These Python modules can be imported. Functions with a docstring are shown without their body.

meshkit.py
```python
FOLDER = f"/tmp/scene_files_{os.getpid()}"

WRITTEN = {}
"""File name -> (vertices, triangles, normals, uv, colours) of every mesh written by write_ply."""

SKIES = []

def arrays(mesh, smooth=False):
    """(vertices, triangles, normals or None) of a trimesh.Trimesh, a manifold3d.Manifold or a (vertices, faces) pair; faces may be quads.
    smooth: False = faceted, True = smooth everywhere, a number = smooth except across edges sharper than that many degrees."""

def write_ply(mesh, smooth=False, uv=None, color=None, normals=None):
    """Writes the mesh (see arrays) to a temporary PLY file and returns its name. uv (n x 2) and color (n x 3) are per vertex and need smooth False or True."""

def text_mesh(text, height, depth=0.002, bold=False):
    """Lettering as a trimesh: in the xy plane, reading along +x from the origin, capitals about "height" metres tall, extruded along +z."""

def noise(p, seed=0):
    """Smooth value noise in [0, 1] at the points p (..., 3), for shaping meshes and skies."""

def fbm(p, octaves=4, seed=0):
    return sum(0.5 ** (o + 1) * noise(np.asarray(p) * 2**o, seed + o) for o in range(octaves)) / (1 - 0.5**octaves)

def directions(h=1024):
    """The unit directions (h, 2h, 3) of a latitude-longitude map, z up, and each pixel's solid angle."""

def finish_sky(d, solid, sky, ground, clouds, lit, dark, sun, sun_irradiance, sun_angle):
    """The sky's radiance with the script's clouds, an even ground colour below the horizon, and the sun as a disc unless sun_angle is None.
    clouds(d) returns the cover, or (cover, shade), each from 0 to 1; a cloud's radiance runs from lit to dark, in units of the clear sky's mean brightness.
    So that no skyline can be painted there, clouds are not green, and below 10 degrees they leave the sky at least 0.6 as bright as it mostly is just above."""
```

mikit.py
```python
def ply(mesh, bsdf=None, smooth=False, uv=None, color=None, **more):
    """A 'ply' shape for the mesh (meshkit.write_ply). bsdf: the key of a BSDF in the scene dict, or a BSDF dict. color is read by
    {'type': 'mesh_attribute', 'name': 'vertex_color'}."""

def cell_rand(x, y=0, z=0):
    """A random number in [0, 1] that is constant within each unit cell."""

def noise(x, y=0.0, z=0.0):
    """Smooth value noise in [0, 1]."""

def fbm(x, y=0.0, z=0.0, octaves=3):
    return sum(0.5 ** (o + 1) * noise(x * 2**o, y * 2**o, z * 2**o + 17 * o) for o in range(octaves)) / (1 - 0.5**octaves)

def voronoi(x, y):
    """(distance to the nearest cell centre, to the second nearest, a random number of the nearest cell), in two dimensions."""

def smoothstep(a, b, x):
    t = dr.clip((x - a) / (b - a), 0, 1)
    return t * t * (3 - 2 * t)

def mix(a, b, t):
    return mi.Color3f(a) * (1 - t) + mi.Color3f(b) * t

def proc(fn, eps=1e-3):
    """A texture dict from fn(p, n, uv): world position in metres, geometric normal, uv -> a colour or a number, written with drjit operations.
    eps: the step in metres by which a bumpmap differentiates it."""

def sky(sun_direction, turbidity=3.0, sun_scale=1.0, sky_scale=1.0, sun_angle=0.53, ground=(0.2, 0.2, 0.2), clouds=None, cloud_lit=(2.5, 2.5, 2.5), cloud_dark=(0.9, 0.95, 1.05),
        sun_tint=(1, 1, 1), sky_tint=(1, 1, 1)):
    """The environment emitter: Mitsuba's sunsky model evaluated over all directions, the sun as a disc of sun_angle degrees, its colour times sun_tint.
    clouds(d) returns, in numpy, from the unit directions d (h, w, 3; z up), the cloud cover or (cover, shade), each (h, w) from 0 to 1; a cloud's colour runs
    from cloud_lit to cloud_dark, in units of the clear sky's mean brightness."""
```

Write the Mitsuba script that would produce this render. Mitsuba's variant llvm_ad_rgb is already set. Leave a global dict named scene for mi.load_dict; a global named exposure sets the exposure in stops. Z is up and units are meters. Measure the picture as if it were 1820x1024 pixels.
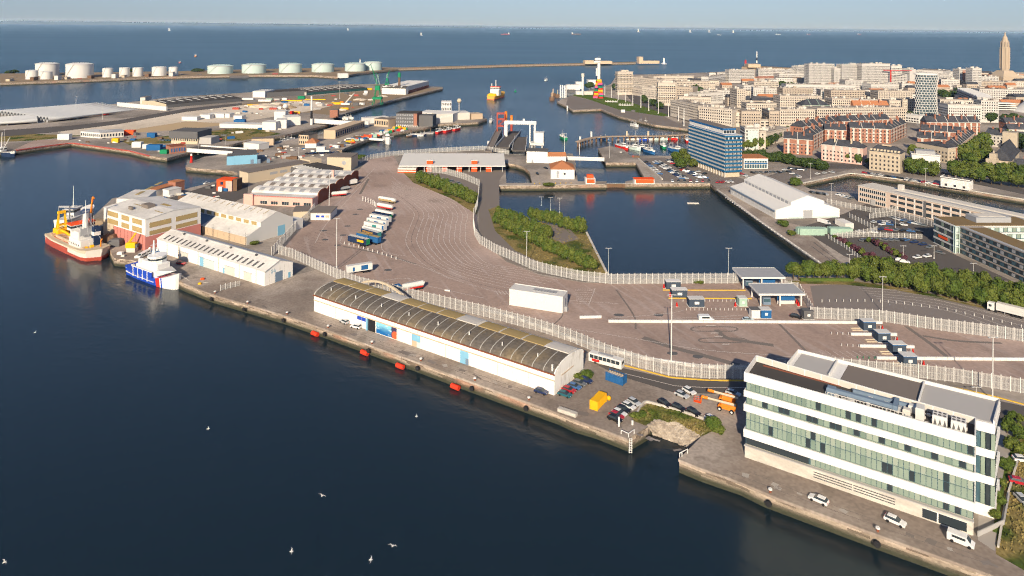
import math, random
import numpy as np, trimesh, manifold3d, shapely, shapely.ops
from shapely.geometry import Polygon, LineString, MultiPolygon
import drjit as dr, mitsuba as mi, mikit, meshkit
from mikit import noise, fbm, voronoi, cell_rand, smoothstep, mix
T4 = mi.ScalarTransform4f
scene, labels = {}, {}
# ---------------------------------------------------------------- camera, sky, exposure
CAM_H, FPX, ROLL, HOR = 110.0, 1250.0, math.radians(0.516), 46.3   # metres above the quays; focal length in photo pixels; roll; true horizon row
scene['camera'] = dict(type='perspective', fov=2 * math.degrees(math.atan(910 / FPX)), fov_axis='x', near_clip=1.0, far_clip=90000.0,
    principal_point_offset_y=(512 - HOR) / 1024,
    to_world=T4().look_at(origin=[0, 0, CAM_H], target=[0, 1, CAM_H], up=[-math.sin(ROLL), 0, math.cos(ROLL)]),
    medium={'type': 'ref', 'id': 'air'})
exposure = 2.0
SUN_EL = math.radians(25.5)
SUN = [-0.19 * math.cos(SUN_EL), -0.982 * math.cos(SUN_EL), math.sin(SUN_EL)]
scene['sky'] = mikit.sky(SUN, turbidity=3.0, sun_scale=1.45, sky_scale=0.80, sun_tint=(0.86, 0.945, 1.13), sky_tint=(0.99, 0.965, 1.13), ground=(0.05, 0.08, 0.11))
scene['air'] = dict(type='homogeneous', albedo={'type': 'rgb', 'value': [0.88, 0.93, 0.97]}, sigma_t={'type': 'rgb', 'value': [1.4e-5, 2.1e-5, 3.2e-5]})
WATER_Z = -3.6
rng = np.random.default_rng(7)
rnd = random.Random(11)
# ---------------------------------------------------------------- helpers: plan points, meshes, entries
def P(x, y, z=0.0):
    """plan position (metres) of a point of the photograph that lies at height z"""
    a, b = x - 910.0, y - HOR
    d = math.cos(ROLL) * b - math.sin(ROLL) * a
    r = math.cos(ROLL) * a + math.sin(ROLL) * b
    k = (CAM_H - z) / d
    return np.array([r * k, FPX * k, z])
def PP(pts, z=0.0): return [P(x, y, z)[:2] for x, y in pts]
def hgt(x, y, px):
    """height in metres of something px pixels tall that stands at photo point (x, y)"""
    return px * CAM_H / (math.cos(ROLL) * (y - HOR) - math.sin(ROLL) * (x - 910))
BOXF = np.array([[0, 1, 3], [0, 3, 2], [4, 6, 7], [4, 7, 5], [0, 4, 5], [0, 5, 1], [2, 3, 7], [2, 7, 6], [0, 2, 6], [0, 6, 4], [1, 5, 7], [1, 7, 3]])
def cat(ms):
    ms = [m for m in ms if m is not None and len(m[0])]
    vs, fs, n = [], [], 0
    for v, f in ms:
        vs.append(np.asarray(v, float)); fs.append(np.asarray(f, int) + n); n += len(v)
    return np.vstack(vs), np.vstack(fs)
class Fr:
    """a plan frame: u along the front, v away from it, z up"""
    def __init__(s, o, u):
        s.o = np.array([o[0], o[1], 0.0]); u = np.array(u[:2], float); u /= np.linalg.norm(u)
        s.u = np.array([u[0], u[1], 0]); s.v = np.array([-u[1], u[0], 0])
    def pt(s, u, v, z): return s.o + s.u * u + s.v * v + np.array([0, 0, z])
    def tf(s, A):
        A = np.asarray(A, float); return s.o + A[:, :1] * s.u + A[:, 1:2] * s.v + A[:, 2:3] * np.array([[0, 0, 1.0]])
    def box(s, u0, u1, v0, v1, z0, z1):
        return s.tf([[u, v, z] for u in (u0, u1) for v in (v0, v1) for z in (z0, z1)]), BOXF
    def prism(s, prof, u0, u1):
        """closed profile [(v, z)] carried along u"""
        n = len(prof); a = [[u0, v, z] for v, z in prof] + [[u1, v, z] for v, z in prof]
        f = [[i, (i + 1) % n, (i + 1) % n + n] for i in range(n)] + [[i, (i + 1) % n + n, i + n] for i in range(n)]
        tri = earcut(prof)
        f += [[q[0], q[2], q[1]] for q in tri] + [[q[0] + n, q[1] + n, q[2] + n] for q in tri]
        return s.tf(a), np.array(f)
    def prismv(s, prof, v0, v1):
        """closed profile [(u, z)] carried along v"""
        g = Fr((0, 0), (1, 0)); g.o = s.o; g.u, g.v = s.v, s.u
        return g.prism(prof, v0, v1)
    def sheet(s, q):
        q = s.tf(q); return q, np.array([[0, i, i + 1] for i in range(1, len(q) - 1)])
    def at(s, u, v, ang=0.0):
        p = s.pt(u, v, 0); c, n = math.cos(ang), math.sin(ang)
        return Fr(p, s.u * c + s.v * n)
    def T(s, u=0, v=0, z=0, ang=0.0, sc=1.0):
        p = s.pt(u, v, z); a = math.degrees(math.atan2(s.u[1], s.u[0]) + ang)
        return T4().translate(list(map(float, p))).rotate([0, 0, 1], a).scale(sc)
def fr2(a, b, z=0.0):
    A, B = P(*a, z), P(*b, z); return Fr(A, B - A), float(np.linalg.norm(B - A))
def frd(a, ang=0.0, z=0.0): return Fr(P(*a, z), (math.cos(ang), math.sin(ang)))
W0 = Fr((0, 0), (1, 0))
def earcut(pts):
    cs = np.array(pts, float)
    area = 0.5 * np.sum(cs[:, 0] * np.roll(cs[:, 1], -1) - np.roll(cs[:, 0], -1) * cs[:, 1])
    idx = np.arange(len(cs)) if area > 0 else np.arange(len(cs))[::-1]
    t = np.array(manifold3d.triangulate([cs[idx]]))
    return idx[t]
def poly_mesh(poly, z):
    """flat sheet of a shapely polygon with holes, at height z"""
    out = []
    for p in (poly.geoms if hasattr(poly, 'geoms') else [poly]):
        if p.is_empty or p.geom_type != 'Polygon': continue
        p = shapely.geometry.polygon.orient(p)
        rings = [np.array(p.exterior.coords)[:-1]] + [np.array(r.coords)[:-1] for r in p.interiors]
        t = np.array(manifold3d.triangulate(rings)); v = np.vstack(rings)
        out.append((np.c_[v, np.full(len(v), z)], t))
    return cat(out)
def prism_z(pts, z0, z1):
    """plan polygon raised from z0 to z1"""
    n = len(pts); pts = np.array(pts)[:, :2]
    ar = 0.5 * np.sum(pts[:, 0] * np.roll(pts[:, 1], -1) - np.roll(pts[:, 0], -1) * pts[:, 1])
    if ar < 0: pts = pts[::-1]
    v = np.vstack([np.c_[pts, np.full(n, z0)], np.c_[pts, np.full(n, z1)]])
    f = [[i, (i + 1) % n, (i + 1) % n + n] for i in range(n)] + [[i, (i + 1) % n + n, i + n] for i in range(n)]
    t = earcut(pts); f += [[q[0] + n, q[1] + n, q[2] + n] for q in t] + [[q[0], q[2], q[1]] for q in t]
    return v, np.array(f)
def ribbon(pts, w, z, closed=False):
    """painted line or kerb line of width w along plan points"""
    p = np.array(pts, float)[:, :2]
    d = np.gradient(p, axis=0) if len(p) > 2 else np.array([p[1] - p[0]] * 2)
    d /= np.linalg.norm(d, axis=1, keepdims=True); n = np.c_[-d[:, 1], d[:, 0]] * w / 2
    v = np.vstack([np.c_[p + n, np.full(len(p), z)], np.c_[p - n, np.full(len(p), z)]]); k = len(p)
    f = [[i, i + k, i + 1] for i in range(k - 1)] + [[i + 1, i + k, i + k + 1] for i in range(k - 1)]
    return v, np.array(f)
def band(pts, w, z0, z1):
    """a low wall of width w from z0 to z1 along plan points"""
    p = np.array(pts, float)[:, :2]; k = len(p)
    d = np.gradient(p, axis=0) if k > 2 else np.array([p[1] - p[0]] * 2)
    d /= np.linalg.norm(d, axis=1, keepdims=True); n = np.c_[-d[:, 1], d[:, 0]] * w / 2
    L, R = p + n, p - n
    v = np.vstack([np.c_[q, np.full(k, z)] for q, z in ((L, z0), (R, z0), (R, z1), (L, z1))]); f = []
    for i in range(k - 1):
        for a, b in ((1, 2), (2, 3), (3, 0)):
            f += [[a * k + i, a * k + i + 1, b * k + i + 1], [a * k + i, b * k + i + 1, b * k + i]]
    for i in (0, k - 1):
        q = [i, k + i, 2 * k + i, 3 * k + i]
        f += [[q[0], q[1], q[2]], [q[0], q[2], q[3]]] if i == 0 else [[q[0], q[2], q[1]], [q[0], q[3], q[2]]]
    return v, np.array(f)
def smooth_line(pts, n=8):
    """Catmull-Rom through plan points"""
    p = np.array(pts, float); p = np.vstack([2 * p[0] - p[1], p, 2 * p[-1] - p[-2]]); out = []
    for i in range(1, len(p) - 2):
        for t in np.linspace(0, 1, n, endpoint=False):
            a, b, c, d = p[i - 1:i + 3]
            out.append(0.5 * (2 * b + (c - a) * t + (2 * a - 5 * b + 4 * c - d) * t * t + (3 * b - a - 3 * c + d) * t ** 3))
    out.append(p[-2]); return np.array(out)
def resample(p, step):
    p = np.array(p, float); s = np.r_[0, np.cumsum(np.linalg.norm(np.diff(p, axis=0), axis=1))]
    n = max(1, int(round(s[-1] / step))); t = np.linspace(0, s[-1], n + 1)
    return np.c_[np.interp(t, s, p[:, 0]), np.interp(t, s, p[:, 1])]
def tube(a, b, r0, r1=None, n=6):
    a, b = np.array(a, float), np.array(b, float); r1 = r0 if r1 is None else r1
    t = (b - a) / np.linalg.norm(b - a); x = np.cross(t, [0, 0, 1] if abs(t[2]) < 0.9 else [1, 0, 0]); x /= np.linalg.norm(x); y = np.cross(t, x)
    an = np.arange(n) * 2 * np.pi / n; ring = np.cos(an)[:, None] * x + np.sin(an)[:, None] * y
    v = np.vstack([a + ring * r0, b + ring * r1, [a], [b]]); i = np.arange(n); j = (i + 1) % n
    f = np.vstack([np.c_[i, j, j + n], np.c_[i, j + n, i + n], np.c_[j, i, 0 * i + 2 * n], np.c_[i + n, j + n, 0 * i + 2 * n + 1]])
    return v, f
def path_tube(pts, r, n=5): return cat([tube(pts[i], pts[i + 1], r, r, n) for i in range(len(pts) - 1)])
def revolve(prof, n=20, c=(0, 0)):
    """(radius, z) profile turned about a vertical axis"""
    an = np.arange(n) * 2 * np.pi / n; m = len(prof); v = []
    for r, z in prof: v += [[c[0] + r * math.cos(a), c[1] + r * math.sin(a), z] for a in an]
    f = []
    for k in range(m - 1):
        for i in range(n):
            j = (i + 1) % n; f += [[k * n + i, k * n + j, (k + 1) * n + j], [k * n + i, (k + 1) * n + j, (k + 1) * n + i]]
    return np.array(v, float), np.array(f)
def xf(m, T): return (np.c_[m[0], np.ones(len(m[0]))] @ np.array(T.matrix, float).T)[:, :3], m[1]
def ball(c, r, sub=1):
    s = trimesh.creation.icosphere(sub); return np.array(s.vertices) * r + np.array(c), np.array(s.faces)
# entries
_n = {}
def ordn(i): i += 1; return f'{i}' + ('th' if 10 < i % 100 < 14 else {1: 'st', 2: 'nd', 3: 'rd'}.get(i % 10, 'th'))
def uniq(base):
    k = _n.get(base, -1) + 1; _n[base] = k
    return base if k == 0 else f'{base}_{k:03d}'
def E(key, mesh, mat, smooth=False, **more):
    v, f = mesh
    scene[key] = mikit.ply((v, f), mat, smooth=smooth, **more); return key
def thing(name, label, category=None, group=None, kind=None):
    k = uniq(name); labels[k] = {'label': label}
    if category: labels[k]['category'] = category
    if group: labels[k]['group'] = group
    if kind: labels[k]['kind'] = kind
    return k
def one(name, mesh, mat, label, category=None, group=None, kind=None, smooth=False):
    k = thing(name, label, category, group, kind); E(k, mesh, mat, smooth); return k
def part(t, name, mesh, mat, smooth=False, label=None, kind=None):
    k = uniq(t + '__' + name); E(k, mesh if isinstance(mesh, tuple) else cat(mesh), mat, smooth)
    if label or kind: labels[k] = {a: b for a, b in (('label', label), ('kind', kind)) if b}
    return k
def struct(name, mesh, mat, label, smooth=False): return one(name, mesh, mat, label, kind='structure', smooth=smooth)
def proto(*parts): return [(n, mikit.ply(m if isinstance(m, tuple) else cat(m), None, smooth=s), mt) for n, m, mt, s in parts]
def put(t, pr, T, mats={}):
    for n, d, mt in pr:
        m = mats.get(mt, mt); k = t if n is None else uniq(t + '__' + n)
        scene[k] = {**d, 'bsdf': {'type': 'ref', 'id': m}, 'to_world': T}
# ---------------------------------------------------------------- materials
def rgb(c): return {'type': 'rgb', 'value': [float(x) for x in c]}
def M(name, c, rough=None, metal=0.0, two=True):
    k = 'm_' + name
    tex = c if isinstance(c, dict) else rgb(c)
    if rough is None: b = {'type': 'diffuse', 'reflectance': tex}
    else: b = {'type': 'principled', 'base_color': tex, 'roughness': rough, 'metallic': metal, 'specular': 0.5}
    scene[k] = {'type': 'twosided', 'bsdf': b} if two else b
    return k
def px(fn): return mikit.proc(fn)
def mottled(c0, c1, s1=0.05, s2=0.9, lines=0.0):
    """two colours mixed by slow and fine noise in plan"""
    def f(p, n, uv):
        a = fbm(p.x * s1, p.y * s1, p.z * s1 * 3, 4); b = noise(p.x * s2, p.y * s2, p.z * s2)
        return mix(c0, c1, smoothstep(0.25, 0.75, 0.7 * a + 0.3 * b))
    return px(f)
def asphalt_fn(p, n, uv):
    a = fbm(p.x * .02, p.y * .02, 0, 4); b = noise(p.x * 1.3, p.y * 1.3); c = fbm(p.x * .09 + 7, p.y * .05, 3, 3)
    col = mix((0.345, 0.258, 0.220), (0.425, 0.330, 0.290), smoothstep(.3, .7, a))
    col = mix(col, (0.245, 0.188, 0.165), smoothstep(.58, .82, c) * .55)
    q = noise(p.x * .6 + p.y * .25, p.y * .05 - p.x * .02, 4)
    col = mix(col, (0.46, 0.39, 0.36), smoothstep(.6, .95, q) * .35)
    u = p.x * .9 - p.y * .35; v = p.y * .9 + p.x * .35; k = cell_rand(dr.floor(u / 17 + .3 * dr.floor(v / 11)), dr.floor(v / 11), 5); e = dr.minimum(dr.abs(v / 11 - dr.floor(v / 11 + .5)), .5)
    col = col * (0.965 + 0.07 * k) * (1 - .07 * smoothstep(.03, .0, e))
    return col * (0.91 + 0.18 * b)
def quay_fn(p, n, uv):
    a = fbm(p.x * .06, p.y * .06, 1, 4); b = noise(p.x * 1.7, p.y * 1.7, 2); c = fbm(p.x * .25, p.y * .25, 5, 3)
    col = mix((0.245, 0.202, 0.172), (0.375, 0.322, 0.278), smoothstep(.3, .7, a))
    col = mix(col, (0.19, 0.16, 0.135), smoothstep(.6, .85, c) * .6)
    return col * (0.85 + 0.3 * b)
def wall_fn(p, n, uv):
    a = fbm(p.x * .3, p.y * .3, p.z * .9, 4); b = noise(p.x * 2.2, p.y * 2.2, p.z * 3.0)
    st = cell_rand(dr.floor((p.x + p.y) * .8 + dr.floor(p.z * 1.6) * .37), dr.floor(p.z * 1.6), 3)
    col = mix((0.15, 0.118, 0.092), (0.42, 0.345, 0.275), smoothstep(.2, .8, .5 * a + .5 * st))
    col = mix(col, (0.36, 0.20, 0.14), smoothstep(.62, .8, fbm(p.x * .1, p.y * .1, 2, 3)) * .6)
    wet = smoothstep(-1.6 + .9 * a, -3.0, p.z)
    col = mix(col, (0.050, 0.052, 0.036), wet)
    return col * (0.8 + 0.4 * b)
def grass_fn(p, n, uv):
    a = fbm(p.x * .12, p.y * .12, 0, 4); b = noise(p.x * 2, p.y * 2)
    return mix((0.060, 0.085, 0.022), (0.23, 0.18, 0.075), smoothstep(.25, .58, a)) * (.7 + .6 * b)
def lawn_fn(p, n, uv): return mix((0.070, 0.120, 0.025), (0.12, 0.15, 0.04), fbm(p.x * .1, p.y * .1, 0, 3)) * (.8 + .4 * noise(p.x * 2, p.y * 2))
def town_fn(p, n, uv):
    a = fbm(p.x * .03, p.y * .03, 0, 4)
    return mix((0.22, 0.195, 0.172), (0.37, 0.325, 0.285), smoothstep(.3, .7, a)) * (.85 + .3 * noise(p.x * .8, p.y * .8))
def sand_fn(p, n, uv):
    a = fbm(p.x * .02, p.y * .02, 0, 4)
    return mix((0.54, 0.465, 0.375), (0.66, 0.58, 0.48), smoothstep(.3, .7, a)) * (.9 + .2 * noise(p.x * .5, p.y * .5))
def leaf_fn(p, n, uv):
    a = noise(p.x * .35, p.y * .35, p.z * .35); b = cell_rand(dr.floor(p.x * 2.6), dr.floor(p.y * 2.6), dr.floor(p.z * 2.6))
    return mix((0.038, 0.074, 0.016), (0.115, 0.152, 0.036), .5 * a + .5 * b)
def leafd_fn(p, n, uv):
    b = cell_rand(dr.floor(p.x * 1.6), dr.floor(p.y * 1.6), dr.floor(p.z * 1.6))
    return mix((0.026, 0.052, 0.016), (0.070, 0.102, 0.032), b)
def dirtywhite_fn(p, n, uv):
    a = fbm(p.x * .35, p.y * .35, p.z * .12, 4); b = noise(p.x * 1.8, p.y * 1.8, p.z * .35)
    return mix((0.82, 0.80, 0.755), (0.60, 0.56, 0.50), smoothstep(.5, .85, .6 * a + .4 * b))
def oldroof_fn(p, n, uv):
    a = fbm(p.x * .12, p.y * .12, p.z * .1, 4); b = noise(p.x * 1.5, p.y * 1.5, p.z)
    col = mix((0.125, 0.112, 0.100), (0.185, 0.148, 0.100), smoothstep(.45, .75, a))
    return col * (.75 + .5 * b)
def greyroof_fn(p, n, uv):
    a = fbm(p.x * .1, p.y * .1, p.z * .1, 4)
    return mix((0.52, 0.505, 0.48), (0.66, 0.64, 0.61), smoothstep(.3, .7, a)) * (.92 + .16 * noise(p.x * 1.2, p.y * 1.2))
def slate_fn(p, n, uv):
    return mix((0.038, 0.042, 0.055), (0.085, 0.088, 0.10), fbm(p.x * .3, p.y * .3, p.z * .3, 3)) * (.8 + .4 * noise(p.x * 1.1, p.y * 1.1, p.z * 2))
def cityroof_fn(p, n, uv):
    a = fbm(p.x * .045, p.y * .045, 0, 4); b = noise(p.x * .4, p.y * .4)
    return mix((0.19, 0.168, 0.15), (0.40, 0.36, 0.315), smoothstep(.3, .7, .6 * a + .4 * b))
def citywall_fn(p, n, uv):
    r = noise(p.x * .02, p.y * .02); b = noise(p.x * .3, p.y * .3, p.z * .5)
    return mix((0.49, 0.43, 0.365), (0.54, 0.495, 0.44), r) * (.88 + .2 * b)
def brick_fn(p, n, uv):
    b = noise(p.x * 1.2, p.y * 1.2, p.z * 2.4)
    return mix((0.27, 0.115, 0.080), (0.37, 0.185, 0.130), b)
def rubble_fn(p, n, uv):
    return mix((0.24, 0.20, 0.165), (0.44, 0.385, 0.32), noise(p.x * .9, p.y * .9, p.z * .9))
def brightf_fn(p, n, uv):
    a = noise(p.x * 1.6, p.y * 1.6, p.z * .15); b = fbm(p.x * .3, p.y * .3, p.z * .6, 3)
    return mix((0.70, 0.695, 0.685), (0.60, 0.59, 0.57), .5 * smoothstep(.55, .9, a) + .5 * smoothstep(.45, .8, b))
def leafy_fn(p, n, uv):
    b = cell_rand(dr.floor(p.x * 2.2), dr.floor(p.y * 2.2), dr.floor(p.z * 2.2))
    return mix((0.058, 0.088, 0.017), (0.145, 0.168, 0.042), b)
def concrete_fn(p, n, uv):
    a = fbm(p.x * .2, p.y * .2, p.z * .4, 4)
    return mix((0.46, 0.43, 0.385), (0.58, 0.545, 0.49), smoothstep(.3, .7, a)) * (.93 + .14 * noise(p.x * 3, p.y * 3, p.z * 3))
for nm, fn in dict(asphalt=asphalt_fn, quay=quay_fn, wall=wall_fn, grass=grass_fn, lawn=lawn_fn, town=town_fn, sand=sand_fn, dwhite=dirtywhite_fn, oldroof=oldroof_fn, greyroof=greyroof_fn,
                   slate=slate_fn, croof=cityroof_fn, cwall=citywall_fn, brick=brick_fn, rubble=rubble_fn, concrete=concrete_fn, brightf=brightf_fn).items(): M(nm, px(fn))
def leafmat(nm, fn): scene['m_' + nm] = {'type': 'twosided', 'bsdf': {'type': 'diffuse', 'reflectance': px(fn)}}
leafmat('leaf', leaf_fn); leafmat('leafd', leafd_fn); leafmat('leafy', leafy_fn)
for nm, c in dict(white=(.64, .63, .61), offwhite=(.56, .53, .485), cream=(.52, .44, .33), tan=(.50, .39, .28), grey=(.40, .39, .38), lgrey=(.56, .555, .54), dgrey=(.12, .12, .125), black=(.025, .025, .028),
                  road=(.115, .105, .10), roadl=(.20, .175, .16), churchc=(.41, .335, .255), dredge=(.58, .33, .08), fender=(.62, .05, .025), fence=(.45, .445, .43), paint=(.52, .47, .43), ypaint=(.66, .42, .06), pinkwall=(.62, .40, .345), rose=(.50, .20, .175), ochre=(.36, .27, .13), redroof=(.40, .17, .085),
                  rust=(.23, .085, .055), towerblue=(.02, .105, .22), blue=(.025, .11, .28), boothc=(.055, .075, .105), dasph=(.215, .19, .178), lblue=(.20, .42, .58), navy=(.022, .038, .085), teal=(.05, .22, .22), red=(.50, .03, .025), redo=(.78, .10, .03), orange=(.75, .22, .03), yellow=(.78, .42, .02),
                  green=(.02, .22, .10), lgreen=(.33, .47, .39), palegreen=(.46, .57, .55), pink=(.70, .10, .28), brown=(.16, .10, .065), bark=(.09, .07, .05), bluegrey=(.16, .22, .30), steel=(.33, .34, .36),
                  tank=(.62, .615, .60), gravel=(.36, .33, .30), soil=(.27, .205, .14), beige=(.56, .45, .375), sill=(.34, .295, .255), sedum=(.20, .145, .08), earth=(.46, .345, .215), hill=(.05, .07, .065), dkroof=(.075, .07, .068), mroof=(.19, .165, .15), bright=(.68, .675, .665), purple=(.10, .045, .06), steelr=(.36,.35,.33), pierwood=(.33, .26, .20)).items(): M(nm, c)
for nm, c in dict(glass=(.030, .040, .048), gglass=(.215, .272, .225), gglassb=(.27, .315, .265), gglassc=(.16, .215, .18), bglass=(.05, .10, .13), c_white=(.62, .62, .62), c_silver=(.42, .44, .46), c_grey=(.13, .14, .15), c_black=(.014, .014, .016), c_navy=(.018, .03, .09), c_red=(.36, .02, .03),
                  c_teal=(.02, .11, .14), c_blue=(.05, .13, .30), c_sky=(.45, .55, .58), gloss_white=(.66, .65, .63), gloss_blue=(.018, .06, .40), gloss_red=(.62, .04, .03), hull_red=(.36, .07, .045)).items(): M(nm, c, .22)
# ---------------------------------------------------------------- the setting: sea, land masses, quay walls, ground surfaces
def wave_fn(p, n, uv):
    a = noise(p.x * .35 + .3 * p.y, p.y * .55, 1); b = noise(p.x * 1.1, p.y * 1.5 + .2 * p.x, 2); c = noise(p.x * .045, p.y * .09, 3)
    return .075 * a + .05 * b + .03 * c
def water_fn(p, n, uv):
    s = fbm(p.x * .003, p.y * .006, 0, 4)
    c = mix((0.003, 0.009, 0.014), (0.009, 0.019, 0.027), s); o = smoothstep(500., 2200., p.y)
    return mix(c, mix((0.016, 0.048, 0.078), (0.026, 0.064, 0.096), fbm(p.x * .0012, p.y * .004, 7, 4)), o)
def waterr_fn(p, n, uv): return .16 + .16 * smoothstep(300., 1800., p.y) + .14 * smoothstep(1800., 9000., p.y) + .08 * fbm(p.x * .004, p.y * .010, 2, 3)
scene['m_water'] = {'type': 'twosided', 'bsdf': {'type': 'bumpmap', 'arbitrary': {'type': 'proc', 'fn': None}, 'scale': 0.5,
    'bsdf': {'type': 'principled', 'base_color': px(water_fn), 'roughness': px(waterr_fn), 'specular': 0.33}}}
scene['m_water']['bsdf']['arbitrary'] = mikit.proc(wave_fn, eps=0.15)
ys = np.r_[np.linspace(-500, 3000, 8), 8000, 20000, 42000]
def sea_mesh():
    xs = [-60000, -3000, 0, 3000, 60000]; v = [[x, y, WATER_Z] for y in ys for x in xs]; n = len(xs)
    f = [[j * n + i, j * n + i + 1, (j + 1) * n + i + 1, (j + 1) * n + i] for j in range(len(ys) - 1) for i in range(n - 1)]
    f = np.array(f); return np.array(v, float), np.vstack([f[:, [0, 1, 2]], f[:, [0, 2, 3]]])
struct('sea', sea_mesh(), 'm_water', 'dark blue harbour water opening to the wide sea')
def PL(pts, z=0): return Polygon(PP(pts, z)).buffer(0)
FRONT = [(184, 421), (203, 459), (234, 462), (262, 470), (290, 484), (328, 503), (380, 523), (460, 546), (508, 560), (582, 585), (660, 613), (747, 644), (843, 679), (915, 705), (994, 733), (1022, 746), (1060, 757), (1117, 779)]
FRONT2 = [(1207, 815), (1250, 832), (1316, 854), (1360, 875), (1560, 948), (1766, 1021), (1900, 1072), (2050, 1130)]
main = FRONT + [(1152, 759), (1153, 755), (1164, 748), (1202, 750), (1252, 770)] + FRONT2 + [(2600, 1000), (2900, 500), (3200, 200), (2500, 137)] + \
    [(1830, 129), (1650, 125), (1500, 122), (1400, 122), (1290, 127), (1200, 131), (1098, 133), (1092, 140), (1085, 150), (1030, 165), (1010, 172), (1000, 176), (990, 181), (1005, 188), (1018, 196), (1068, 194), (1075, 197), (1100, 207), (1165, 222), (1222, 229), (1242, 248), (1240, 262), (1190, 277), (1120, 276), (1108, 265), (1085, 259), (1062, 264), (1058, 272), (1010, 273), (985, 274), (935, 277), (905, 273), (880, 272), (860, 265), (780, 268), (700, 274), (650, 280), (612, 276), (598, 267)] + \
    [(608, 267), (614, 263), (655, 248), (680, 240), (728, 232), (760, 226), (777, 221), (850, 217), (866, 211), (840, 203), (800, 200), (741, 200), (705, 206), (640, 213), (622, 227), (590, 233), (560, 241), (490, 252), (430, 264), (414, 272), (361, 279), (338, 289), (330, 294), (331, 297), (361, 300), (389, 302), (415, 305), (424, 309), (370, 326), (332, 335), (279, 345), (200, 352), (165, 385), (160, 412)]
land = Polygon(PP(main)).buffer(0)
holes = shapely.ops.unary_union([
    PL([(887, 330), (945, 330), (1075, 328), (1111, 327), (1262, 326), (1275, 336), (1360, 398), (1468, 473), (1470, 491), (1080, 497), (1077, 483), (1042, 411), (940, 391), (888, 380)]),
    PL([(1078, 315), (1111, 315), (1111, 331), (1078, 331)]),
    PL([(1022, 290), (1078, 289), (1130, 289), (1146, 317), (1112, 322), (1078, 322), (1027, 322)]),
    PL([(1014, 262), (1062, 262), (1078, 291), (1024, 292)]),
    PL([(898, 290), (916, 292), (931, 297), (941, 305), (946, 325), (900, 325)]),
    PL([(1421, 326), (1512, 307), (1600, 318), (1675, 330), (1840, 357), (2100, 400), (2100, 470), (1830, 412), (1690, 383), (1520, 344), (1440, 336)])])
land = land.difference(holes)
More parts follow.
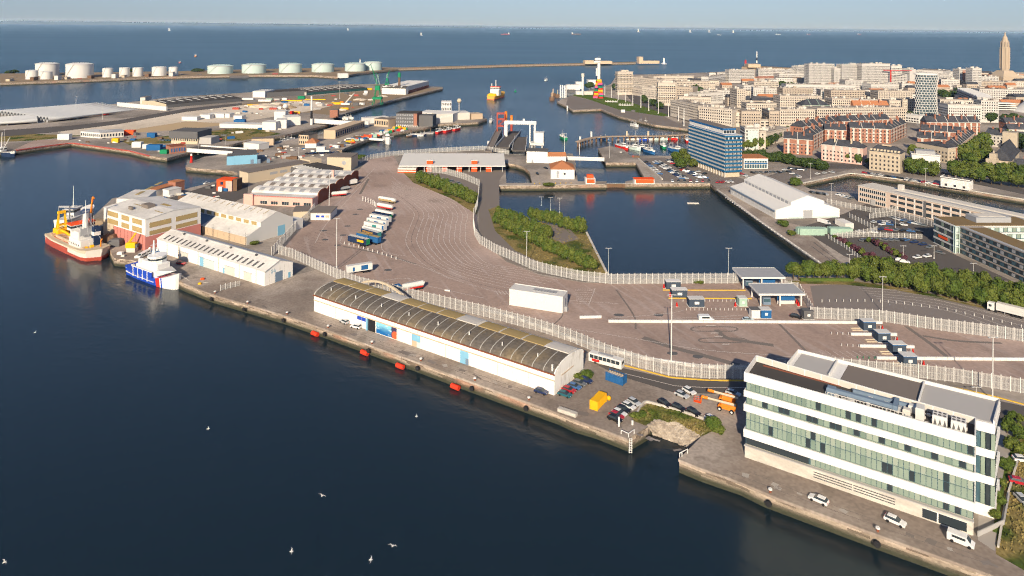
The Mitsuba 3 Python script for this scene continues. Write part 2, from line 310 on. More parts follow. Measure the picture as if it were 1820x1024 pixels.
westland = Polygon(PP([(-300, 310), (-60, 280), (29, 267), (79, 260), (127, 254), (230, 268), (266, 277), (297, 281), (332, 272), (357, 266), (414, 256), (430, 252), (506, 240), (557, 228), (582, 222), (594, 216), (592, 208), (660, 188), (787, 157.5), (787, 154.5), (690, 149), (600, 150), (430, 165), (310, 172), (210, 184), (100, 195), (0, 203), (-300, 225)])).buffer(0)
tankland = Polygon(PP([(-300, 160), (0, 149), (142, 144), (267, 138.5), (460, 134.5), (560, 135), (600, 138), (640, 131), (676, 127), (709, 123.5), (915, 117), (1062, 114), (1130, 112.5), (1130, 110.5), (1062, 112), (915, 115.3), (709, 121), (650, 120), (500, 123), (300, 128), (0, 132), (-300, 138)])).buffer(0)
def walls_of(poly, z0=-7.0, z1=-0.02):
    out = []
    for p in (poly.geoms if hasattr(poly, 'geoms') else [poly]):
        p = shapely.geometry.polygon.orient(p)
        for r in [p.exterior] + list(p.interiors):
            c = resample_ring(np.array(r.coords)[:-1], 60.0); n = len(c); j = (np.arange(n) + 1) % n; i = np.arange(n)
            out.append((np.vstack([np.c_[c, np.full(n, z0)], np.c_[c, np.full(n, z1)]]), np.vstack([np.c_[i, j, j + n], np.c_[i, j + n, i + n]])))
    return cat(out)
def resample_ring(c, step):
    out = []
    for a, b in zip(c, np.roll(c, -1, axis=0)):
        k = max(1, int(np.linalg.norm(b - a) / step)); out += [a + (b - a) * t / k for t in range(k)]
    return np.array(out)
struct('ground', poly_mesh(land, 0.0), 'm_town', 'paved harbour and town ground behind the quays')
E('ground__quay_wall', walls_of(land), 'm_wall'); labels['ground__quay_wall'] = {'label': 'old stone and concrete quay wall stained dark at the waterline'}
struct('west_quay', poly_mesh(westland, 0.0), 'm_town', 'wide dusty port land across the basin')
E('west_quay__quay_wall', walls_of(westland), 'm_wall')
struct('tank_terminal', poly_mesh(tankland, 1.5), 'm_soil', 'narrow strip of brown land carrying the white tanks')
E('tank_terminal__sea_wall', walls_of(tankland, -7, 1.48), 'm_wall')
# surfaces laid on the ground
def surf(name, pts, mat, z, label, host='ground', clip=None, sm=False):
    q = PP(pts)
    if sm: q = smooth_line(q, 6)
    poly = Polygon(q).buffer(0).intersection(clip if clip is not None else land)
    k = uniq(host + '__' + name if host else name); E(k, poly_mesh(poly, z), mat)
    if host: labels[k] = {'label': label}
    else: labels[k] = {'label': label, 'kind': 'structure'}
    return poly
FENCE_L = [(495, 452), (520, 459), (560, 478), (600, 496), (640, 511), (690, 523), (740, 535), (800, 549), (860, 563), (905, 575), (960, 590), (1020, 610), (1075, 634), (1130, 652), (1190, 668), (1260, 673), (1330, 673), (1400, 667), (1480, 660), (1560, 667), (1630, 672), (1700, 680), (1760, 690), (1840, 703), (1960, 726)]
apron = [(495, 452), (520, 420), (553, 392), (572, 360), (600, 335), (640, 300), (655, 283), (700, 276), (712, 300), (740, 318), (790, 336), (840, 356), (848, 385), (846, 405), (858, 430), (900, 465), (960, 490), (1040, 503), (1300, 503), (1430, 500), (1560, 505), (1700, 530), (1800, 552), (1900, 575), (2000, 600)]
surf('terminal_apron', apron + FENCE_L[::-1], 'm_asphalt', 0.03, 'wide reddish asphalt apron of the ferry terminal with worn lanes')
surf('quay_apron', [(184, 421), (258, 446), (325, 418), (470, 508), (520, 490), (560, 480)] + FENCE_L[2:14] + [(1190, 672), (1210, 700), (1330, 690), (1330, 790), (1270, 772), (1160, 748), (1145, 763), (1117, 779)] + FRONT[::-1][1:], 'm_quay', 0.02, 'dusty stone paved quay along the dark basin')
surf('quay_road', [(1242, 782), (1262, 752), (1330, 730), (1330, 800), (1500, 868), (1740, 960), (1830, 990), (1960, 1040), (2050, 1130)] + FRONT2[::-1][1:], 'm_quay', 0.024, 'paved quay road below the white office building')
surf('access_road', [(1060, 648), (1110, 655), (1195, 674), (1330, 680), (1500, 672), (1600, 680), (1700, 697), (1820, 722), (1960, 750), (1960, 800), (1820, 760), (1700, 726), (1600, 705), (1500, 695), (1330, 703), (1195, 697), (1100, 668)], 'm_road', 0.05, 'dark new asphalt road curving along the outside of the fence')
surf('belt_lanes', [(1440, 508), (1500, 505), (1560, 509), (1660, 524), (1740, 541), (1840, 562), (1960, 590), (1960, 622), (1830, 603), (1760, 594), (1664, 582), (1568, 568), (1450, 560)], 'm_dasph', 0.036, 'dark asphalt lanes in front of the tree belt')
surf('belt_verge', [(1400, 499), (1520, 500), (1600, 511), (1680, 527), (1760, 545), (1840, 562), (1840, 568), (1760, 551), (1680, 533), (1590, 515), (1500, 506), (1400, 504)], 'm_grass', 0.05, 'dry grass verge in front of the tree belt')
surf('lawn', [(1770, 985), (1775, 900), (1800, 800), (1850, 700), (2000, 760), (2060, 1000), (1900, 1060)], 'm_grass', 0.034, 'patchy dry lawn beside the office building')
surf('gravel_path', [(1738, 960), (1740, 850), (1768, 770), (1790, 730), (1815, 735), (1790, 830), (1772, 915), (1768, 980)], 'm_gravel', 0.04, 'grey gravel path along the end of the office building')
surf('basin_lawn', [(868, 372), (900, 362), (945, 385), (1046, 408), (1080, 486), (1060, 492), (985, 478), (915, 445), (880, 410)], 'm_grass', 0.026, 'dry grass strip with trees on the point beside the inner basin')
surf('basin_path', [(960, 400), (1000, 395), (1030, 425), (1000, 432), (970, 420)], 'm_roadl', 0.05, 'dark paved patch between the tree rows')
surf('hedge_verge', [(712, 302), (745, 312), (850, 352), (848, 382), (800, 352), (735, 325)], 'm_grass', 0.045, 'dry verge along the hedge')
surf('basin_road', [(852, 320), (888, 318), (886, 372), (905, 430), (960, 462), (1060, 494), (1040, 502), (960, 488), (900, 463), (860, 428), (850, 400)], 'm_roadl', 0.022, 'narrow road between the fence and the inner basin')
surf('terminal_yard', [(712, 298), (900, 302), (888, 320), (850, 322), (852, 345), (790, 326), (740, 306)], 'm_roadl', 0.04, 'yard in front of the canopy building')
surf('hangar_quay', [(1276, 336), (1308, 330), (1380, 392), (1420, 400), (1500, 470), (1520, 478), (1468, 478)], 'm_quay', 0.03, 'brown railway quay beside the white hangar')
surf('car_park', [(1420, 405), (1500, 380), (1540, 362), (1660, 395), (1670, 440), (1800, 500), (1560, 480), (1500, 455)], 'm_road', 0.028, 'dark asphalt car park between hangar and glass offices')
surf('tower_car_park', [(1136, 282), (1180, 280), (1250, 300), (1330, 320), (1420, 300), (1500, 290), (1520, 300), (1420, 320), (1300, 328), (1178, 322)], 'm_roadl', 0.03, 'large public car park below the blue office tower')
surf('dark_yard', [(318, 362), (300, 352), (335, 341), (424, 312), (442, 314), (440, 348), (380, 376)], 'm_road', 0.03, 'dark asphalt yard around the orange house')
surf('cream_quay_yard', [(490, 508), (560, 482), (740, 536), (700, 545), (560, 528)], 'm_quay', 0.028, 'bare yard between the two white sheds')
surf('coast_road', [(1096, 150), (1110, 148), (1190, 190), (1250, 215), (1240, 222), (1130, 188)], 'm_road', 0.05, 'seafront road running below the cream housing blocks')
surf('seafront_lawn', [(1012, 168), (1050, 168), (1110, 178), (1190, 205), (1180, 207), (1100, 195), (1050, 178)], 'm_lawn', 0.06, 'bright green lawn on the seafront point')
surf('seafront_plaza', [(1010, 170), (1050, 178), (1100, 195), (1180, 207), (1222, 228), (1165, 221), (1100, 206), (1075, 196), (1068, 193), (1018, 195), (1006, 187)], 'm_roadl', 0.05, 'grey paved plaza on the seafront point')
surf('avenue', [(1330, 322), (1420, 300), (1560, 300), (1690, 318), (1840, 350), (1840, 340), (1690, 308), (1560, 291), (1450, 290)], 'm_road', 0.035, 'avenue with parked cars along the old dock')
surf('beach', [(1500, 122.5), (1650, 125.5), (1830, 129.5), (2000, 131), (2000, 134), (1830, 132), (1650, 128)], 'm_sand', 0.1, 'pale shingle beach behind the town')
surf('sand_lot', [(90, 232), (230, 213), (330, 195), (540, 178), (600, 185), (560, 196), (470, 210), (380, 223), (230, 235), (130, 241)], 'm_sand', 0.04, 'broad pale sand lot', 'west_quay', westland)
surf('work_site', [(330, 195), (560, 170), (660, 160), (785, 156), (660, 186), (592, 205), (540, 200), (470, 206)], 'm_soil', 0.03, 'brown construction site on the far quay', 'west_quay', westland)
surf('earth_patch', [(225, 232), (330, 216), (420, 220), (330, 230), (240, 236)], 'm_earth', 0.06, 'ochre earth patch', 'west_quay', westland)
surf('dock_road', [(0, 232), (120, 224), (210, 214), (330, 193), (430, 183), (430, 187), (330, 199), (210, 221), (90, 236), (0, 243)], 'm_road', 0.05, 'dark dock road past the stacked blades', 'west_quay', westland)
surf('dry_grass', [(0, 243), (60, 238), (150, 241), (60, 250), (0, 252)], 'm_grass', 0.05, 'dry grass beside the dock road', 'west_quay', westland)
surf('dry_grass', [(360, 235), (440, 225), (500, 238), (430, 250), (360, 252), (230, 258), (215, 250)], 'm_grass', 0.05, 'dry grass behind the lifting bridge', 'west_quay', westland)
surf('ramp_quay', [(20, 268), (60, 250), (108, 247), (127, 254), (79, 260)], 'm_asphalt', 0.05, 'brown quay with red kerb', 'west_quay', westland)
# far hills on the left horizon
hx = np.linspace(-23000, -1200, 60); hv, hf = [], []
for i, x in enumerate(hx):
    z = 150 * math.sin(math.pi * min(1, max(0, (x + 23500) / 22500))) ** .6 * (.75 + .35 * float(meshkit.fbm([[x * .0004, 0, 3]])[0])) if False else 60 + 110 * (1 - (i / 60) ** 1.6) * (0.85 + 0.15 * math.sin(i * .9) * math.sin(i * .37))
    hv += [[x, 31000, -6], [x, 31400, z * .7], [x, 32200, z]]
for i in range(len(hx) - 1):
    for k in (0, 1): a = 3 * i + k; hf += [[a, a + 3, a + 4], [a, a + 4, a + 1]]
struct('hills', (np.array(hv, float), np.array(hf)), 'm_hill', 'faint blue coast on the left horizon')
# quay coping, kerbs
def coping(pts, w=1.1, mat='m_concrete', nm='coping', host='ground', z=.12, step=6.0):
    p = resample(np.array(PP(pts)), step)
    k = uniq(f'{host}__{nm}'); E(k, band(p, w, -.5, z), mat)
coping(FRONT[5:], 1.1, 'm_quay'); coping(FRONT2, 1.1, 'm_quay')
coping([(1275, 337), (1360, 399), (1468, 474)]); coping([(1078, 484), (1042, 412)])
coping([(887, 329.5), (945, 329.5), (1075, 327.5)]); coping([(1111, 326.5), (1262, 325.5)])
coping([(1421, 326), (1512, 307), (1600, 318), (1675, 330), (1840, 357)])
coping([(29, 267), (79, 260), (127, 254), (230, 268), (266, 277)], 1.0, 'm_hull_red', 'red_kerb', 'west_quay', .45)
coping([(1134, 283), (1177, 320)], .8, 'm_concrete', 'parapet', 'ground', 1.2)
# ---------------------------------------------------------------- the buildings of the near quay and the terminal
def uof(fr, a, b, x):
    """distance along a base line a-b (photo points) of the photo column x"""
    y = a[1] + (b[1] - a[1]) * (x - a[0]) / (b[0] - a[0]); return float((P(x, y) - fr.o) @ fr.u)
def arc(v0, v1, z0, rise, n=10):
    t = np.linspace(0, math.pi, n + 1); return [((v0 + v1) / 2 - math.cos(a) * (v1 - v0) / 2, z0 + rise * math.sin(a)) for a in t]
def strip(fr, prof, u0, u1, th=.12):
    """a sheet of thickness th over the open profile [(v, z)] between u0 and u1"""
    return fr.prism(list(prof) + [(v, z - th) for v, z in prof[::-1]], u0, u1)
def slope_box(fr, u0, u1, p, q, s0, s1, up=.06, th=.08):
    """a flat piece lying on the slope from p to q (v, z), from fraction s0 to s1"""
    (a, b), (c, d) = p, q; f = lambda s: (a + (c - a) * s, b + (d - b) * s + up)
    A, B = f(s0), f(s1); return fr.prism([A, B, (B[0], B[1] - th), (A[0], A[1] - th)], u0, u1)
def rbox(fr, u0, u1, v0, v1, z0, z1, r=.15):
    """box with bevelled top edges"""
    a = fr.tf([[u, v, z] for z, e in ((z0, 0), (z1 - r, 0), (z1, r)) for u, v in ((u0 + e, v0 + e), (u1 - e, v0 + e), (u1 - e, v1 - e), (u0 + e, v1 - e))])
    f = []
    for k in (0, 1):
        for i in range(4):
            j = (i + 1) % 4; f += [[4 * k + i, 4 * k + j, 4 * k + 4 + j], [4 * k + i, 4 * k + 4 + j, 4 * k + 4 + i]]
    return a, np.array(f + [[8, 9, 10], [8, 10, 11], [0, 2, 1], [0, 3, 2]])
# --- long barrel-roofed quay shed
a, b = (558, 553), (985, 703); F, L = fr2(a, b); D = 18.2; U = lambda x: uof(F, a, b, x)
t = thing('quay_shed', 'long white quay shed with brown barrel roof and mural at its waterside wall', 'shed')
ev = 6.2; roofp = arc(0, D, ev, 2.6, 14)
part(t, 'wall', [F.box(0, L, 0, D, 0, ev - .02)], 'm_dwhite')
part(t, 'gable', [F.prism([(0, ev), *roofp[1:-1], (D, ev)], L - .25, L + .12), F.prism([(0, ev), *roofp[1:-1], (D, ev)], -.12, .25)], 'm_dwhite')
part(t, 'ledge', [F.box(-.1, L + .1, -.28, 0, 4.25, 4.5), F.box(L, L + .14, 4.2, 11.5, 4.2, 4.45)], 'm_tan')
part(t, 'gutter', [F.box(-.2, L + .2, -.45, -.02, ev - .18, ev + .12), F.box(-.2, L + .2, D + .02, D + .4, ev - .18, ev + .1)], 'm_rust')
nr = 27; du = L / nr
for i in range(nr):
    part(t, 'roof_panel', strip(F, roofp[:8], i * du + .14, (i + 1) * du - .14), 'm_oldroof')
    part(t, 'roof_rib', strip(F, [(v, z + .1) for v, z in roofp[:8]], i * du - .13, i * du + .13, .24), 'm_steelr')
nb = 12; db = L / nb
for i in range(nb):
    part(t, 'skylight', strip(F, [(v, z + .3) for v, z in roofp[7:11]], i * db + .5, (i + 1) * db - .5, .4), ['m_ochre', 'm_ochre', 'm_ochre', 'm_offwhite'][(i * 5) % 4])
part(t, 'roof_back', [strip(F, [(v, z + .02) for v, z in roofp[7:]], 0, L)], 'm_greyroof')
for x in (596, 643, 707, 792, 884, 940):
    part(t, 'pilaster', F.box(U(x) - .12, U(x) + .12, -.12, 0, 0, 4.2), 'm_offwhite')
part(t, 'sign', F.box(U(635), U(650), -.12, -.02, 2.7, 4.0), 'm_gloss_blue', label='blue sign board beside the open doorway')
part(t, 'notice', F.box(U(639), U(649), -.1, -.02, .9, 2.2), 'm_white')
part(t, 'doorway', F.box(U(654.5), U(667), -.06, -.01, 0, 4.1), 'm_black', label='dark open doorway'); part(t, 'door_leaf', F.box(U(652), U(654.5), -.5, -.02, 0, 4.1), 'm_lblue')
def mural_fn(p, n, uv):
    q = (p.x - mx0) / mxl; z = p.z / 4.0; w = fbm(p.x * .9, p.z * 1.6, 2, 3)
    c = mix((.015, .12, .34), (.22, .52, .66), smoothstep(.2, 1.0, z + .3 * w - .15)); c = mix(c, (.6, .72, .75), smoothstep(.62, .75, w) * .7)
    c = mix(c, (.05, .045, .10), smoothstep(.66 + .1 * w, .72 + .1 * w, q)); d = dr.sqrt(dr.square((q - .93) * 2.2) + dr.square(z - .35))
    return mix((.75, .12, .05), c, smoothstep(.30, .42, d))
A_, B_ = F.pt(U(669), 0, 0), F.pt(U(705), 0, 0); mx0, mxl = float(A_[0]), float(B_[0] - A_[0])
M('mural', px(mural_fn)); part(t, 'mural', F.box(U(669), U(705), -.14, -.02, .25, 4.1), 'm_mural', label='wide mural of blue sea with an orange shape')
part(t, 'shutter', F.box(U(669), U(705), -.16, -.02, 4.12, 4.22), 'm_tan')
for x0, x1 in ((732, 747), (818, 833)):
    part(t, 'door', F.box(U(x0), U(x1), -.12, -.01, 2.0, 4.2), 'm_lblue'); part(t, 'door', [F.box(U(x0), U(x0) + 2.2, -.1, -.01, 0, 1.95), ], 'm_tan' if x0 < 800 else 'm_lblue')
    part(t, 'door', F.box(U(x0) + 2.25, U(x1), -.11, -.01, 0, 1.95), 'm_bluegrey' if x0 > 800 else 'm_palegreen')
letters = []
for i, x in enumerate([717, 722, 724.5, 727, 730, 732.5, 735, 737.5, 741]):
    u = U(x); letters += [F.box(u, u + .12, -.05, 0, 4.75, 5.35), F.box(u + .12, u + .5, -.05, 0, 4.75 + (i % 3) * .2, 4.9 + (i % 3) * .2)]
part(t, 'lettering', letters, 'm_steel', label='row of small faded blue letters')
part(t, 'vent_pipe', [F.box(L - 1.2, L - .8, .3, .7, ev, 8.8)], 'm_white')
for i in range(8): part(t, 'roof_vent', tube(F.pt(6 + i * 13.3, 3.2, 8.2), F.pt(6 + i * 13.3, 3.2, 9.3), .22, .18), 'm_lgrey')
# cream bowstring arch behind the shed
t = thing('arch_frame', 'cream bowstring arch frame standing behind the long quay shed', 'arch')
Fa, La = fr2((632, 522), (730, 556)); pr = arc(0, La, 0.2, 8.2, 24)
part(t, 'arch_rib', [Fa.prismv([pr[i], pr[i + 1], (pr[i + 1][0], pr[i + 1][1] - .8), (pr[i][0], pr[i][1] - .8)], -.35, .35) for i in range(24)], 'm_cream')
for i in range(2, 23, 2): part(t, 'post', Fa.box(pr[i][0] - .12, pr[i][0] + .12, -.12, .12, 0, pr[i][1] - .7), 'm_cream')
# --- white gabled shed beside the patrol ship
a, b = (279, 447), (470, 509); F, L = fr2(a, b); D = 14.7; U = lambda x: uof(F, a, b, x)
t = thing('warehouse', 'white gabled warehouse with a row of dark roof lights behind the blue patrol ship', 'warehouse')
ev, rg = 6.2, 8.9; e0, e1, e2 = (0, ev), (D / 2, rg), (D, ev)
part(t, 'wall', F.prism([(0, 0), e0, (D / 2, rg - .15), e2, (D, 0)], 0, L), 'm_dwhite')
part(t, 'roof', [F.prism([(-.4, ev - .05), (D / 2, rg + .12), (D / 2, rg - .02), (-.3, ev - .2)], -.4, L + .4), F.prism([(D + .4, ev - .05), (D / 2, rg + .121), (D / 2, rg - .021), (D + .3, ev - .2)], -.4, L + .4)], 'm_greyroof')
part(t, 'ridge_cap', F.box(-.4, L + .4, D / 2 - .4, D / 2 + .4, rg + .02, rg + .25), 'm_lgrey')
for i in range(21): part(t, 'roof_light', slope_box(F, 4 + i * 3.5, 5.3 + i * 3.5, (-.4, ev - .05), (D / 2, rg + .12), .14, .55), 'm_dgrey')
for i in range(4): part(t, 'roof_vent', F.box(12 + i * 18, 12.8 + i * 18, D / 2 - 1.6, D / 2 - .8, rg - .2, rg + .5), 'm_dgrey')
for x0, x1, mt, z1 in ((319, 334, 'm_offwhite', 3.6), (355, 361.5, 'm_lblue', 4.0), (362, 380, 'm_palegreen', 3.7), (396, 399, 'm_lblue', 2.2), (399.5, 417, 'm_offwhite', 3.6), (433, 447, 'm_offwhite', 3.6)):
    part(t, 'door', F.box(U(x0), U(x1), -.1, -.01, 0, z1), mt)
    part(t, 'door_rail', F.box(U(x0) - .6, U(x1) + .6, -.18, -.02, z1 + .05, z1 + .2), 'm_steel')
for x in (297, 317, 352, 388, 425, 455): part(t, 'downpipe', F.box(U(x), U(x) + .18, -.2, -.02, 0, ev), 'm_tan')
part(t, 'gable_door', F.box(L + .01, L + .1, 5.4, 9.2, 0, 4.2), 'm_bluegrey', label='grey blue roller door in the gable end'); part(t, 'side_door', F.box(L + .01, L + .1, 12.2, 13.4, 0, 2.3), 'm_lblue')
for v in (2.4, 4.8, 10.2): part(t, 'gable_strip', F.box(L, L + .06, v, v + .12, 0, ev), 'm_offwhite')
def text(s, hh, fr, u, v, z, face='front', th=.06):
    m = meshkit.text_mesh(s, hh); V = np.array(m.vertices if hasattr(m, 'vertices') else m[0]); Fc = np.array(m.faces if hasattr(m, 'faces') else m[1])
    if V.shape[1] == 2 or np.ptp(V[:, 2]) < 1e-6: V = np.c_[V[:, :2], np.zeros(len(V))]
    w = np.c_[u + V[:, 0], np.full(len(V), v) - V[:, 2] * 0.5, z + V[:, 1]] if face == 'front' else np.c_[np.full(len(V), u) + V[:, 2] * .5, v + V[:, 0], z + V[:, 1]]
    return fr.tf(w), Fc
part(t, 'number', text('24', 1.5, F, L + .14, 3.0, 4.5, 'side'), 'm_lblue', label='blue number 24')
# --- mid white hangar with clerestory
a, b = (359, 415), (438, 436); F, L = fr2(a, b); D = 29.0
t = thing('clerestory_hangar', 'white hangar with ochre clerestory windows and grey gable behind the warehouse', 'hangar'); u0 = -37.0
prof = [(0, 0), (0, 4.2), (8.4, 7.2), (8.4, 9.5), (18.5, 12.8), (D, 7.2), (D, 0)]
part(t, 'wall', [F.prism([(8.4, 0), *prof[2:4], (18.5, 12.65), (D, 7.05), (D, 0)], u0, L)], 'm_dwhite'); part(t, 'gable', F.prism(prof[:1] + [(0, 4.3), (8.3, 7.3), (8.3, 9.55), (18.5, 12.85), (D, 7.25), (D, 0)], L, L + .2), 'm_lgrey')
part(t, 'lean_to_wall', F.prism([(0, 0), (0, 4.05), (8.4, 7.0), (8.4, 0)], 0, L - .05), 'm_cream')
for i in range(8): part(t, 'wall_bay', F.box(.2 + i * 4.45, 4.4 + i * 4.45, -.1, -.01, .2, 3.9), 'm_tan')
part(t, 'lean_to_roof', strip(F, [(-.3, 4.2), (8.38, 7.25)], -.2, L + .2, .14), 'm_greyroof')
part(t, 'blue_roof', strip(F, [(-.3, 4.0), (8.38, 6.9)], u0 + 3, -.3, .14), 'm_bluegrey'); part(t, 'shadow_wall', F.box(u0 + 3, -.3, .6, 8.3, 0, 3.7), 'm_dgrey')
part(t, 'roof', [strip(F, [(8.2, 9.5), (18.5, 12.92)], u0 - .3, L + .3, .14), strip(F, [(18.5, 12.921), (D + .4, 7.15)], u0 - .3, L + .3, .14)], 'm_greyroof')
part(t, 'upper_wall', F.box(u0, L, 8.28, 8.38, 7.0, 9.4), 'm_white')
for i in range(11): part(t, 'clerestory_window', F.box(u0 + 4.4 + i * 6.15, u0 + 8.4 + i * 6.15, 8.16, 8.27, 7.45, 9.2), 'm_ochre')
for i in range(13): part(t, 'roof_slit', slope_box(F, u0 + 6 + i * 5.1, u0 + 6.5 + i * 5.1, (8.2, 9.5), (18.5, 12.92), .58, .95), 'm_ochre')
for i in range(4): part(t, 'roof_hatch', slope_box(F, u0 + 9 + i * 15, u0 + 10.8 + i * 15, (8.2, 9.5), (18.5, 12.92), .72, .85), 'm_steel')
for i in range(6): part(t, 'light_pole', tube(F.pt(u0 + 8 + i * 13, -.6, 0), F.pt(u0 + 8 + i * 13, -.6, 6.5), .09, .07), 'm_dgrey')
part(t, 'gable_door', F.box(L + .2, L + .3, 19, 23.5, 0, 5.0), 'm_lblue', label='light blue roller door'); 
part(t, 'annex', F.box(L - 8, L - .1, D + .02, D + 7, 0, 5.2), 'm_lgrey')
# --- tall pink and white fish hall on the quay corner
a, b = (184, 421), (258, 446); F, L = fr2(a, b); D = 29.0; H = 16.3
t = thing('ice_hall', 'tall hall with white upper storey, ochre windows and pink lower walls at the quay corner', 'hall')
part(t, 'wall', [F.prism([(0, 0), (0, H - 1.2), (D / 2, H + .3), (D, H - 1.2), (D, 0)], 0, L)], 'm_white')
part(t, 'roof', [strip(F, [(-.3, H - 1.1), (D / 2, H + .45)], -.3, L + .3), strip(F, [(D / 2, H + .451), (D + .3, H - 1.1)], -.3, L + .3)], 'm_greyroof')
part(t, 'pink_wall', [F.box(10, L + .1, -.12, -.005, 0, 7.4), F.box(L + .005, L + .13, -.1, D, 0, 6.6)], 'm_rose'); part(t, 'cream_wall', F.box(0, 10, -.1, -.004, 0, 9.0), 'm_cream')
for (u0, u1) in ((4, 14), (17.5, 24.5), (27.5, 36)):
    for (z0, z1) in ((11.8, 14.2), (8.0, 10.4)): part(t, 'window', F.box(u0, u1, -.14, -.006, z0, z1), 'm_ochre')
for (v0, v1) in ((2, 13), (15.5, 27)):
    for (z0, z1) in ((10.6, 13.0), (7.0, 9.0)): part(t, 'window', F.box(L + .006, L + .14, v0, v1, z0, z1), 'm_ochre')
part(t, 'roof_hut', [F.box(19, 25, 9, 13, H - .2, H + 1.6), F.box(16, 19, 4, 5, H - .5, H + 1)], 'm_mroof')
for u, v in ((10, 10), (22, 17), (31, 9)): part(t, 'roof_panel', F.box(u, u + 7, v, v + 2.2, H + .02 - abs(v - D / 2) * .1, H + .5 - abs(v - D / 2) * .1), 'm_ochre')
for i in range(9): part(t, 'wall_post', F.box(10 + i * 3.4, 10.2 + i * 3.4, -.2, -.12, 0, 7.4), 'm_rust')
wing = PP([(207, 353), (240, 337), (278, 338), (257, 355)], 14.0)
t = thing('hall_wing', 'white roofed rear wing behind the tall pink and white hall', 'hall')
part(t, 'wall', prism_z(wing, 0, 13.8), 'm_white'); part(t, 'roof', prism_z(wing, 13.82, 14.1), 'm_greyroof'); wf = Fr(wing[0], np.array(wing[1]) - wing[0])
for k in range(3): part(t, 'roof_panel', wf.box(8 + k * 12, 16 + k * 12, -8, -6, 14.1, 14.3), 'm_ochre')
# --- pink vaulted warehouse
a, b = (435, 363), (555, 369); F, L = fr2(a, b); nv = 5; Dv = 13.5
t = thing('vaulted_warehouse', 'pink warehouse under five grey vaults with dark red gable ends', 'warehouse')
part(t, 'front_wall', [F.box(0, L, 0, 7.9, 0, 5.2), F.box(0, 6, -1.5, -.01, 0, 6.6)], 'm_pinkwall'); part(t, 'front_roof', F.box(1, L - .5, .3, 8, 5.22, 5.5), 'm_greyroof')
part(t, 'coping', F.box(-.1, L + .1, -.15, .35, 5.22, 5.75), 'm_rose')
for i in range(5):
    part(t, 'window', [F.box(10 + i * 7, 14.6 + i * 7, -.1, -.01, .8, 2.6)], 'm_glass'); part(t, 'window_bars', [F.box(10 + i * 7 + q, 10.12 + i * 7 + q, -.16, -.1, .8, 2.6) for q in (0, 1.5, 3, 4.5)], 'm_white')
part(t, 'side_wall', [F.box(.1, L - .02, 8, 8 + nv * Dv, 0, 5.5)], 'm_pinkwall')
for k in range(nv):
    pv = arc(8 + k * Dv, 8 + (k + 1) * Dv, 5.5, 2.3, 12)
    part(t, 'vault', strip(F, pv, 0, L - .3), 'm_greyroof')
    part(t, 'gable', F.prism([(8 + k * Dv, 0), *[(v, z + .25) for v, z in pv], (8 + (k + 1) * Dv, 0)], L - .25, L + .25), 'm_rust')
    for i in range(6):
        q = [pv[j] for j in (2, 3, 4, 5)]
        part(t, 'skylight', strip(F, [(v, z + .07) for v, z in q], 4 + i * 6.6, 7.2 + i * 6.6 + (2.5 if i == 5 else 0), .1), ['m_steel', 'm_mroof'][k % 2])
part(t, 'chimney', F.box(L - 9, L - 7.6, 50, 51.5, 6, 12), 'm_pinkwall')
# --- long cream building behind
t = thing('customs_block', 'long low cream building with dark flat roof behind the pink vaulted warehouse', 'building')
F, L = fr2((455, 324), (568, 303)); part(t, 'wall', F.box(-6, L, 0, 11, 0, 7.4), 'm_cream'); part(t, 'roof', F.box(-6.3, L + .3, -.3, 11.3, 7.42, 7.9), 'm_mroof')
for i in range(5): part(t, 'window', F.box(L - 42 + i * 8, L - 36 + i * 8, -.1, -.01, 3.4, 5.2), 'm_steel')
part(t, 'end_block', F.box(L - 9, L + 1, -.8, 12, 0, 9), 'm_cream')
t = thing('cream_tower_block', 'square cream block with a dark round emblem at the end of the low cream building', 'building')
F, L = fr2((581, 303), (624, 304)); part(t, 'wall', F.box(0, L, 0, 18, 0, 10), 'm_cream'); part(t, 'roof', F.box(-.2, L + .2, -.2, 18.2, 10.02, 10.5), 'm_mroof')
part(t, 'emblem', F.prismv([(L * .7 + 1.6 * math.cos(q), 6 + 1.6 * math.sin(q)) for q in np.linspace(0, 2 * math.pi, 17)[:-1]], -.12, -.01), 'm_steel')
t = thing('dark_roof_hall', 'hall with striped glass roof lights and a dark sloping roof by the truck lane', 'hall')
F, L = fr2((560, 325), (606, 316)); part(t, 'wall', F.box(2, L + 2, 0, 34, 0, 6.4), 'm_dgrey'); part(t, 'roof', F.box(L * .45, L + 2.2, -.2, 34.2, 6.42, 6.8), 'm_dkroof')
for i in range(8): part(t, 'roof_light', F.prism([(2 + i * 3.8, 6.42), (2 + i * 3.8, 7.6), (5 + i * 3.8, 6.5)], 2.4, L * .44), 'm_lgrey')
# --- gatehouse hut and small white lodge
t = thing('lodge', 'small white flat-roofed lodge with blue windows beside the pink warehouse', 'lodge'); F, L = fr2((552, 391), (587, 391.5))
part(t, 'wall', rbox(F, 0, L, 0, 14, 0, 4.0, .05), 'm_white'); part(t, 'roof', F.box(-.4, L + .4, -.5, 14.4, 4.02, 4.35), 'm_mroof')
for u, w, mt in ((3, 2, 'm_gloss_blue'), (6, 1.6, 'm_gloss_blue'), (8.4, 2, 'm_tan')): part(t, 'window', F.box(u, u + w, -.1, -.01, 1.5, 2.7), mt)
t = thing('porch', 'low cream annex between the clerestory hangar and the pink warehouse', 'annex'); F, L = fr2((521, 388), (548, 387))
part(t, 'wall', F.box(0, L, 0, 12, 0, 3.6), 'm_cream'); part(t, 'roof', F.box(-.3, L + .3, -.3, 12.3, 3.62, 3.9), 'm_mroof')
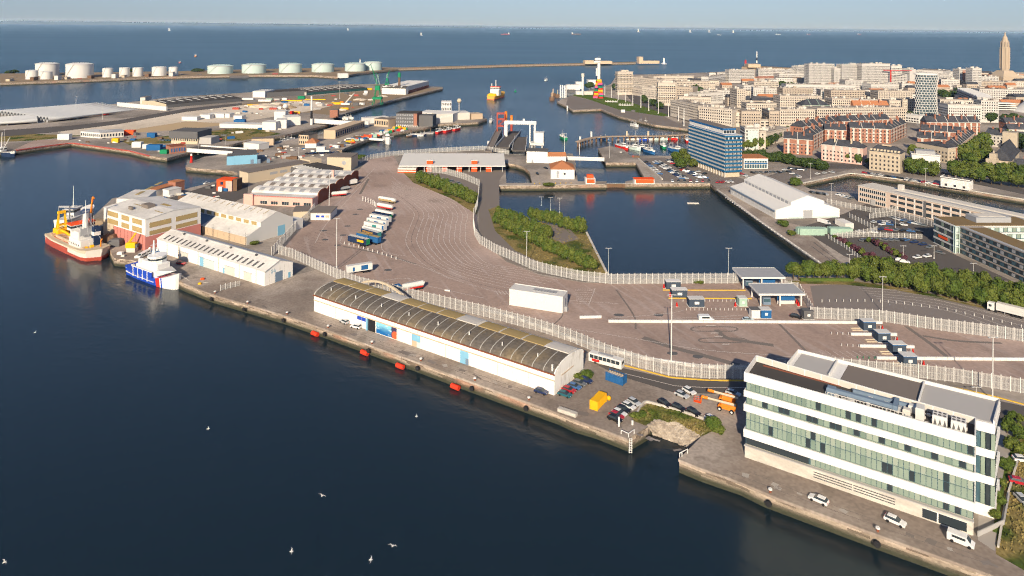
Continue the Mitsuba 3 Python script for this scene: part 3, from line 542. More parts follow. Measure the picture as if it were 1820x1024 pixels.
# --- white box pavilion in the middle of the apron
a, b = (905, 542), (1000, 557); F, L = fr2(a, b); D = 6.6
t = thing('pavilion', 'plain white box building alone on the apron with a grey roof light strip', 'building')
part(t, 'wall', F.box(0, L, 0, D, 0, 6.0), 'm_white'); part(t, 'roof', [F.box(.2, L - .2, .2, D - .2, 6.02, 6.15)], 'm_lgrey'); part(t, 'parapet', [F.box(-.05, L + .05, -.05, .2, 6.0, 6.35), F.box(-.05, L + .05, D - .2, D + .05, 6.0, 6.35), F.box(-.05, .2, .2, D - .2, 6.0, 6.35), F.box(L - .2, L + .05, .2, D - .2, 6.0, 6.35)], 'm_white')
for i in range(8): part(t, 'roof_light', F.box(9 + i * 1.2, 10 + i * 1.2, 2.2, 4.6, 6.16, 6.4), 'm_steel')
for i in range(6): part(t, 'wall_panel', F.box(.1 + i * L / 6, (i + 1) * L / 6 - .1, -.05, -.005, .2, 5.8), 'm_white')
part(t, 'door', F.box(L + .01, L + .1, 2.5, 4.5, 2, 4.6), 'm_steel'); part(t, 'stair', [F.box(L + .1, L + 1.2, 2 + .4 * i, 2.4 + .4 * i, 0, 1.9 - .3 * i) for i in range(6)], 'm_steel')
# --- ferry terminal canopy
F, L = fr2((709, 306), (898, 306)); L = float((P(898, 306) - F.o) @ F.u)
t = thing('ferry_terminal', 'long pale grey sloping canopy on white columns with orange brick blocks beneath', 'terminal')
part(t, 'roof', [F.prism([(-1, 5.0), (33, 8.2), (33, 7.8), (-1, 4.5)], 0, L)], 'm_lgrey'); part(t, 'fascia', F.box(0, L, -1.2, -1, 4.3, 5.05), 'm_white')
part(t, 'back_wall', F.box(1, L - 1, 22, 23, 0, 6.5), 'm_dgrey')
for i in range(10): part(t, 'column', F.box(2 + i * (L - 4) / 9 - .18, 2 + i * (L - 4) / 9 + .18, .2, .56, 0, 4.6), 'm_white')
for u, w in ((20, 4.5), (32, 4), (43, 4), (54, 4.4), (65, 4)):
    part(t, 'brick_block', F.box(u, u + w, 1, 6, 0, 4.5), 'm_redo', label='orange brick block'); part(t, 'block_band', F.box(u - .05, u + w + .05, .9, 6.1, 2.6, 3.0), 'm_white')
for u in (20.5, 54): part(t, 'roof_house', F.box(u, u + 4.4, 3, 6, 5.6, 8), 'm_redo'); part(t, 'roof_house_cap', F.box(u - .2, u + 4.6, 2.8, 6.2, 8.02, 8.4), 'm_white')
t = thing('brick_kiosk', 'low orange and white striped brick kiosk in front of the terminal canopy', 'kiosk'); F2, L2 = fr2((707, 307), (739, 307.5))
for k in range(4): part(t, 'brick_band', F2.box(0, L2, 0, 8, k * .8, k * .8 + .79), ['m_redo', 'm_white'][k % 2])
part(t, 'roof', F2.box(-.2, L2 + .2, -.2, 8.2, 3.2, 3.5), 'm_white')
# --- toll canopies
def canopy(a, b, d, name):
    F, L = fr2(a, b); t = thing('toll_canopy', name, 'canopy')
    part(t, 'roof', F.box(0, L, 0, d, 4.6, 5.1), 'm_steel'); part(t, 'fascia', [F.box(-.15, L + .15, -.15, 0, 4.5, 5.25), F.box(-.15, L + .15, d, d + .15, 4.5, 5.25), F.box(-.15, 0, 0, d, 4.5, 5.25), F.box(L, L + .15, 0, d, 4.5, 5.25)], 'm_white')
    for u in (1, L * .48, L - 1):
        for v in (1, d - 1): part(t, 'column', F.box(u - .25, u + .25, v - .25, v + .25, 0, 4.5), 'm_white')
    part(t, 'booth', F.box(2.5, 5.5, 2, 4.2, 0, 2.8), 'm_bluegrey'); part(t, 'booth_window', F.box(2.7, 5.3, 1.9, 2, 1.2, 2.4), 'm_bglass'); part(t, 'banner', F.box(8.5, 15.5, 3, 3.2, 1.4, 3.4), 'm_blue'); part(t, 'counter', F.box(8.5, 15.5, 2.9, 3.3, 0, 1.3), 'm_lgrey')
canopy((1318, 514.5), (1395, 514.5), 11.5, 'grey toll canopy on white columns, the farther of the two at the lane gates'); canopy((1349, 545.5), (1430, 545.5), 11.5, 'grey toll canopy on white columns, the nearer of the two at the lane gates')
# --- white office building
a, b = (1324, 812), (1730, 952); F, L = fr2(a, b)
t = thing('office_building', 'white banded office building with pale green glass on the quay at lower right', 'office building')
dv = lambda u: 10.6 - .05 * u
def ring(z0, z1, e=.0): return cat([F.box(-.3 - e, L + .3 + e, -.5 - e, -.1, z0, z1), F.box(-.3 - e, -.05, -.1, 10.8, z0, z1), F.box(L + .05, L + .3 + e, -.1, 8.6, z0, z1)])
part(t, 'core', prism_z([F.pt(u, v, 0)[:2] for u, v in ((.1, .4), (L - .1, .4), (L - .1, 8.2), (.1, 10.4))], 0, 19.6), 'm_gglass')
part(t, 'base_wall', [F.box(.0, L - .2, -.15, .38, 0, 3.3), F.box(L - .19, L, .0, 8.3, 0, 3.3), F.box(0, L, 10.0, 10.4, 0, 3.3)], 'm_concrete')
part(t, 'base_slab', [F.box(-.1, L + .1, -.75, -.16, 3.15, 3.4)], 'm_grey')
for z0, z1 in ((19.55, 21.9), (15.7, 17.25), (12.0, 13.8), (5.4, 7.35)): part(t, 'facade_band', ring(z0, z1), 'm_brightf')
rows = [(17.3, 19.5, 44, 0), (13.85, 15.65, 37, .7), (9.75, 11.95, 44, 0), (7.4, 9.7, 44, 0), (3.45, 5.35, 44, .2)]
for r, (z0, z1, n, rec) in enumerate(rows):
    w = (L - .3) / n
    part(t, 'mullion_frame', [F.box(.1, L - .1, rec - .12 if rec else .22, .39 + rec, z0 - .05, z1 + .04)] if not rec else [F.box(.1, L - .1, .3, .39, z0 - .05, z1 + .04)], 'm_bglass')
    for i in range(n):
        if r == 4 and i < 14: continue
        dark = rnd.random() < .09 or (r == 1 and i % 4 == 3)
        part(t, 'window', F.box(.2 + i * w + .05, .2 + (i + 1) * w - .08, .12 if not rec else .2, .21 if not rec else .29, z0 + .06, z1 - .06), 'm_glass' if dark else ['m_gglass', 'm_gglassb', 'm_gglass', 'm_gglassc', 'm_gglass'][(i * 7 + r * 3 + i * i) % 5])
part(t, 'lobby_window', F.box(.3, L * 14 / 44 - .3, .1, .2, 3.5, 5.2), 'm_glass', label='dark continuous lobby glazing')
for z in (.9, 1.5, 2.1):
    for u0, u1 in ((16.5, 25), (25.3, 34)): part(t, 'louvre', F.box(u0, u1, -.2, -.14, z, z + .22), 'm_dgrey')
part(t, 'ground_window', F.box(L - 9.6, L - 1.2, -.22, -.14, .35, 2.4), 'm_glass', label='wide ground floor window'); part(t, 'window_bar', [F.box(L - 9.7, L - 1.1, -.26, -.2, 2.4, 2.6), F.box(L - 6.8, L - 6.5, -.26, -.2, .3, 2.4)], 'm_white')
for r, (z0, z1, n, rec) in enumerate(rows):
    for i in range(5): part(t, 'end_window', F.box(L - .08, L + .02, .6 + i * 1.5, 1.9 + i * 1.5, z0 + .06, z1 - .06), 'm_glass')
part(t, 'roof', prism_z([F.pt(u, v, 0)[:2] for u, v in ((-.1, 0), (L + .1, 0), (L + .1, 8.4), (-.1, 10.6))], 19.62, 20.3), 'm_dkroof')
part(t, 'parapet', [band([F.pt(u, v, 0)[:2] for u, v in ((-.2, 10.8), (L * .6, 9.0), (L + .2, 8.5))], .35, 19.6, 21.9)], 'm_bright')
for i in range(12): part(t, 'parapet_panel', band([F.pt(u, 10.62 - 1.8 * u / (L * .6) if u < L * .6 else 8.82 - .5 * (u - L * .6) / (L * .4), 0)[:2] for u in (i * L / 12 + .15, (i + 1) * L / 12 - .15)], .1, 20.35, 21.8), 'm_offwhite')
part(t, 'duct', [F.box(20, 33, 3.4, 4.4, 21.0, 21.9), rbox(F, 18.6, 20.6, 3.0, 5.0, 20.3, 22.0), F.box(24, 36, 6.9, 7.6, 20.6, 21.5), F.box(33, 34, 3.2, 7.8, 20.9, 22.0)], 'm_bluegrey')
for u in np.arange(19, 36, .8): part(t, 'duct_leg', F.box(u, u + .12, 2.2, 2.34, 20.3, 21.3), 'm_lgrey')
part(t, 'duct_rail', F.box(19, 36, 2.2, 2.32, 21.25, 21.4), 'm_lgrey')
for u, v, w, d, h, mt in ((35, 3.4, 1.6, 1.6, 1.4, 'm_offwhite'), (36, 5.4, 2.2, 1.6, 1.7, 'm_lgrey'), (37.6, 3.2, 1.8, 2.8, 2.6, 'm_lgrey'), (33.5, 4.6, 1.2, 1.2, 1.0, 'm_steel')): part(t, 'roof_unit', rbox(F, u, u + w, v, v + d, 20.3, 20.3 + h), mt)
for k, (u, v) in enumerate(((41, 2.6), (44.6, 2.4))):
    part(t, 'chiller', [rbox(F, u, u + 2.9, v, v + 2.8, 20.5, 22.6, .08)], 'm_white')
    for i in range(3):
        for j in range(2): part(t, 'chiller_fan', [revolve([(.0, 22.66), (.36, 22.66), (.36, 22.6)], 10, F.pt(u + .55 + .9 * i, v + .8 + 1.2 * j, 0)[:2])], 'm_dgrey')
    for i in range(3): part(t, 'chiller_grille', F.prismv([(u + .2 + .95 * i, 20.6), (u + .9 + .95 * i, 20.6), (u + .55 + .95 * i, 22.1)], v - .06, v - .01), 'm_dgrey')
part(t, 'roof_fittings', [F.box(u, u + q, v, v + q * .8, 20.3, 20.3 + q * .7) for u, v, q in ((18 + 30 * rnd.random(), 1.6 + 5.4 * rnd.random(), .25 + .7 * rnd.random()) for _ in range(60))] + [tube(F.pt(19 + i * 3, 6.2, 20.6), F.pt(23 + i * 3, 6.5 - .3 * (i % 2), 20.6), .12) for i in range(8)], 'm_lgrey', kind='stuff'); part(t, 'roof_strip', [F.box(2, 21, 9.0, 9.6, 20.3, 20.42)], 'm_rust')
# rear slab of the office building
q = [F.pt(u, v, 0)[:2] for u, v in ((7.6, 10.95), (8.2, 21.0), (54.0, 21.6), (52.8, 8.9), (L + .8, 8.75), (L * .6, 9.3))]
t2 = thing('office_annex', 'rear slab of the white office complex with grey and brown flat roofs', 'office building')
part(t2, 'core', prism_z([F.pt(u, v, 0)[:2] for u, v in ((8, 11.2), (8.6, 20.7), (53.5, 21.2), (52.4, 9.2), (L + .9, 9.0), (L * .6, 9.5))], 0, 19.2), 'm_bglass')
for z0, z1 in ((19.0, 21.2), (13.4, 15.2), (7.4, 9.2), (0, 2.6)): part(t2, 'facade_band', prism_z(q, z0, z1), 'm_brightf')
part(t2, 'pale_roof', prism_z([F.pt(u, v, 0)[:2] for u, v in ((9, 11.6), (9.4, 20.4), (18, 20.5), (17.6, 11.1))], 21.22, 21.3), 'm_grey'); part(t2, 'pale_roof', [prism_z([F.pt(u, v, 0)[:2] for u, v in ((38, 9.6), (38.6, 20.6), (53.2, 21), (52.2, 9.3))], 21.22, 21.31)], 'm_grey')
part(t2, 'brown_roof', prism_z([F.pt(u, v, 0)[:2] for u, v in ((20.5, 11.0), (21, 20.6), (38, 20.8), (37.4, 9.8))], 21.22, 21.29), 'm_mroof')
part(t2, 'parapet', [band([F.pt(u, v, 0)[:2] for u, v in p_], .3, 21.2, 22.0) for p_ in (((7.8, 11.0), (8.4, 20.8), (53.8, 21.4), (52.6, 9.1)), ((17.9, 11.1), (18.3, 20.5)), ((37.9, 9.8), (38.3, 20.7)))], 'm_white')
for z0, z1 in ((15.3, 18.9), (9.3, 13.3), (2.7, 7.3)):
    for i in range(3): part(t2, 'window', F.box(L + 1.2 + i * .95, L + 2.0 + i * .95, 8.7, 8.85, z0, z1), ['m_gglass', 'm_glass'][i % 2])
    for i in range(6): part(t2, 'end_window', [F.at(52.75 + .1 * i, 9.4 + 2 * i).box(.05, .15, 0, 1.6, z0, z1)], 'm_glass')
part(t2, 'ramp_wall', band([F.pt(u, v, 0)[:2] for u, v in ((L + .8, .2), (54.6, 8), (55.8, 20))], .25, 0, 1.1), 'm_grey')
# --- right white hangar
a, b = (1378, 389), (1492, 386); F, L = fr2(a, b); D = 60.0
t = thing('white_hangar', 'large white stepped-gable hangar with grey door beside the inner basin', 'hangar')
s = [0, .236 * L, .5 * L, .755 * L, L]
Pv = [(s[0], 0), (s[0], 4.9), (s[1], 7.4), (s[1], 9.4), (s[2], 12.9), (s[3], 9.6), (s[3], 7.8), (s[4], 4.7), (s[4], 0)]
part(t, 'wall', F.prismv(Pv, 0, D), 'm_white')
part(t, 'gable', F.prismv([(x, z + (.15 if z > 0 else 0)) for x, z in Pv], -.2, -.002), 'm_bright')
for i in (1, 3, 4, 6):
    p0, p1 = Pv[i], Pv[i + 1]; part(t, 'roof', F.prismv([(p0[0], p0[1] + .02), (p1[0], p1[1] + .02), (p1[0], p1[1] + .2), (p0[0], p0[1] + .2)], .0, D + .3), 'm_white')
part(t, 'door', F.box(L * .43, L * .57, -.3, -.2, 0, 4.6), 'm_steel', label='grey roller door'); part(t, 'plinth', [F.box(L * .2, L * .43, -.28, -.2, 0, .9), F.box(L * .57, L * .97, -.28, -.2, 0, .9)], 'm_palegreen')
for i in range(12):
    part(t, 'clerestory_window', F.box(s[1] - .1, s[1] - .01, 3 + i * 4.7, 6.2 + i * 4.7, 7.7, 9.1), 'm_steel'); part(t, 'side_window', F.box(-.1, -.01, 2 + i * 4.8, 6.2 + i * 4.8, 1.6, 4.0), 'm_lgrey')
part(t, 'side_canopy', F.box(-.8, 0, 0, D, 4.3, 4.6), 'm_bluegrey')
# --- long pinkish brick office along the old dock
a, b = (1525, 358), (1634.6, 384.5); F, L0 = fr2(a, b); L1 = float((P(1577, 370.5) - F.o) @ F.u); L = 150; D = 15
t = thing('brick_offices', 'long pale brick dockside office block with white-framed windows and flat roof', 'office building')
part(t, 'wall', F.box(0, L, 0, D, 0, 10), 'm_beige'); part(t, 'roof', [F.box(-.2, L1, -.3, D + .2, 10.02, 10.4), F.box(L1, L, -.3, 4.2, 10.02, 10.5), F.box(L1, L, 8.2, D, 10.02, 10.9)], 'm_offwhite'); part(t, 'roof_trench', F.box(L1, L, 4.2, 8.2, 10.02, 10.2), 'm_steel')
for k, z in enumerate((.9, 4.2, 7.3)):
    for i in range(13):
        u = 1.2 + i * (L1 - 2) / 13; part(t, 'window', F.box(u, u + .95, -.12, -.02, z, z + 1.7), 'm_glass')
    part(t, 'window_frame', [F.box(.9 + i * (L1 - 2) / 13, 1.2 + i * (L1 - 2) / 13, -.2, -.01, z - .2, z + 2.0) for i in range(14)], 'm_white')
    for i in range(22):
        u = L1 + 2 + i * 5.2; part(t, 'wide_window', F.box(u, u + 4.0, -.1, -.01, z + (.3 if k else -.3), z + 1.8), 'm_glass'); part(t, 'window_pier', F.box(u + 4.2, u + 4.9, -.16, -.01, z - .6, z + 2.1), 'm_white')
part(t, 'stair_slot', F.box(L1 + 22.2, L1 + 23.8, -.2, -.01, 0, 9.6), 'm_dgrey'); part(t, 'stair_tower', F.box(L1 + 1, L1 + 3.5, 9, 12, 10.4, 14), 'm_offwhite'); part(t, 'entrance', F.box(9, 12, -.8, -.01, 0, 3.4), 'm_grey')
# --- glass offices with planted roofs
def glassblock(t, F, L, D, H, left, front, mat_band, nfl=4):
    part(t, 'core', F.box(.2, L, .2, D, 0, H - .3), 'm_bglass')
    for k in range(nfl + 1):
        z = k * H / nfl; part(t, 'floor_band', F.box(-.1, L, -.1, D + .1, max(0, z - (.55 if nfl < 5 else .3)), z + (.25 if k < nfl else .1)), mat_band)
    for k in range(nfl):
        z = k * H / nfl + .3
        if front:
            w = 2.2; n = int(L / w)
            for i in range(n): part(t, 'window', F.box(.3 + i * w, .3 + i * w + w - .35, .05, .19, z + .3, z + H / nfl - 1.0), front[(i * 7 + k * 3) % len(front)])
        if left:
            n = int(D / 2.2)
            for i in range(n): part(t, 'end_window', F.box(.05, .19, .3 + i * 2.2, 2.1 + i * 2.2, z + .3, z + H / nfl - 1.0), left[(i * 5 + k) % len(left)])
t = thing('glass_offices', 'pale green glass office block with brown planted roof at the right edge', 'office building'); F, L = fr2((1698, 450), (1850, 449.5))
glassblock(t, F, L, 17, 13.2, ['m_glass', 'm_glass', 'm_gglass'], ['m_gglass', 'm_palegreen', 'm_gglass', 'm_palegreen'], 'm_lgrey')
part(t, 'planted_roof', F.box(.6, L - .6, .6, 16.4, 13.32, 13.6), 'm_sedum'); part(t, 'plant_room', F.box(14, 32, 5, 13, 13.6, 16.2), 'm_steel'); part(t, 'plant_room_deck', F.box(16, 30, 6, 12, 16.22, 16.4), 'm_offwhite')
part(t, 'stair_frame', [F.box(-.6, .0, -.6, -.3, 0, 13.4), F.box(-.6, .0, .6, .9, 0, 13.4), F.box(1.4, 1.7, -.9, -.6, 0, 13.4)] + [F.box(-.6, 1.7, -.9, .9, z, z + .15) for z in (3, 6.3, 9.6, 13)], 'm_palegreen')
part(t, 'banner', F.box(-.12, -.02, 6, 13, 4.2, 5.6), 'm_redo')
t = thing('glass_office_wing', 'long dark glass office wing with brown sills running off the right edge', 'office building'); F, L = fr2((1704, 450), (1820, 503)); L = 66
glassblock(t, F, L, 12, 13.2, None, ['m_glass', 'm_steel', 'm_glass', 'm_bglass'], 'm_sill', 5)
part(t, 'planted_roof', F.box(4, L, 2, 11.4, 13.32, 13.55), 'm_sedum'); part(t, 'roof_edge', F.box(0, L, -.12, 2, 13.32, 13.5), 'm_steel')
# --- blue office tower
Tc = P(1288, 316); A3, B3 = P(1290, 242, 30.7), P(1322, 241, 30.7); F = Fr(Tc, B3 - A3); Wt = 14.0; Ct = P(1247, 222.5, 30.7); Dt = float((Ct - A3) @ F.v)
t = thing('office_tower', 'blue and white banded office tower standing above the car park', 'tower')
part(t, 'core', F.box(.2, Wt - .2, .2, Dt, 4.6, 30.2), 'm_lgrey'); part(t, 'base', [F.box(1.2, Wt - 1, 1.5, Dt - 1, 0, 4.6)], 'm_cream')
for i in range(14): part(t, 'column', F.box(.2, .9, .5 + i * (Dt - 1) / 14, 1.2 + i * (Dt - 1) / 14, 0, 4.6), 'm_offwhite')
nf = 9; hf = (30.2 - 4.6) / nf
for k in range(nf + 1): part(t, 'blue_band', F.box(-.12, Wt + .12, -.12, Dt + .1, 4.6 + k * hf - .65, 4.6 + k * hf + .65), 'm_towerblue')
for k in range(nf):
    z = 4.6 + k * hf + .72; n = 12 if k < nf - 1 else 4; w = (Wt - .8) / n
    part(t, 'windows', [F.box(.4 + i * w, .4 + i * w + w * .62, .08, .19, z, z + 1.35) for i in range(n)], 'm_glass', kind='stuff')
    part(t, 'side_windows', [F.box(.06, .19, 1 + i * 1.5, 1.9 + i * 1.5, z, z + 1.35) for i in range(int((Dt - 2) / 1.5))], 'm_steel', kind='stuff')
part(t, 'roof', F.box(0, Wt, 0, Dt, 30.85, 31.1), 'm_lgrey'); part(t, 'penthouse', F.box(.8, Wt - 3, 4, Dt, 31.1, 34.8), 'm_white'); part(t, 'penthouse_band', [F.box(.6, Wt - 2.8, 3.8, Dt + .1, 34.2, 35.6), F.box(.6, Wt - 2.8, 3.8, Dt + .1, 31.1, 31.6)], 'm_blue'); part(t, 'penthouse_roof', F.box(1, Wt - 3.2, 4.2, Dt - .2, 35.62, 35.8), 'm_mroof')
part(t, 'penthouse_windows', [F.box(1.2 + i * 2.3, 3.2 + i * 2.3, 3.88, 3.99, 32, 34) for i in range(4)], 'm_glass', kind='stuff')
t = thing('tower_annex', 'low white annex with blue window band and orange roof beside the blue tower', 'annex'); F, L = fr2((1322, 300), (1365, 300))
part(t, 'wall', F.box(0, L, 0, 18, 0, 8), 'm_white'); part(t, 'roof', F.box(-.2, L + .2, -.2, 18.2, 8.02, 8.4), 'm_redroof'); part(t, 'blue_band', F.box(.4, L - .4, -.12, -.01, 3.8, 4.6), 'm_blue')
for i in range(9): part(t, 'window', [F.box(.6 + i * 2, 2.2 + i * 2, -.1, -.01, 4.8, 6.2), F.box(.6 + i * 2, 2.2 + i * 2, -.1, -.01, .6, 3.5)], 'm_bglass')
# --- lock keeper houses
F, L = fr2((979, 318), (1021, 318.5)); t = thing('pump_house', 'white house with orange hipped roof and a painted figure on its wall beside the lock', 'house')
part(t, 'wall', F.box(0, L, 0, 20, 0, 7.0), 'm_white'); Rf = F.tf([[-.5, -.5, 7], [L + .5, -.5, 7], [L + .5, 20.5, 7], [-.5, 20.5, 7], [L / 2, 9, 11.5], [L / 2, 11, 11.5]])
part(t, 'roof', (Rf, np.array([[0, 1, 4], [1, 2, 5], [1, 5, 4], [2, 3, 5], [3, 0, 4], [3, 4, 5], [0, 2, 1], [0, 3, 2]])), 'm_redroof')
part(t, 'painted_figure', [F.prismv([(5 + .9 * math.cos(q), 4.4 + 1.6 * math.sin(q)) for q in np.linspace(0, 6.28, 13)[:-1]], -.08, -.01), F.box(4.3, 5.6, -.08, -.01, .8, 3)], 'm_steel'); part(t, 'window', F.box(9.3, 10.6, -.1, -.01, 3, 4.4), 'm_glass')
F, L = fr2((973, 290), (1006, 290)); t = thing('brick_roof_house', 'white cottage with striped tile roof behind the lock house', 'house'); part(t, 'wall', F.box(0, L, 0, 9, 0, 5.5), 'm_white'); part(t, 'roof', F.prism([(-.4, 5.5), (4.5, 8.2), (9.4, 5.5)], -.3, L + .3), 'm_redroof')
F, L = fr2((936, 289), (973, 290)); t = thing('lock_hall', 'plain white flat-roofed hall beside the ferry ramps', 'hall'); part(t, 'wall', F.box(0, L, 0, 14, 0, 9), 'm_dwhite'); part(t, 'roof', F.box(-.2, L + .2, -.2, 14.2, 9.02, 9.5), 'm_dgrey'); part(t, 'door', F.box(4, 5.4, -.08, -.01, 0, 2.4), 'm_steel')
for k, (xa, xb, y) in enumerate(((1041, 1058, 327), (1128, 1163, 327.5))):
    F, L = fr2((xa, y), (xb, y)); t = thing('lock_cabin', ['small orange and white lock cabin left of the lock gate', 'long low orange lock cabin right of the lock gate'][k], 'cabin')
    part(t, 'wall', F.box(0, L, 0, 6, 0, 3.4), 'm_white'); part(t, 'panel', F.box(.8, L - .4, -.1, -.01, .7, 3.3), 'm_redo'); part(t, 'roof', F.box(-.2, L + .2, -.2, 6.2, 3.42, 3.7), 'm_redo' if k else 'm_white')
    if k == 0: part(t, 'upper_cabin', F.box(1.2, L - 1.2, 1, 5, 3.7, 6), 'm_redo')
# swing bridge and gates
F, L = fr2((1009, 285), (1072, 287)); t = thing('swing_bridge', 'narrow grey swing bridge across the lock entrance', 'bridge'); part(t, 'deck', F.box(-1, L + 1, 0, 7, .2, 1.0), 'm_lgrey'); part(t, 'rail', [F.box(-1, L + 1, .0, .15, 1, 2), F.box(-1, L + 1, 6.85, 7, 1, 2)], 'm_white')
F, L = fr2((1076, 325), (1113, 325)); t = thing('lock_gate', 'curved timber lock gate between the two basins', 'gate'); part(t, 'leaf', [F.box(i * L / 6, (i + 1) * L / 6, 2 * math.sin(math.pi * (i + .5) / 6), 2 * math.sin(math.pi * (i + .5) / 6) + .8, -4.5, -.8) for i in range(6)], 'm_brown'); part(t, 'walkway', F.box(0, L, .6, 1.6, -.7, -.4), 'm_steel')
# ---------------------------------------------------------------- fences, barriers, lane lines, masts
def fence(name, label, pts, mat='m_fence', h=4.4, post=2.5, bars=True, group=None):
    t = thing(name, label, 'fence', group); p = resample(np.array(PP(pts)), post); n = len(p) - 1
    bar_d = None
    for i in range(n):
        fr = Fr(p[i], p[i + 1] - p[i]); l = float(np.linalg.norm(p[i + 1] - p[i])); step = .2 if h > 3 else .28
        m = [fr.box(.1, l - .1, -.03, .03, z, z + .07) for z in (.35, h * .5, h - .3)]
        k = int(l / step)
        for q in range(k):
            u = (q + .5) * l / k; vv = fr.tf([[u - .05, 0, .12], [u + .05, 0, .12], [u + .05, 0, h], [u - .05, 0, h]]); m.append((vv, np.array([[0, 1, 2], [0, 2, 3]])))
        if i < 300: part(t, 'panel', m, mat)
        if i < 300: part(t, 'post', fr.box(-.1, .1, -.1, .1, 0, h + .35), 'm_white')
    return t
fence('palisade_fence', 'tall white palisade fence along the landward side of the long quay shed', FENCE_L[:9])
fence('palisade_fence', 'tall white palisade fence curving past the bus and the white office building', FENCE_L[8:])
fence('palisade_fence', 'tall white palisade fence curving along the inner basin', [(842, 384), (841, 400), (844, 420), (853, 434), (880, 450), (910, 463), (945, 479), (978, 488), (1030, 499), (1085, 505), (1200, 504.5), (1313, 504)])
fence('palisade_fence', 'tall white palisade fence between the toll gates and the tree belt lanes', [(1440, 566), (1470, 568), (1568, 572), (1664, 587), (1760, 599), (1830, 609), (1960, 630)])
fence('palisade_fence', 'white fence around the yard behind the clipped hedge', [(760, 306), (790, 309), (825, 319), (852, 331), (851, 345), (849, 366), (843, 384)])
fence('palisade_fence', 'white fence beside the grey gable of the clerestory hangar', [(483, 456), (500, 437), (523, 412), (547, 391), (560, 373)])
fence('palisade_fence', 'white fence along the outer harbour behind the terminal canopy', [(640, 290), (660, 283), (700, 277), (780, 271), (860, 267), (905, 275)], h=4.0, post=4)
fence('palisade_fence', 'white fence by the dark toll gate verge', [(1395, 515), (1420, 520), (1432, 540), (1446, 564)], h=4.0)
fence('palisade_fence', 'white fence along the street side of the car park', [(1470, 362), (1520, 372), (1560, 380), (1598, 374)], h=3, post=3); fence('palisade_fence', 'white fence around the dark staff car park', [(1545, 389), (1590, 383), (1640, 396), (1662, 405)], h=3, post=3)
fence('palisade_fence', 'white fence behind the green containers', [(1510, 387), (1540, 402), (1560, 412), (1525, 418), (1480, 424), (1545, 421), (1640, 425)], h=2.6, post=3); fence('palisade_fence', 'low white fence beside the rail tracks', [(1472, 424), (1500, 440), (1545, 474)], h=2, post=3)
fence('palisade_fence', 'short white fence on the quay near the patrol ship', [(392, 517), (402, 514), (427, 508)], h=2.2, post=2)
def barrier(label, pts, h=.95, w=.55, mat='m_white', name='concrete_barrier'):
    t = thing(name, label, 'barrier'); p = resample(np.array(PP(pts)), 4.0)
    for i in range(min(len(p) - 1, 200)):
        a, b = p[i], p[i + 1]; d = (b - a) / np.linalg.norm(b - a) * .04; part(t, 'block', band([a + d, b - d], w, 0, h), mat)
barrier('white concrete barrier following the inside of the lower fence', [(855, 552), (910, 565), (968, 586), (1022, 606), (1088, 625), (1151, 640), (1194, 646), (1240, 653), (1306, 656), (1350, 656)])
barrier('long white concrete barrier across the lanes below the toll gates', [(1081, 573), (1200, 573.5), (1370, 574), (1568, 575.5)])
barrier('short white barrier beside the white pavilion', [(1030, 566), (1069, 565)])
barrier('white lane barrier beside the second blue ticket booth', [(1512, 596), (1594, 596.5)]); barrier('white lane barrier beside the third blue ticket booth', [(1528, 617), (1625, 618.5)]); barrier('long white barrier from the nearest blue ticket booth to the right edge', [(1558, 638.5), (1830, 641)])
barrier('white pipe barrier beside the seafront road bend', [(790, 517), (800, 518)], .6, .3)
barrier('yellow kerb, farther of the two beneath the toll lanes', [(1178, 516), (1250, 516.3), (1325, 516.5)], .3, .5, 'm_ypaint', 'yellow_kerb'); barrier('yellow kerb, nearer of the two beneath the toll lanes', [(1188, 530.5), (1336, 531.3)], .3, .5, 'm_ypaint', 'yellow_kerb')
barrier('yellow kerb along the access road', [(1086, 644), (1130, 655), (1190, 671), (1260, 676.5), (1330, 677)], .2, .5, 'm_ypaint', 'yellow_kerb'); barrier('yellow kerb along the access road behind the office building', [(1560, 676), (1640, 681), (1700, 690), (1760, 703), (1830, 722)], .2, .5, 'm_ypaint', 'yellow_kerb')
def line(pts, w=.22, mat='m_paint', nm='lane_line', sm=True, z=.055):
    q = np.array(PP(pts)); q = smooth_line(q, 8) if sm and len(q) > 2 else q
    E(uniq('ground__' + nm), ribbon(q, w, z), mat)
for i in range(12):
    t = i / 11
    line([(696, 343 - 20 * t), (708 + 60 * t, 352 - 9 * t), (724 + 86 * t, 366 - 8 * t), (736 + 94 * t, 380), (731 + 97 * t, 398), (723 + 104 * t, 418), (722 + 107 * t, 432), (733 + 113 * t, 452), (756 + 112 * t, 472 - 3 * t), (800 + 110 * t, 494 - 19 * t), (850 + 115 * t, 510 - 30 * t), (905 + 120 * t, 523 - 34 * t)] + ([(1000, 533), (1100, 540)] if i == 0 else []), .24, ['m_paint', 'm_mroof', 'm_paint'][i % 3 if i < 3 else 0])
for pts in ([(665, 300), (640, 325), (600, 362), (560, 392)], [(655, 315), (600, 375), (575, 405), (560, 432)], [(690, 400), (678, 440), (700, 452), (722, 455)], [(608, 420), (605, 432), (625, 438)], [(640, 505), (720, 495), (760, 508), (860, 530)], [(610, 432), (700, 458), (760, 478), (800, 496)],
            [(960, 575), (1020, 585), (1140, 604), (1250, 622), (1370, 631)], [(1085, 566), (1180, 558), (1215, 552)], [(1200, 566), (1320, 561)], [(1160, 569), (1340, 566)], [(1390, 634), (1480, 634)], [(1380, 638), (1500, 636)],
            [(1660, 532), (1820, 572)], [(1560, 513), (1600, 518)], [(1200, 686), (1260, 689), (1330, 689)], [(1110, 664), (1200, 686)]): line(pts, .28)
for i in range(6): line([(1525 + 8 * i, 512 + 4.5 * i), (1640 + 10 * i, 519 + 7 * i), (1820, 547 + 11 * i)], .25)
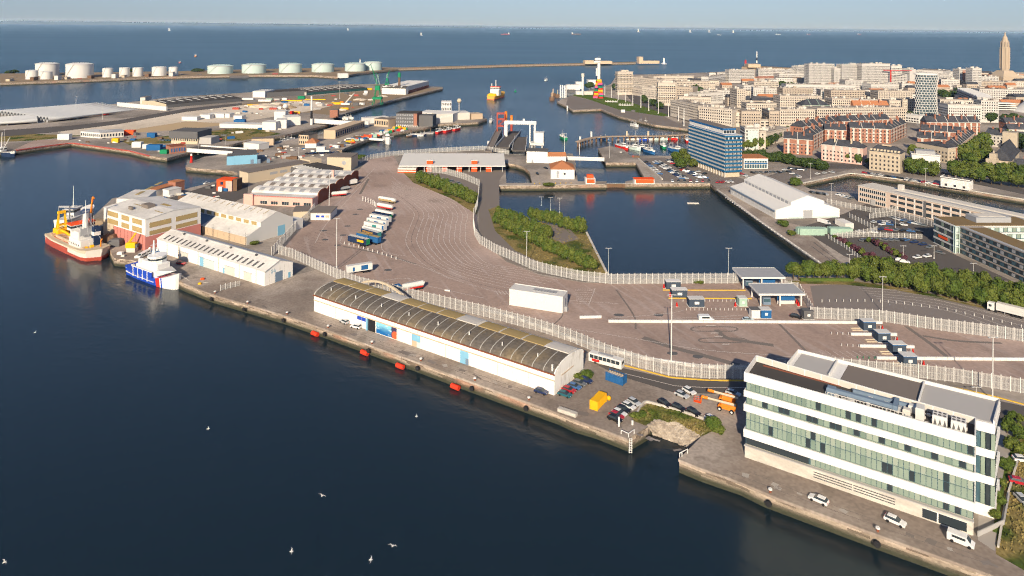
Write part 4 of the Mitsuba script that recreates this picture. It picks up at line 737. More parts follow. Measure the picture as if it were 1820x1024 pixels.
for i in range(9): line([(1022 + i * .4, 514 + i * 3.2), (1056 - i * 1.2, 514 + i * 3.2)], .22, sm=False)
line([(1058, 512), (1046, 543)], .25, sm=False)
for i in range(5): line([(880 + i * 6, 517), (886 + i * 6, 524)], .3, sm=False)
for i in range(10): line([(1455 + i * 12, 624), (1475 + i * 12, 636)], .2, sm=False)
for i in range(12): line([(505 + i * 5.5, 447 - i * 4), (545 + i * 5, 455 - i * 3.6)], .22, 'm_mroof', sm=False)
for (x, y) in ((1255, 579), (1263, 592), (1270, 598), (1283, 612), (1258, 579)): line([(x, y), (x + 14, y)], .7, sm=False)
def oval(x0, x1, y0, y1):
    a = np.linspace(0, 2 * math.pi, 40); c = [((x0 + x1) / 2 + (x1 - x0) / 2 * np.sign(math.cos(q)) * abs(math.cos(q)) ** .35, (y0 + y1) / 2 + (y1 - y0) / 2 * math.sin(q)) for q in a]
    line(c, .7, 'm_mroof', 'tyre_mark', False, .045)
oval(1228, 1311, 581, 589); oval(1242, 1327, 601, 609)
for pts, w in (([(1143, 600), (1190, 616), (1250, 632), (1316, 650)], 2.6), ([(1273, 586), (1290, 600), (1320, 606), (1375, 614)], 2.2), ([(1385, 576), (1432, 624)], 1.0), ([(1610, 580), (1655, 612), (1690, 640)], 1.6), ([(975, 585), (1000, 560), (990, 545)], .5), ([(610, 438), (680, 452), (740, 470)], 1.2), ([(605, 475), (650, 440)], .5), ([(640, 345), (655, 318)], 1.6), ([(1130, 585), (1126, 560), (1095, 515)], .7), ([(1640, 597), (1700, 606), (1780, 610)], 1.4)):
    line(pts, w, 'm_mroof', 'tyre_mark', True, .042)
for x, y in ((578, 426), (600, 436), (575, 410), (610, 418), (618, 402), (632, 381), (640, 372), (663, 430), (690, 480), (1100, 560), (1170, 560), (1195, 628), (1240, 634)):
    c = P(x, y); q = [c[:2] + np.array([math.cos(a) * 2.2 * (.7 + .3 * rnd.random()), math.sin(a) * 1.3]) for a in np.linspace(0, 6.28, 12)[:-1]]; E(uniq('ground__oil_stain'), prism_z(q, .03, .05), 'm_dgrey')
line([(1440, 436), (1500, 480)], .5, 'm_dgrey', 'rail'); line([(1445, 430), (1512, 480)], .5, 'm_dgrey', 'rail')
for pts in ([(420, 524), (560, 570), (700, 621), (985, 719), (1040, 740)], [(420, 519), (560, 565), (700, 615), (985, 712), (1045, 733)], [(1290, 835), (1400, 878), (1560, 935), (1766, 1006)], [(1340, 842), (1460, 890), (1600, 940), (1766, 998)]): line(pts, .16, 'm_mroof', 'rail', True, .04)
for i in range(34): x = 360 + rnd.random() * 1400; y0 = float(np.interp(x, [360, 985, 1117, 1250, 1766], [516, 722, 772, 826, 1012])); w = 4 + rnd.random() * 14; line([(x, y0 - 3 - rnd.random() * 8), (x + w, y0 + w * .36 - 5 - rnd.random() * 6)], .5 + rnd.random() * 1.6, ['m_mroof', 'm_gravel', 'm_dasph'][i % 3], 'stain', False, .034)
# masts
mast_n = 0
def mast(x, yb, yt, label, kind='lamp_mast', arms=2, r=None):
    h = hgt(x, yb, yb - yt); c = P(x, yb); t = thing(kind, label, 'lamp post', 'lighting masts'); r = r or max(.12, h * .011)
    part(t, 'base', tube(c, c + [0, 0, .8], r * 2.2, r * 1.6, 8), 'm_lgrey'); part(t, 'pole', tube(c, c + [0, 0, h], r, r * .6, 8), 'm_lgrey')
    if arms:
        part(t, 'arm', tube(c + [-1.1, 0, h], c + [1.1, 0, h], .08), 'm_lgrey')
        for s in (-1, 1): part(t, 'lamp', W0.box(c[0] + s * 1.1 - .35, c[0] + s * 1.1 + .35, c[1] - .2, c[1] + .2, h - .12, h + .14), 'm_steel')
for a in ((585, 369, 309, 'slim grey lighting mast in front of the dark red vault gables'), (598, 476, 388, 'tall grey lighting mast beside the palisade fence near the parked trailers'), (1193, 646, 524, 'very tall grey lighting mast in the middle of the lower lanes'), (936, 471, 411, 'grey lighting mast behind the fence by the basin tree rows'),
          (1081.5, 489, 441, 'left one of two lamp posts on the edge of the inner basin'), (1295, 489, 441, 'right one of two lamp posts on the edge of the inner basin'), (1568.5, 556, 492, 'tall grey mast behind the fence beside the tree belt lanes'), (1764, 714, 600, 'tall mast beside the access road right of the office building'),
          (1510, 497, 452, 'lamp post at the left end of the tree belt'), (1730, 500, 468, 'twin lamp post rising from the tree belt at right'), (1592, 408, 372, 'mast with yellow feet in the staff car park'), (1605, 464, 437, 'twin lamp post in the lower car park, left one'), (1660, 460, 437, 'twin lamp post in the lower car park, right one'),
          (1477, 357, 326, 'lamp post beside the old dock cars'), (1083, 281, 253, 'white pole on the lock quay left of the boats'), (1136, 279, 259, 'white pole beside the lock car park'), (1210, 282, 262, 'pole near the trees of the public car park'), (962, 366, 350, 'left one of three poles behind the basin trees'), (978.5, 374, 351, 'middle one of three poles behind the basin trees'), (994.5, 379, 352, 'right one of three poles behind the basin trees'),
          (1735, 703, 688, 'short post on the access road kerb'), (1645, 330, 300, 'lamp post beside the old dock avenue'), (1440, 318, 290, 'lamp post above the tower car park'), (530, 292, 262, 'lamp mast beside the cream tower block'), (400, 262, 240, 'lamp mast at the lifting bridge'), (352, 275, 255, 'lamp mast on the west quay corner'), (135, 196, 171, 'tall lamp mast behind the stacked blades'), (182, 212, 182, 'lamp mast in front of the stacked blades'), (604, 176, 145, 'tall slim mast on the work site'), (8, 258, 230, 'lamp mast at the far left quay')): mast(*a)
for i, (x, yb, yt) in enumerate(((1075, 169, 150), (1087, 174, 154), (1098.7, 178, 160), (1112, 181.5, 163), (1124.6, 188, 167), (1139, 191.7, 169), (1153, 197, 174), (1170, 202, 178), (1188, 208, 184), (1205.6, 215, 189), (1215.5, 224, 193))):
    c = P(x, yb); h = hgt(x, yb, yb - yt); t = thing('seafront_mast', f'white seafront mast, number {i + 1} of the row counted from the far point' if False else ['farthest', 'second', 'third', 'fourth', 'fifth', 'sixth', 'seventh', 'eighth', 'ninth', 'tenth', 'nearest'][i] + ' white mast in the row along the seafront lawn', 'mast', 'white masts on the seafront')
    part(t, 'pole', tube(c, c + [0, 0, h], .55, .35), 'm_white'); part(t, 'foot', tube(c, c + [0, 0, .6], .9, .8), 'm_lgrey')
# bollard posts
def posts(label, group, pts, step, h=1.0, r=.13, n=None, name='lane_bollard', mat='m_white'):
    p = resample(np.array(PP(pts)), step); d = mikit.ply(tube((0, 0, 0), (0, 0, h), r, r * .8), None)
    for i, q in enumerate(p): k = thing(name, f'{label}, {ordn(i)} from the left', 'bollard', group); scene[k] = {**d, 'bsdf': {'type': 'ref', 'id': mat}, 'to_world': T4().translate([float(q[0]), float(q[1]), 0])}
posts('white lane bollard in the row beside the parked trailers', 'bollards beside the trailers', [(612, 434), (640, 441), (680, 453), (704, 461)], 3.3, 1.3, .22)
posts('white lane bollard in the far row between the toll cabins', 'bollards of the far toll row', [(1214, 536), (1330, 536)], 1.75, .9, .12); posts('white lane bollard in the near row before the toll cabins', 'bollards of the near toll row', [(1220, 551.5), (1332, 551.5)], 1.6, .9, .12)
posts('white lane bollard beside the tree belt lanes', 'bollards of the tree belt lanes', [(1461, 537), (1545, 536), (1600, 540), (1680, 551), (1760, 568), (1815, 582)], 2.9, 1.1, .14)
posts('tall white marker post near the tank trailers', 'tall marker posts', [(645, 357), (662, 363), (668, 368)], 3.2, 3.0, .3, name='marker_post')
posts('white edge block on the hangar quay', 'edge blocks of the hangar quay', [(1290, 352), (1370, 408), (1462, 470)], 4.0, .5, .35, name='edge_block'); posts('small white post at the end of the lower lanes', 'posts at the lane ends', [(1478, 594), (1508, 595)], 2, .9, .12); posts('small white post beside the third lane barrier', 'posts at the third lane', [(1496, 615), (1526, 617)], 2, .9, .12); posts('small green topped post beside the last lane barrier', 'posts at the last lane', [(1524, 637), (1555, 638)], 2, .9, .12, mat='m_green')
posts('yellow marker post on the dam of the inner basin', 'yellow posts of the dam', [(950, 327), (1015, 326)], 3.5, .7, .3, name='marker_post', mat='m_yellow')
# ---------------------------------------------------------------- cars
def lens(prof, w): return cat([W0.prism([(0, 0)] * 0 + [(p[0], p[1]) for p in prof], -w / 2, w / 2)])
def rotx(m): return np.c_[m[0][:, 1], -m[0][:, 0], m[0][:, 2]], m[1]
def taper(z0, z1, a0, a1, w0, b0, b1, w1):
    v = [[a0, -w0, z0], [a1, -w0, z0], [a1, w0, z0], [a0, w0, z0], [b0, -w1, z1], [b1, -w1, z1], [b1, w1, z1], [b0, w1, z1]]
    return np.array(v, float), np.array([[0, 1, 5], [0, 5, 4], [1, 2, 6], [1, 6, 5], [2, 3, 7], [2, 7, 6], [3, 0, 4], [3, 4, 7], [4, 5, 6], [4, 6, 7], [0, 2, 1], [0, 3, 2]])
def wheel(x, y, r, w=.22): return tube((x, y - w / 2, r), (x, y + w / 2, r), r, r, 12)
bodyA = rotx(lens([(-2.12, .32), (2.12, .32), (2.2, .5), (2.12, .74), (1.05, .93), (-1.95, .98), (-2.18, .8)], 1.74)); glassA = taper(.93, 1.40, -1.98, 1.0, .80, -1.55, .25, .64); roofA = taper(1.38, 1.46, -1.56, .26, .645, -1.42, .12, .58)
def wheels4(x0, x1, y, r): return [('wheel', wheel(x, s * y, r), 'm_black', False) for x in (x0, x1) for s in (-1, 1)]
CAR_N = proto(('body', bodyA, 'PAINT', 40), ('windows', glassA, 'm_glass', False), ('roof', roofA, 'PAINT', False), *wheels4(-1.3, 1.32, .82, .32), *[('headlight', W0.box(2.1, 2.19, s * .6 - .16, s * .6 + .16, .6, .74), 'm_lgrey', False) for s in (-1, 1)], *[('tail_light', W0.box(-2.2, -2.12, s * .68 - .12, s * .68 + .12, .72, .9), 'm_red', False) for s in (-1, 1)])
CAR_F = proto(('body', bodyA, 'PAINT', 40), ('windows', glassA, 'm_glass', False), ('roof', roofA, 'PAINT', False))
bodyV = rotx(lens([(-2.5, .35), (2.45, .35), (2.5, .8), (1.75, 1.15), (1.1, 1.95), (.8, 2.02), (-2.45, 2.02), (-2.52, 1.8)], 1.86))
VAN_N = proto(('body', bodyV, 'PAINT', 30), ('windscreen', taper(1.18, 1.93, 1.05, 1.80, .80, .9, 1.16, .74), 'm_glass', False), *[('side_window', W0.box(-1.6, .9, s * .94 - .015, s * .94 + .015, 1.25, 1.75), 'm_glass', False) for s in (-1, 1)], *wheels4(-1.55, 1.6, .86, .34))
VAN_F = proto(('body', bodyV, 'PAINT', 30), ('windscreen', taper(1.18, 1.93, 1.05, 1.80, .80, .9, 1.16, .74), 'm_glass', False))
CN = {'m_c_white': 'white', 'm_c_silver': 'silver', 'm_c_grey': 'dark grey', 'm_c_black': 'black', 'm_c_navy': 'navy blue', 'm_c_red': 'red', 'm_c_teal': 'teal', 'm_c_blue': 'blue', 'm_c_sky': 'pale blue'}
def car(x, y, dx, dy, col, where, near=False, van=False, group=None, sc=1.0):
    c = P(x, y); d = P(x + dx, y + dy) - c; a = math.degrees(math.atan2(d[1], d[0])); col = 'm_c_' + col
    t = thing('parked_van' if van else 'parked_car', f'{CN[col]} {"van" if van else "car"} {where}', 'van' if van else 'car', group)
    put(t, (VAN_N if near else VAN_F) if van else (CAR_N if near else CAR_F), T4().translate([float(c[0]), float(c[1]), 0.03]).rotate([0, 0, 1], a).scale(sc), {'PAINT': col})
for a in ((612, 574, -8, -4, 'silver', 'parked at the shed wall left of the doorway, farther one'), (633, 583, -8, -2, 'white', 'parked at the shed wall under the blue sign'), (962, 699, 8, 2.4, 'navy', 'alone on the quay at the right end of the long shed'),
          (1004, 704, 9, 3, 'teal', 'nearest in the row along the shed gable'), (1011, 696, 9, 3, 'red', 'second in the row along the shed gable'), (1021, 690, 9, 3, 'blue', 'third in the row along the shed gable'), (1030, 684, 9, 3, 'grey', 'fourth in the row along the shed gable'), (1041, 679, 9, 3, 'navy', 'farthest in the row along the shed gable'),
          (1127, 718, 9, 5, 'silver', 'farthest in the row beside the green bank'), (1117, 725, 9, 4, 'white', 'second from the far end of the row beside the green bank'), (1108, 731, 9, 4, 'black', 'third from the far end of the row beside the green bank'), (1101, 737, 9, 4, 'white', 'third from the near end of the row beside the green bank'), (1096, 742, 9, 4, 'red', 'second from the near end of the row beside the green bank'), (1093, 748, 9, 4, 'black', 'nearest in the row beside the green bank'),
          (1181, 720, 9, 5, 'black', 'first of three parked above the grassy bank'), (1206, 728, 9, 4, 'black', 'middle of three parked above the grassy bank'), (1233, 736, 9, 5, 'black', 'last of three parked above the grassy bank'), (1265, 749, 8, 6, 'white', 'half hidden by the bush above the rubble'), (1212, 705, 9, 4, 'silver', 'nearer of two beside the lifting platforms'), (1225, 698, 9, 5, 'white', 'farther of two beside the lifting platforms'), (1303, 702, 9, 3, 'silver', 'behind the orange lifting platforms'),
          (1455, 892, -9, -4, 'white', 'on the quay road below the louvred wall, farther one'), (1591, 930, 9, 4, 'white', 'on the quay road below the louvred wall, nearer one'), (1330, 571, 9, 0, 'sky', 'at the barrier right of the white minibus'), (1415, 565, 9, 2, 'black', 'below the nearer toll canopy'), (1812, 860, 9, 2, 'red', 'at the right edge beside the lawn'), (1817, 820, 9, 1, 'white', 'at the right edge behind the red car'), (1818, 893, 4, 4, 'silver', 'at the right edge on the sandy patch')): car(*a, near=True)
car(1708, 966, 10, 4, 'white', 'at the foot of the office building corner', True, True); car(1255, 571, 10, 0, 'white', 'with dark windows at the long white barrier', True, True, sc=1.15)
def carrow(pts, n, hd, where, group, cols, far=True, jit=.5, skip=.0, base=0):
    q = np.array(pts, float); s = np.linspace(0, 1, n); idx = np.linspace(0, 1, len(q)); O = ['first', 'second', 'third', 'fourth', 'fifth', 'sixth', 'seventh', 'eighth', 'ninth', 'tenth', 'eleventh', 'twelfth', 'thirteenth', 'fourteenth', 'fifteenth', 'sixteenth', 'seventeenth', 'eighteenth', 'nineteenth', 'twentieth']
    for i in range(n):
        if rnd.random() < skip: continue
        x = float(np.interp(s[i], idx, q[:, 0])); y = float(np.interp(s[i], idx, q[:, 1])); c = cols[(i * 3 + len(where) + i * i) % len(cols)]
        car(x, y, hd[0] * (1 if rnd.random() < .5 else -1), hd[1] + .0, c, f'{O[i % 20]} {where}', group=group)
mixc = ['black', 'silver', 'white', 'grey', 'navy', 'black', 'white', 'silver', 'red', 'grey', 'blue']; dk = ['black', 'navy', 'grey', 'black', 'grey', 'silver']
G1 = 'cars in the lot below the blue tower'
carrow([(1147.5, 289), (1173, 310)], 7, (8, .6), 'in the row along the lock parapet', G1, mixc); carrow([(1164, 289), (1212, 318)], 13, (8, .6), 'in the left middle row of the tower lot', G1, mixc); carrow([(1171, 289), (1219, 318)], 12, (8, .6), 'in the right middle row of the tower lot', G1, mixc)
carrow([(1187, 286), (1209, 300)], 6, (8, .6), 'in the row beside the lot trees', G1, mixc); carrow([(1213, 303), (1245, 317)], 8, (8, .5), 'in the row below the lot trees', G1, mixc); carrow([(1219, 303), (1254, 317)], 7, (8, .5), 'in the row right of the lot trees', G1, mixc); carrow([(1195, 323), (1260, 323)], 7, (1, 3), 'in the front row by the basin wall', G1, mixc); carrow([(1241, 306), (1252, 310)], 2, (8, 1), 'on the lane under the tower columns', G1, dk); carrow([(1276, 325), (1300, 324)], 4, (5, 2), 'at the foot of the tower', G1, ['red', 'white', 'white', 'silver'])
G2 = 'cars right of the blue tower'
carrow([(1318, 310), (1330, 316)], 3, (8, 1), 'between tower and white hangar', G2, mixc); carrow([(1338, 308), (1392, 307)], 8, (6, 1.5), 'before the orange-roofed annex', G2, dk); carrow([(1402, 300), (1432, 303)], 8, (2, 3), 'in the dark row under the long hedge', G2, dk); carrow([(1395, 303), (1420, 316)], 5, (8, 1), 'behind the white hangar ridge', G2, mixc); carrow([(1453, 310), (1478, 307)], 3, (8, -1.5), 'on the old dock quay wall', G2, ['white', 'white', 'silver'])
G3 = 'cars parked along the old dock'
carrow([(1537, 308), (1600, 318), (1664, 328)], 18, (10, 1.8), 'along the old dock avenue', G3, mixc + dk); carrow([(1442, 343), (1468, 347)], 6, (4, -2), 'in the row behind the hangar', G3, dk + ['red']); carrow([(1490, 347), (1512, 354)], 4, (8, 1), 'beside the brick offices', G3, mixc)
G4 = 'cars in the staff car park'
carrow([(1586, 388), (1640, 402)], 9, (6, -1), 'in the far row of the staff car park', G4, mixc); carrow([(1554, 396), (1582, 396)], 5, (6, -1), 'in the left row of the staff car park', G4, dk + ['white', 'white']); carrow([(1568, 400), (1606, 401)], 4, (7, 1), 'in the middle row of the staff car park', G4, mixc); carrow([(1566, 409), (1632, 413)], 6, (7, 1), 'in the near row of the staff car park', G4, mixc); carrow([(1530, 414), (1553, 414)], 2, (7, 1), 'outside the staff car park fence', G4, ['white', 'silver'])
G5 = 'cars in the lower car park'
carrow([(1534, 429), (1560, 428), (1610, 428)], 11, (6, -1.5), 'in the far row of the lower car park', G5, dk + ['blue', 'white']); carrow([(1625, 432), (1640, 436)], 2, (8, 1), 'near the glass office corner', G5, ['navy', 'white']); carrow([(1652, 441), (1671, 451)], 2, (8, 2), 'on the lane of the glass offices', G5, ['grey', 'black']); carrow([(1630, 459), (1648, 457)], 2, (8, 1), 'near the tree belt', G5, ['white', 'red']); carrow([(1600, 464), (1608, 467)], 2, (8, 1), 'half under the tree belt', G5, ['white', 'silver'])
carrow([(776, 317), (815, 327)], 4, (8, 1.5), 'in the yard behind the clipped hedge', 'cars behind the hedge', ['silver', 'black', 'grey', 'white']); carrow([(282, 354), (312, 362)], 8, (7, -1), 'in the far row beside the tall hall', 'cars beside the tall hall', dk); carrow([(278, 358), (305, 366)], 7, (7, -1), 'in the near row beside the tall hall', 'cars beside the tall hall', dk)
carrow([(1228, 200), (1290, 228)], 9, (5, 3), 'on the seafront road', 'cars on the seafront road', mixc); carrow([(545, 274), (600, 272)], 10, (3, -1), 'in the small lot behind the cream tower block', 'cars behind the cream block', dk); carrow([(286, 250), (340, 252)], 11, (3, 1), 'before the dark office on the west quay', 'cars before the dark office', ['black', 'teal', 'navy', 'grey'])
for a in ((252, 457, -7, 3, 'white', 'near the patrol ship, left one', True), (259, 453, -7, 3, 'white', 'near the patrol ship, right one', True)): car(*a[:6], van=True, near=True)
car(275, 449, 8, -1, 'blue', 'beside the end of the warehouse', True); car(322, 470, 8, 1, 'red', 'in front of the warehouse', True); car(367, 327, 8, -2, 'white', 'beside the orange house'); car(1461, 396, 8, 2, 'white', 'left one of two before the hangar door', van=True); car(1468, 398, 8, 2, 'white', 'right one of two before the hangar door', van=True); car(1475, 403, 8, 1, 'black', 'before the white hangar'); car(955, 310, 3, 3, 'black', 'on the lock island, near one'); car(970, 300, 5, 2, 'black', 'on the lock island, far one')
# ---------------------------------------------------------------- trailers and trucks
def trailer(a, b, side, roof, label, tank=False, deco=(), cab=None, h=3.9, chassis='m_dgrey', tail=None, cabend=0):
    F, L = fr2(a, b); F = F.at(0, 0); t = thing('tank_trailer' if tank else 'box_trailer', label, 'trailer', None); w = 2.5
    part(t, 'chassis', F.box(.3, L - .3, .7, 1.8, .8, 1.05), chassis)
    if tank:
        n = 14; q = [(w / 2 + 1.15 * math.cos(x), 2.15 + 1.1 * math.sin(x)) for x in np.linspace(0, 2 * math.pi, n + 1)[:-1]]; q2 = [(w / 2 + .7 * math.cos(x), 2.15 + .7 * math.sin(x)) for x in np.linspace(0, 2 * math.pi, n + 1)[:-1]]
        part(t, 'tank', [F.prism(q, .6, L - .6), F.prism(q2, .05, .6), F.prism(q2, L - .6, L - .05)], side, 50); part(t, 'catwalk', F.box(1.5, L - 1.5, w / 2 - .3, w / 2 + .3, 3.27, 3.37), 'm_steel'); part(t, 'skirt', F.box(1, L - 1, .02, .1, .9, 1.5), chassis)
    else:
        part(t, 'body', rbox(F, 0, L, 0, w, 1.1, h, .06), side); part(t, 'roof', F.box(.1, L - .1, .1, w - .1, h + .005, h + .05), roof)
        if tail: part(t, 'tail_door', F.box(L + .002, L + .08, .05, w - .05, 1.15, h - .05), tail)
    for u in (L - 1.4, L - 2.7, L - 4.0):
        for v in (.18, w - .18): part(t, 'wheel', tube(F.pt(u, v - .16, .5), F.pt(u, v + .16, .5), .5, .5, 12), 'm_black')
    for v in (.5, 2.0): part(t, 'landing_leg', F.box(2.6, 2.8, v - .1, v + .1, 0, 1.1), 'm_steel')
    for (f0, f1, z0, z1, mt) in deco: part(t, 'panel', F.box(L * f0, L * f1, -.05, -.003, z0, z1), mt)
    if cab:
        g = F.at(-2.9, 0) if not cabend else F.at(L + .3, 0)
        part(t, 'cab', rbox(g, 0, 2.3, .05, 2.45, .6, 3.4, .15), cab); part(t, 'windscreen', g.box(-.04, -.005, .25, 2.25, 1.9, 2.9) if not cabend else g.box(2.305, 2.34, .25, 2.25, 1.9, 2.9), 'm_glass'); part(t, 'cab_window', g.box(.5, 1.5, .0, .045, 1.9, 2.8), 'm_glass')
        for u in ((.6, 2.8) if not cabend else (-.2, 1.6)):
            for v in (.2, 2.3): part(t, 'wheel', tube(g.pt(u, v - .16, .5), g.pt(u, v + .16, .5), .5, .5, 12), 'm_black')
    return t, F, L
t, F, L = trailer((618, 432), (651, 440), 'm_navy', 'm_offwhite', 'dark blue box trailer with a gold emblem, nearest of the trailer row', deco=((.5, .85, 1.9, 3.0, 'm_yellow'),), tail='m_green')
trailer((633, 427), (671, 436.5), 'm_blue', 'm_ochre', 'blue box trailer with an ochre roof, second of the trailer row', tail='m_blue')
t, F, L = trailer((641.5, 419), (671, 427.5), 'm_navy', 'm_lgrey', 'navy box trailer with gold lettering, third of the trailer row', tail='m_teal'); part(t, 'lettering', text('DEWAIDE', 1.25, F, 1.2, -.05, 2.0), 'm_yellow')
trailer((642, 412), (676, 420), 'm_white', None, 'white tank trailer between the navy lettered trailer and the teal marked one', tank=True, chassis='m_white'); trailer((646.5, 406.5), (682, 414), 'm_white', 'm_offwhite', 'white box trailer with a teal panel and blue end', deco=((.42, .62, 2, 3.2, 'm_teal'), (.9, .99, 1.5, 3.6, 'm_blue')))
trailer((651.5, 399.5), (685.5, 406.5), 'm_white', 'm_lgrey', 'white box trailer with grey roof and two blue marks, fourth from the far end', deco=((.4, .62, 2, 3.0, 'm_blue'), (.06, .16, 2, 3.1, 'm_teal'), (.86, .97, 1.8, 3.2, 'm_blue'))); trailer((656.5, 393), (690.5, 399.5), 'm_white', 'm_lgrey', 'white box trailer with a broad blue mark, third from the far end', deco=((.4, .62, 2, 3.2, 'm_blue'), (.08, .14, 1.6, 3.2, 'm_blue'), (.88, .99, 1.6, 3.4, 'm_blue')))
trailer((661, 386), (692, 392), 'm_navy', 'm_navy', 'low dark blue trailer between white ones', h=2.9, tail='m_green'); trailer((665, 381), (695.5, 388), 'm_white', None, 'white tank trailer with a red tail in the trailer row', tank=True, chassis='m_red'); trailer((668.5, 370), (695.5, 375), 'm_white', None, 'white tank trailer on a red chassis at the far end of the row', tank=True, chassis='m_red')
t, F, L = trailer((671, 358), (701, 363), 'm_white', None, 'white silo trailer with ochre panels above the trailer row', tank=True, chassis='m_ochre'); part(t, 'hopper', [F.box(1 + i * 2.6, 3 + i * 2.6, -.06, -.004, 1.2, 2.2) for i in range(4)], 'm_ochre')
trailer((589.5, 351), (618, 348), 'm_white', None, 'white tank trailer with red side parked at the dark red gables', tank=True, chassis='m_red'); trailer((606, 333), (635, 328), 'm_white', 'm_white', 'plain white box trailer parked at the dark hall', h=3.7); trailer((601, 341), (622, 337), 'm_steel', 'm_steel', 'grey flat trailer beside the plain white one', h=2.2); trailer((617, 320), (635, 318), 'm_white', 'm_white', 'short white van body beside the dark hall', h=2.8)
trailer((617, 490), (662, 483), 'm_white', 'm_lgrey', 'white box trailer with blue panels near the long shed', deco=((.22, .3, 1.4, 3.2, 'm_blue'), (.55, .82, 1.5, 3.5, 'm_blue')), cab=None); trailer((716, 521), (756, 513), 'm_white', None, 'white and red tank truck behind the long shed', tank=True, chassis='m_red', cab='m_blue')
trailer((1770, 556), (1822, 569), 'm_lgrey', 'm_offwhite', 'long pale grey truck with white cab beside the tree belt', cab='m_white', h=3.9)
# bus
F, L = fr2((1046, 643), (1089, 655)); t = thing('bus', 'white bus waiting behind the end of the long quay shed', 'bus'); L = 11.5
part(t, 'body', rbox(F, 0, L, 0, 2.5, .4, 3.1, .12), 'm_white'); part(t, 'roof_unit', F.box(3, 8, .6, 1.9, 3.1, 3.35), 'm_steel'); part(t, 'red_panel', F.box(1.2, 3.8, -.05, -.003, .7, 1.5), 'm_red')
for i in range(7): part(t, 'window', F.box(.5 + i * 1.5, 1.8 + i * 1.5, -.05, -.003, 1.6, 2.7), 'm_glass')
part(t, 'rear_window', F.box(L + .003, L + .05, .3, 2.2, 1.7, 2.7), 'm_glass')
for u in (2.4, 8.8):
    for v in (.15, 2.35): part(t, 'wheel', tube(F.pt(u, v - .15, .48), F.pt(u, v + .15, .48), .48, .48, 12), 'm_black')
# containers
def container(a, b, L, W, H, mat, label, name='shipping_container', open_top=False):
    F, _ = fr2(a, b); t = thing(name, label, 'container'); m = []
    part(t, 'side', [F.box(.1, L - .1, 0.06, W - .06, .15, H - (.1 if not open_top else .4))], mat)
    part(t, 'rib', [F.box(.25 + i * .3, .38 + i * .3, -.0, .055, .2, H - .15) for i in range(int((L - .4) / .3))] + [F.box(L - .055, L, .2 + i * .3, .33 + i * .3, .2, H - .15) for i in range(int((W - .3) / .3))], mat, kind='stuff')
    part(t, 'frame', [F.box(u, u + .16, v, v + .16, 0, H) for u in (-.02, L - .14) for v in (-.02, W - .14)] + [F.box(0, L, v, v + .12, z, z + .14) for v in (-.02, W - .1) for z in (0, H - .14)], mat)
    if open_top: part(t, 'load', cat([ball(F.pt(.8 + (i % 6) * .85, .6 + (i // 6) * .9, H - .3), .45) for i in range(12)]), 'm_rubble', kind='stuff')
    else: part(t, 'roof', F.box(.05, L - .05, .05, W - .05, H - .09, H + .02), mat)
    return t, F
container((1076, 675), (1105, 685.5), 6.1, 2.5, 2.6, 'm_blue', 'blue open-top container filled with rubble', open_top=True)
t, F = container((1048, 726.5), (1060, 730.5), 2.5, 6.1, 2.6, 'm_yellow', 'bright yellow container standing alone on the quay'); part(t, 'door', F.box(.1, 2.4, 6.12, 6.2, .1, 2.5), 'm_dgrey'); one('yellow_drum', ball(P(1082, 711) + [0, 0, .6], .7), 'm_yellow', 'round yellow drum beside the yellow container', 'drum')
for a, b, l, w, h, lab in (((1422, 418), (1463, 418.5), 13, 4.5, 3.4, 'pale green storage container, middle one before the white hangar'), ((1476, 417), (1515, 417.5), 12, 4.2, 3.2, 'pale green storage container, right one before the white hangar')): container(a, b, l, w, h, 'm_lgreen', lab)
t, F = container((1414, 414), (1420, 418), 2.8, 16, 3.2, 'm_lgreen', 'pale green storage container, left one running along the hangar quay')
container((1484, 398), (1508, 410), 10, 5, 3.0, 'm_white', 'white site cabin with red roof edge beside the hangar yard', 'site_cabin')
# booths
def booth(x0, x1, y, mat, label, H=3.0, trim='m_blue', roof='m_lgrey', D=3.0):
    F, L = fr2((x0, y), (x1, y)); t = thing('ticket_booth', label, 'booth'); part(t, 'wall', F.box(0, L, 0, D, .1, H), mat); part(t, 'roof', F.box(-.15, L + .15, -.15, D + .15, H + .25, H + .4), roof); part(t, 'trim', F.box(-.12, L + .12, -.12, D + .12, H, H + .25), trim); part(t, 'window', F.box(L * .36, L * .66, -.06, -.004, 1.1, 2.1), 'm_white'); part(t, 'base', F.box(-.3, L + .3, -.3, D + .3, 0, .12), 'm_lgrey')
O4 = ['farthest', 'second', 'third', 'nearest']
for i, (x0, x1, y) in enumerate(((1535, 1557, 588), (1561, 1583, 608.5), (1587, 1611, 630), (1606, 1630, 651))):
    booth(x0, x1, y, 'm_boothc', f'{O4[i]} of the four blue-topped ticket booths in the lower lanes')
    F, L = fr2((x0 - 20, y), (x0 - 2, y)); t = thing('lane_island', f'low cream traffic island at the {O4[i]} blue-topped ticket booth', 'kerb'); part(t, 'kerb', [F.box(0, L, 0, .3, 0, .35), F.box(0, L, 1.7, 2, 0, .35), F.box(0, .3, .3, 1.7, 0, .35)], 'm_cream')
    c = P(x1 + 8, y - 2); t = thing('lane_signal', f'red and white lane signal beside the {O4[i]} blue-topped booth', 'sign'); part(t, 'post', tube(c, c + [0, 0, 1.6], .1), 'm_white'); part(t, 'cone', tube(c + [.7, 0, 0], c + [.7, 0, 1.5], .4, .15), 'm_red')
